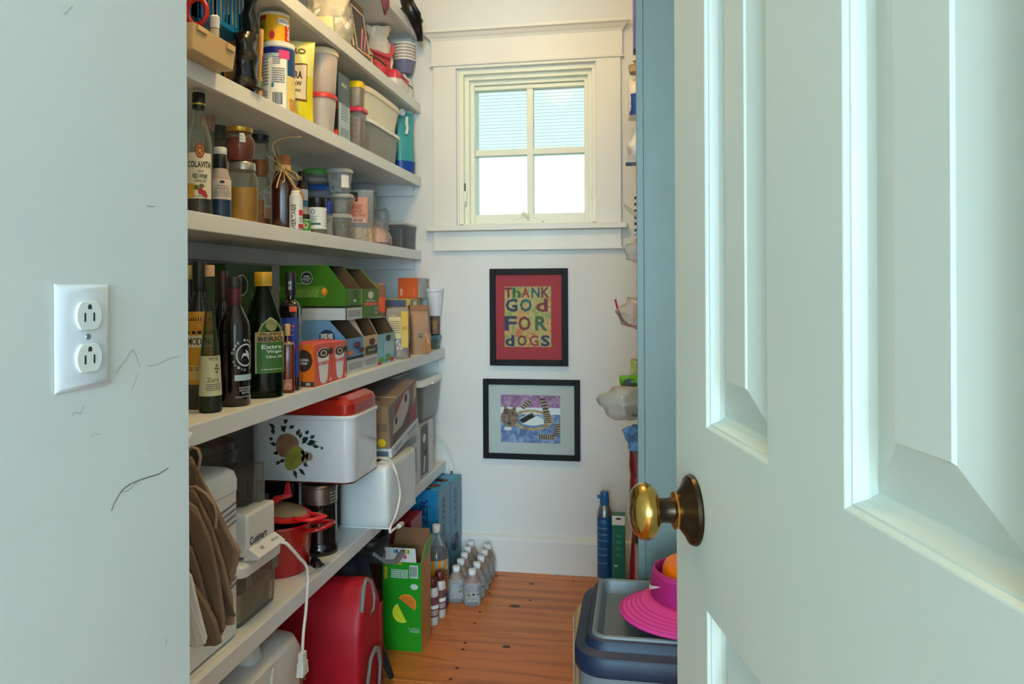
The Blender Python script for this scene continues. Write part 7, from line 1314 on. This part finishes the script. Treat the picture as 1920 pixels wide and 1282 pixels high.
for j in range(NR + 1):
    for i in range(NA + 1):
        u = i / NA; a = R(a0 + (a1 - a0) * u); e = math.sin(math.pi * u) ** .6; rad = rv * 1.0 + (.068 * e) * j / NR
        q.v.append((rad * math.cos(a), rad * .96 * math.sin(a), .022 - (.004 + .016 * j / NR) * (1 if e > .1 else 1) + .010 * e * (j / NR) * 0 + .010))
for j in range(NR): q.f += [(j * (NA + 1) + i, j * (NA + 1) + i + 1, (j + 1) * (NA + 1) + i + 1, (j + 1) * (NA + 1) + i) for i in range(NA)]
q.m = [0] * len(q.f); br = q.build('brim', mg2, t, smooth=60, solid=.003)
for k in range(5):
    pts = []
    for i in range(1, NA): u = i / NA; a = R(a0 + (a1 - a0) * u); e = math.sin(math.pi * u) ** .6; rad = rv + .068 * e * (.40 + .13 * k); pts.append((rad * math.cos(a), rad * .96 * math.sin(a), .0335 - (.004 + .016 * (.40 + .13 * k))))
    MB().tube(pts, .0008, 5).build('stitch_line', mg, br, smooth=60)
def sw(u, v): a = R(182 + u); return (rv * 1.075 * math.cos(a), rv * .96 * 1.075 * math.sin(a), v)
q = MB(); up = [(-16, .050), (-13, .0535), (-8, .047), (0, .0445), (8, .0465), (18, .050), (34, .0565)]; lo = [(-16, .0475), (-13, .041), (-8, .0355), (0, .034), (8, .038), (18, .045), (34, .056)]
for i in range(6): q.add([sw(*lo[i]), sw(*lo[i + 1]), sw(*up[i + 1]), sw(*up[i])], [(0, 1, 2, 3)])
q.build('swoosh_emblem', WHITE, t)
t = thing('beaker', 'orange plastic beaker standing upside down inside the magenta visor', 'cup', (vx - .014, vy - .002, .5806)); og = mat('beaker_orange', (232, 112, 0), .35)
MB().lathe([(.053, 0), (.055, .004), (.052, .088), (.048, .096), (.044, .097)], 40).build('beaker_wall', og, t, smooth=40); MB().lathe([(.046, .0971), (.045, .0985), (.03, .0985)], 36).build('foot_ring', og, t, smooth=40)
# tan roll behind the tub
t = thing('paper_roll', 'tan paper roll standing on end behind the grey tub', 'roll', (-.072, 1.478, 0)); tr_ = mat('tan_paper', (176, 150, 118), .7, var=.08); MB().lathe([(.054, 0), (.055, .002), (.055, .488), (.050, .498), (.018, .50), (.016, .49)], 36).build('roll', tr_, t, smooth=40); MB().box(-.0575, -.01, .002, -.0545, .012, .486).build('loose_edge', tr_, t, bev=.001)
# gas cylinder and green carton on the floor at the back
yb0 = 2.80; p = at_y(1134, 1000, yb0); r = .0285; h = at_y(1134, 921, yb0).z
t = lathe_thing('gas_cylinder', 'slim blue gas cylinder with silver shoulder standing by the baseboard', 'cylinder', p.x, yb0, 0); cb_ = mat('cylinder_blue', (20, 84, 140), .35, var=.06)
MB().lathe([(r * .9, 0), (r, .004), (r, h * .76)], 32).build('cylinder_body', cb_, t, smooth=50); MB().lathe([(r * .99, h * .762), (r * .94, h * .80), (r * .66, h * .862), (r * .5, h * .875)], 32).build('silver_shoulder', mat('brushed_alu', (140, 146, 150), .35, .8), t, smooth=50)
MB().lathe([(r * .62, h * .872), (r * .62, h * .93), (r * .56, h * .935), (r * .56, h * .99), (r * .5, h)], 24).build('valve_cap', mat('valve_blue', (24, 96, 156), .4), t, smooth=40); MB().box(-.004, -r * .95, h * .93, .004, -r * .4, h * .965).build('valve_tab', mat('valve_blue', (24, 96, 156), .4), t, bev=.001)
f = wrap([(r, 0), (r, h)], .0007); MB().sheet(f, -90, h * .12, 90, h * .165, 12, 1).build('silver_band', mat('band_silver', (150, 170, 186), .4), t); pw = mat('print_iceblue', (110, 170, 206), .45)
[MB().lines(f, -60, h * k, 20, h * (k + .03), 1, 0, int(k * 100), .3).build('fine_print_pattern', pw, t) for k in (.30, .38, .44, .52, .58, .64)]; MB().text(f, 'CO2', -10, h * .72, 40, h * .03, 1).build('lettering', pw, t)
p = at_y(1160, 1000, 2.76); h = at_y(1160, 963, 2.76).z
bx = Box('hanging_carton', 'slim teal green carton with a white hang tab beside the gas cylinder', 'box', (p.x - .0235, p.x + .0235, 2.735, 2.785, 0, h), mat('carton_teal', (0, 112, 92), .42)); bx.pr('-y', [('panel', WHITE, 0, .89, 1, 1), ('disc', BLACKP, .5, .965, .22, .012), ('panel', mat('print_greypale', (190, 200, 196), .5), 0, 0, 1, .12), ('bars', BLACKP, .1, .02, .9, .10, 10), ('disc', mat('print_mint', (170, 214, 200), .5), .3, .41, .16, .012), ('lines', mat('print_mint2', (60, 150, 130), .5), .3, .5, .7, .8, 4)])
# tall tin and a striped packet beside it
p = at_y(1189, 1000, 2.66); r = .023; h = at_y(1186, 975, 2.66).z
t = lathe_thing('tall_tin', 'tall silver grey tin with dark band standing at the back shelves foot', 'can', .008, 2.66, .021); h -= .02; MB().lathe([(r, 0), (r, h)], 28).build('can_wall', mat('tin_grey', (150, 150, 148), .35, .5, var=.1), t, smooth=40); label_patch(t, [(r, 0), (r, h)], h * .74, h * .93, -90, 90, mat('tin_bandbrown', (50, 40, 36), .5), 'dark_band'); lb = label_patch(t, [(r, 0), (r, h)], h * .2, h * .72, -90, 90, mat('label_silver', (176, 176, 172), .5)); print_on(lb, [(r, 0), (r, h)], [('poly', GREYP, [(-30, h * .45), (10, h * .62), (40, h * .45)]), ('sheet', BLACKP, -60, h * .22, 40, h * .32), ('lines', GREYP, -40, h * .35, 50, h * .43, 2)]); MB().lathe([(r * .98, h), (r * 1.05, h + .002), (r * 1.05, h + .014), (r * .9, h + .016)], 28).build('lid', mat('lid_pearl', (206, 200, 190), .4), t, smooth=40)
t = thing('foil_packet', 'thin red and silver foil packet leaning beside the tall tin', 'packet', (-.022, 2.735, .0), R(10)); bag_mesh(.012, .03, .25, 71, .004, 'flat', 2.4).build('packet_film', mat('foil_redsilver', (176, 40, 44), .35, .3, var=.8, scale=40), t, smooth=50)
# goods poking out of the shelves: packets and bags seen edge on
RSH = {}
def rpack(name, label, cat, px0, y0, y1, Y, dep, m, shape='box', n=2.4, rot=0, thick=.06):
    """a packet on the far shelves whose aisle edge is at photo column px0, rows y0..y1, at room depth Y"""
    a = at_y(px0, y0, Y); b_ = at_y(px0, y1, Y); x0 = a.x; h = a.z - b_.z; t = thing(name, label, cat, (x0 + dep / 2, Y, b_.z + .003), R(rot))
    if shape == 'box': MB().box(-dep / 2, -thick / 2, 0, dep / 2, thick / 2, h).build('carton', m, t, bev=.001)
    elif shape == 'crumple':
        q = MB(); k = 14
        q.loft([(h * (.5 - .5 * math.cos(math.pi * j / k)), dep / 2 * max(.12, math.sin(math.pi * j / k)) ** .7, thick / 2 * max(.1, math.sin(math.pi * j / k)) ** .6, 2, -.006 * math.sin(j), 0) for j in range(k + 1)], 26, nz=.012, ns=24, seed=int(px0)); q.build('film', m, t, smooth=25)
    else: bag_mesh(thick / 2, dep / 2, h, int(px0 + y0), .006, shape, n, 22, rings=10, seg=24).build('film', m, t, smooth=50, rot=(0, 0, R(90)))
    return t, h
rp = [('film_bag', 'crinkled clear bag poking out beside the window stool end', 'bag', 1166, 453, 489.5, 2.35, .075, clear('wrinkled_film', (236, 238, 240), .3, .12), 'crumple'),
      ('zip_bag', 'clear zip bag with a red zipper strip sticking out of the far shelves', 'bag', 1158, 563, 614, 2.2, .09, clear('clear_film2', (244, 240, 238), .25, .12, (220, 216, 214), .8, 30), 'crumple'),
      ('herb_bag', 'big crumpled clear bag of dried herbs bulging into the aisle', 'bag', 1122, 724, 784, 2.05, .15, clear('wrinkled_film3', (230, 230, 226), .34, .1, (226, 224, 218), 1, 30), 'crumple'),
      ('snack_packet', 'bright green snack packet lying on top of the herb bag', 'packet', 1163, 705, 727, 2.1, .09, mat('packet_green', (86, 160, 20), .35, var=.3, scale=50, bump=.3), 'pillow'),
      ('spice_packet', 'yellow green carton standing above the bright green packet', 'packet', 1183, 676, 776, 2.125, .05, mat('packet_chartreuse', (150, 150, 30), .45, var=.4, scale=60), 'box'),
      ('candy_wrapper', 'blue and white wrapper hanging below the herb bag', 'wrapper', 1174, 795, 839.5, 2.1, .06, mat('wrapper_bluewhite', (96, 150, 200), .35, var=.6, scale=30, bump=.5), 'crumple'),
      ('tea_packet', 'tall red and brown patterned packet on the lowest far shelf', 'packet', 1180, 840, 946, 2.1, .05, mat('packet_redbrown', (120, 24, 22), .4, var=.6, scale=45), 'flat'),
      ('chip_bag', 'white and navy snack bag poking out beside the window casing', 'bag', 1176, 243, 313, 2.3, .05, mat('bag_whitenavy', (206, 210, 216), .35, var=.45, scale=26, bump=.4), 'pinch'),
      ('flour_bag', 'white and blue paper bag with tan top beside the window casing', 'bag', 1177, 152, 228, 2.3, .05, mat('bag_whiteblue', (216, 212, 206), .4, var=.1, bump=.3), 'pillow'),
      ('twist_bag', 'tan twist topped bag above the white and blue paper bag', 'bag', 1178, 118, 140, 2.3, .05, mat('bag_tan', (176, 150, 110), .5, var=.4, bump=.4), 'pinch'),
      ('purple_box', 'tall purple carton at the top of the far shelves', 'box', 1186.5, 4, 100, 2.3, .07, mat('carton_purple', (84, 74, 150), .42, var=.15), 'box')]
out = {}
for name, label, cat, px0, y0, y1, Y, dep, m, sh in rp: out[name] = rpack(name, label, cat, px0, y0, y1, Y, dep, m, sh)
t, h = out['zip_bag']; MB().tube([(-.052, 0, h * 1.0), (-.044, 0, h * .6), (-.03, 0, h * .2), (-.012, 0, 0.004), (.01, 0, .0)], [.007, .008, .008, .006, .004], 8, flat=.4).build('zipper_strip', mat('zip_red', (206, 30, 64), .4), t, smooth=60)
t, h = out['herb_bag']; MB().loft([(.006, .03, .02, 2.2, .03, 0), (h * .5, .035, .024, 2.2, .03, 0), (h * .85, .02, .014, 2.2, .03, 0)], 24, nz=.006, ns=50).build('herbs', mat('dried_herbs', (110, 104, 76), .8, var=.6, scale=120, bump=.6), t, smooth=50)
t, h = out['snack_packet']; MB().disc(lambda u, v: (u, -.031, v), -.02, h * .5, .016, .011).build('black_emblem', BLACKP, t)
t, h = out['flour_bag']; MB().loft([(h * .1, .0255, .026, 2.4, .004, -.004), (h * .6, .0265, .03, 2.4, .004, -.004)], 20, cap0=False, cap1=False).build('blue_panel', mat('print_cobalt', (20, 70, 160), .4), t, smooth=50); MB().loft([(h * .80, .021, .024, 2.4), (h * .98, .012, .012, 2.4)], 20).build('tan_top', mat('bag_tan', (176, 150, 110), .5), t, smooth=50)
t, h = out['chip_bag']; MB().box(-.03, -.03, .0, .02, .0, .006).build('navy_edge', mat('print_navy2', (26, 44, 84), .5), t)
p = at_y(1171, 388, 2.35); t = thing('tongs', 'thin pale wire tongs sticking out beside the window stool', 'tongs', (.0, 2.35, at_y(1186, 402, 2.35).z)); q0 = at_y(1170, 385, 2.35) - Vector(t.location); MB().tube([q0 + Vector((0, 0, .004)), Vector((-.01, 0, .008)), Vector((.05, 0, -.004))], .0022, 6).build('wire_arm', mat('wire_pale', (196, 200, 198), .35, .4), t, smooth=50); MB().tube([q0, q0 + Vector((.012, 0, -.014)), Vector((-.004, 0, -.008)), Vector((.05, 0, -.006))], .0022, 6).build('wire_arm', mat('wire_pale', (196, 200, 198), .35, .4), t, smooth=50)
for k, (y0, y1, lab) in enumerate(((362, 442, 'white carton with a dotted edge beside the window stool end'), (560, 605, 'pale cream carton with orange corner on the shelf of the zip bag'))):
    t, h = rpack('carton', lab, 'box', 1188.5 if k == 0 else 1187, y0, y1, 2.45 if k == 0 else 2.3, .06, mat('carton_edge%d' % k, [(206, 206, 200), (206, 190, 160)][k], .5))
    for i in range(6 if k == 0 else 1): MB().sheet(lambda u, v: (u, -.0306, v), -.029, h * (.06 + .15 * i) if k == 0 else h * .72, -.020, h * (.12 + .15 * i) if k == 0 else h * .9).build('edge_dot', BLACKP if k == 0 else mat('print_orange3', (206, 130, 30), .5), t)
# ------------------------------------------------------------------ cords belong to their appliances
def attach(cord, owner, name):
    ow = bpy.data.objects[owner]; c = bpy.data.objects[cord]; off = Vector(c.location) - Vector(ow.location)
    kids = list(c.children); cable = kids[0]; cable.parent = ow; cable.location = off; cable.name = name
    for k in kids[1:]: k.parent = cable
    bpy.data.objects.remove(c)
attach('power_cord', 'food_processor', 'white_cord'); attach('power_cord.001', 'toaster', 'white_cord')
o = bpy.data.objects['power_cord.002']; o.name = 'charger_cable'
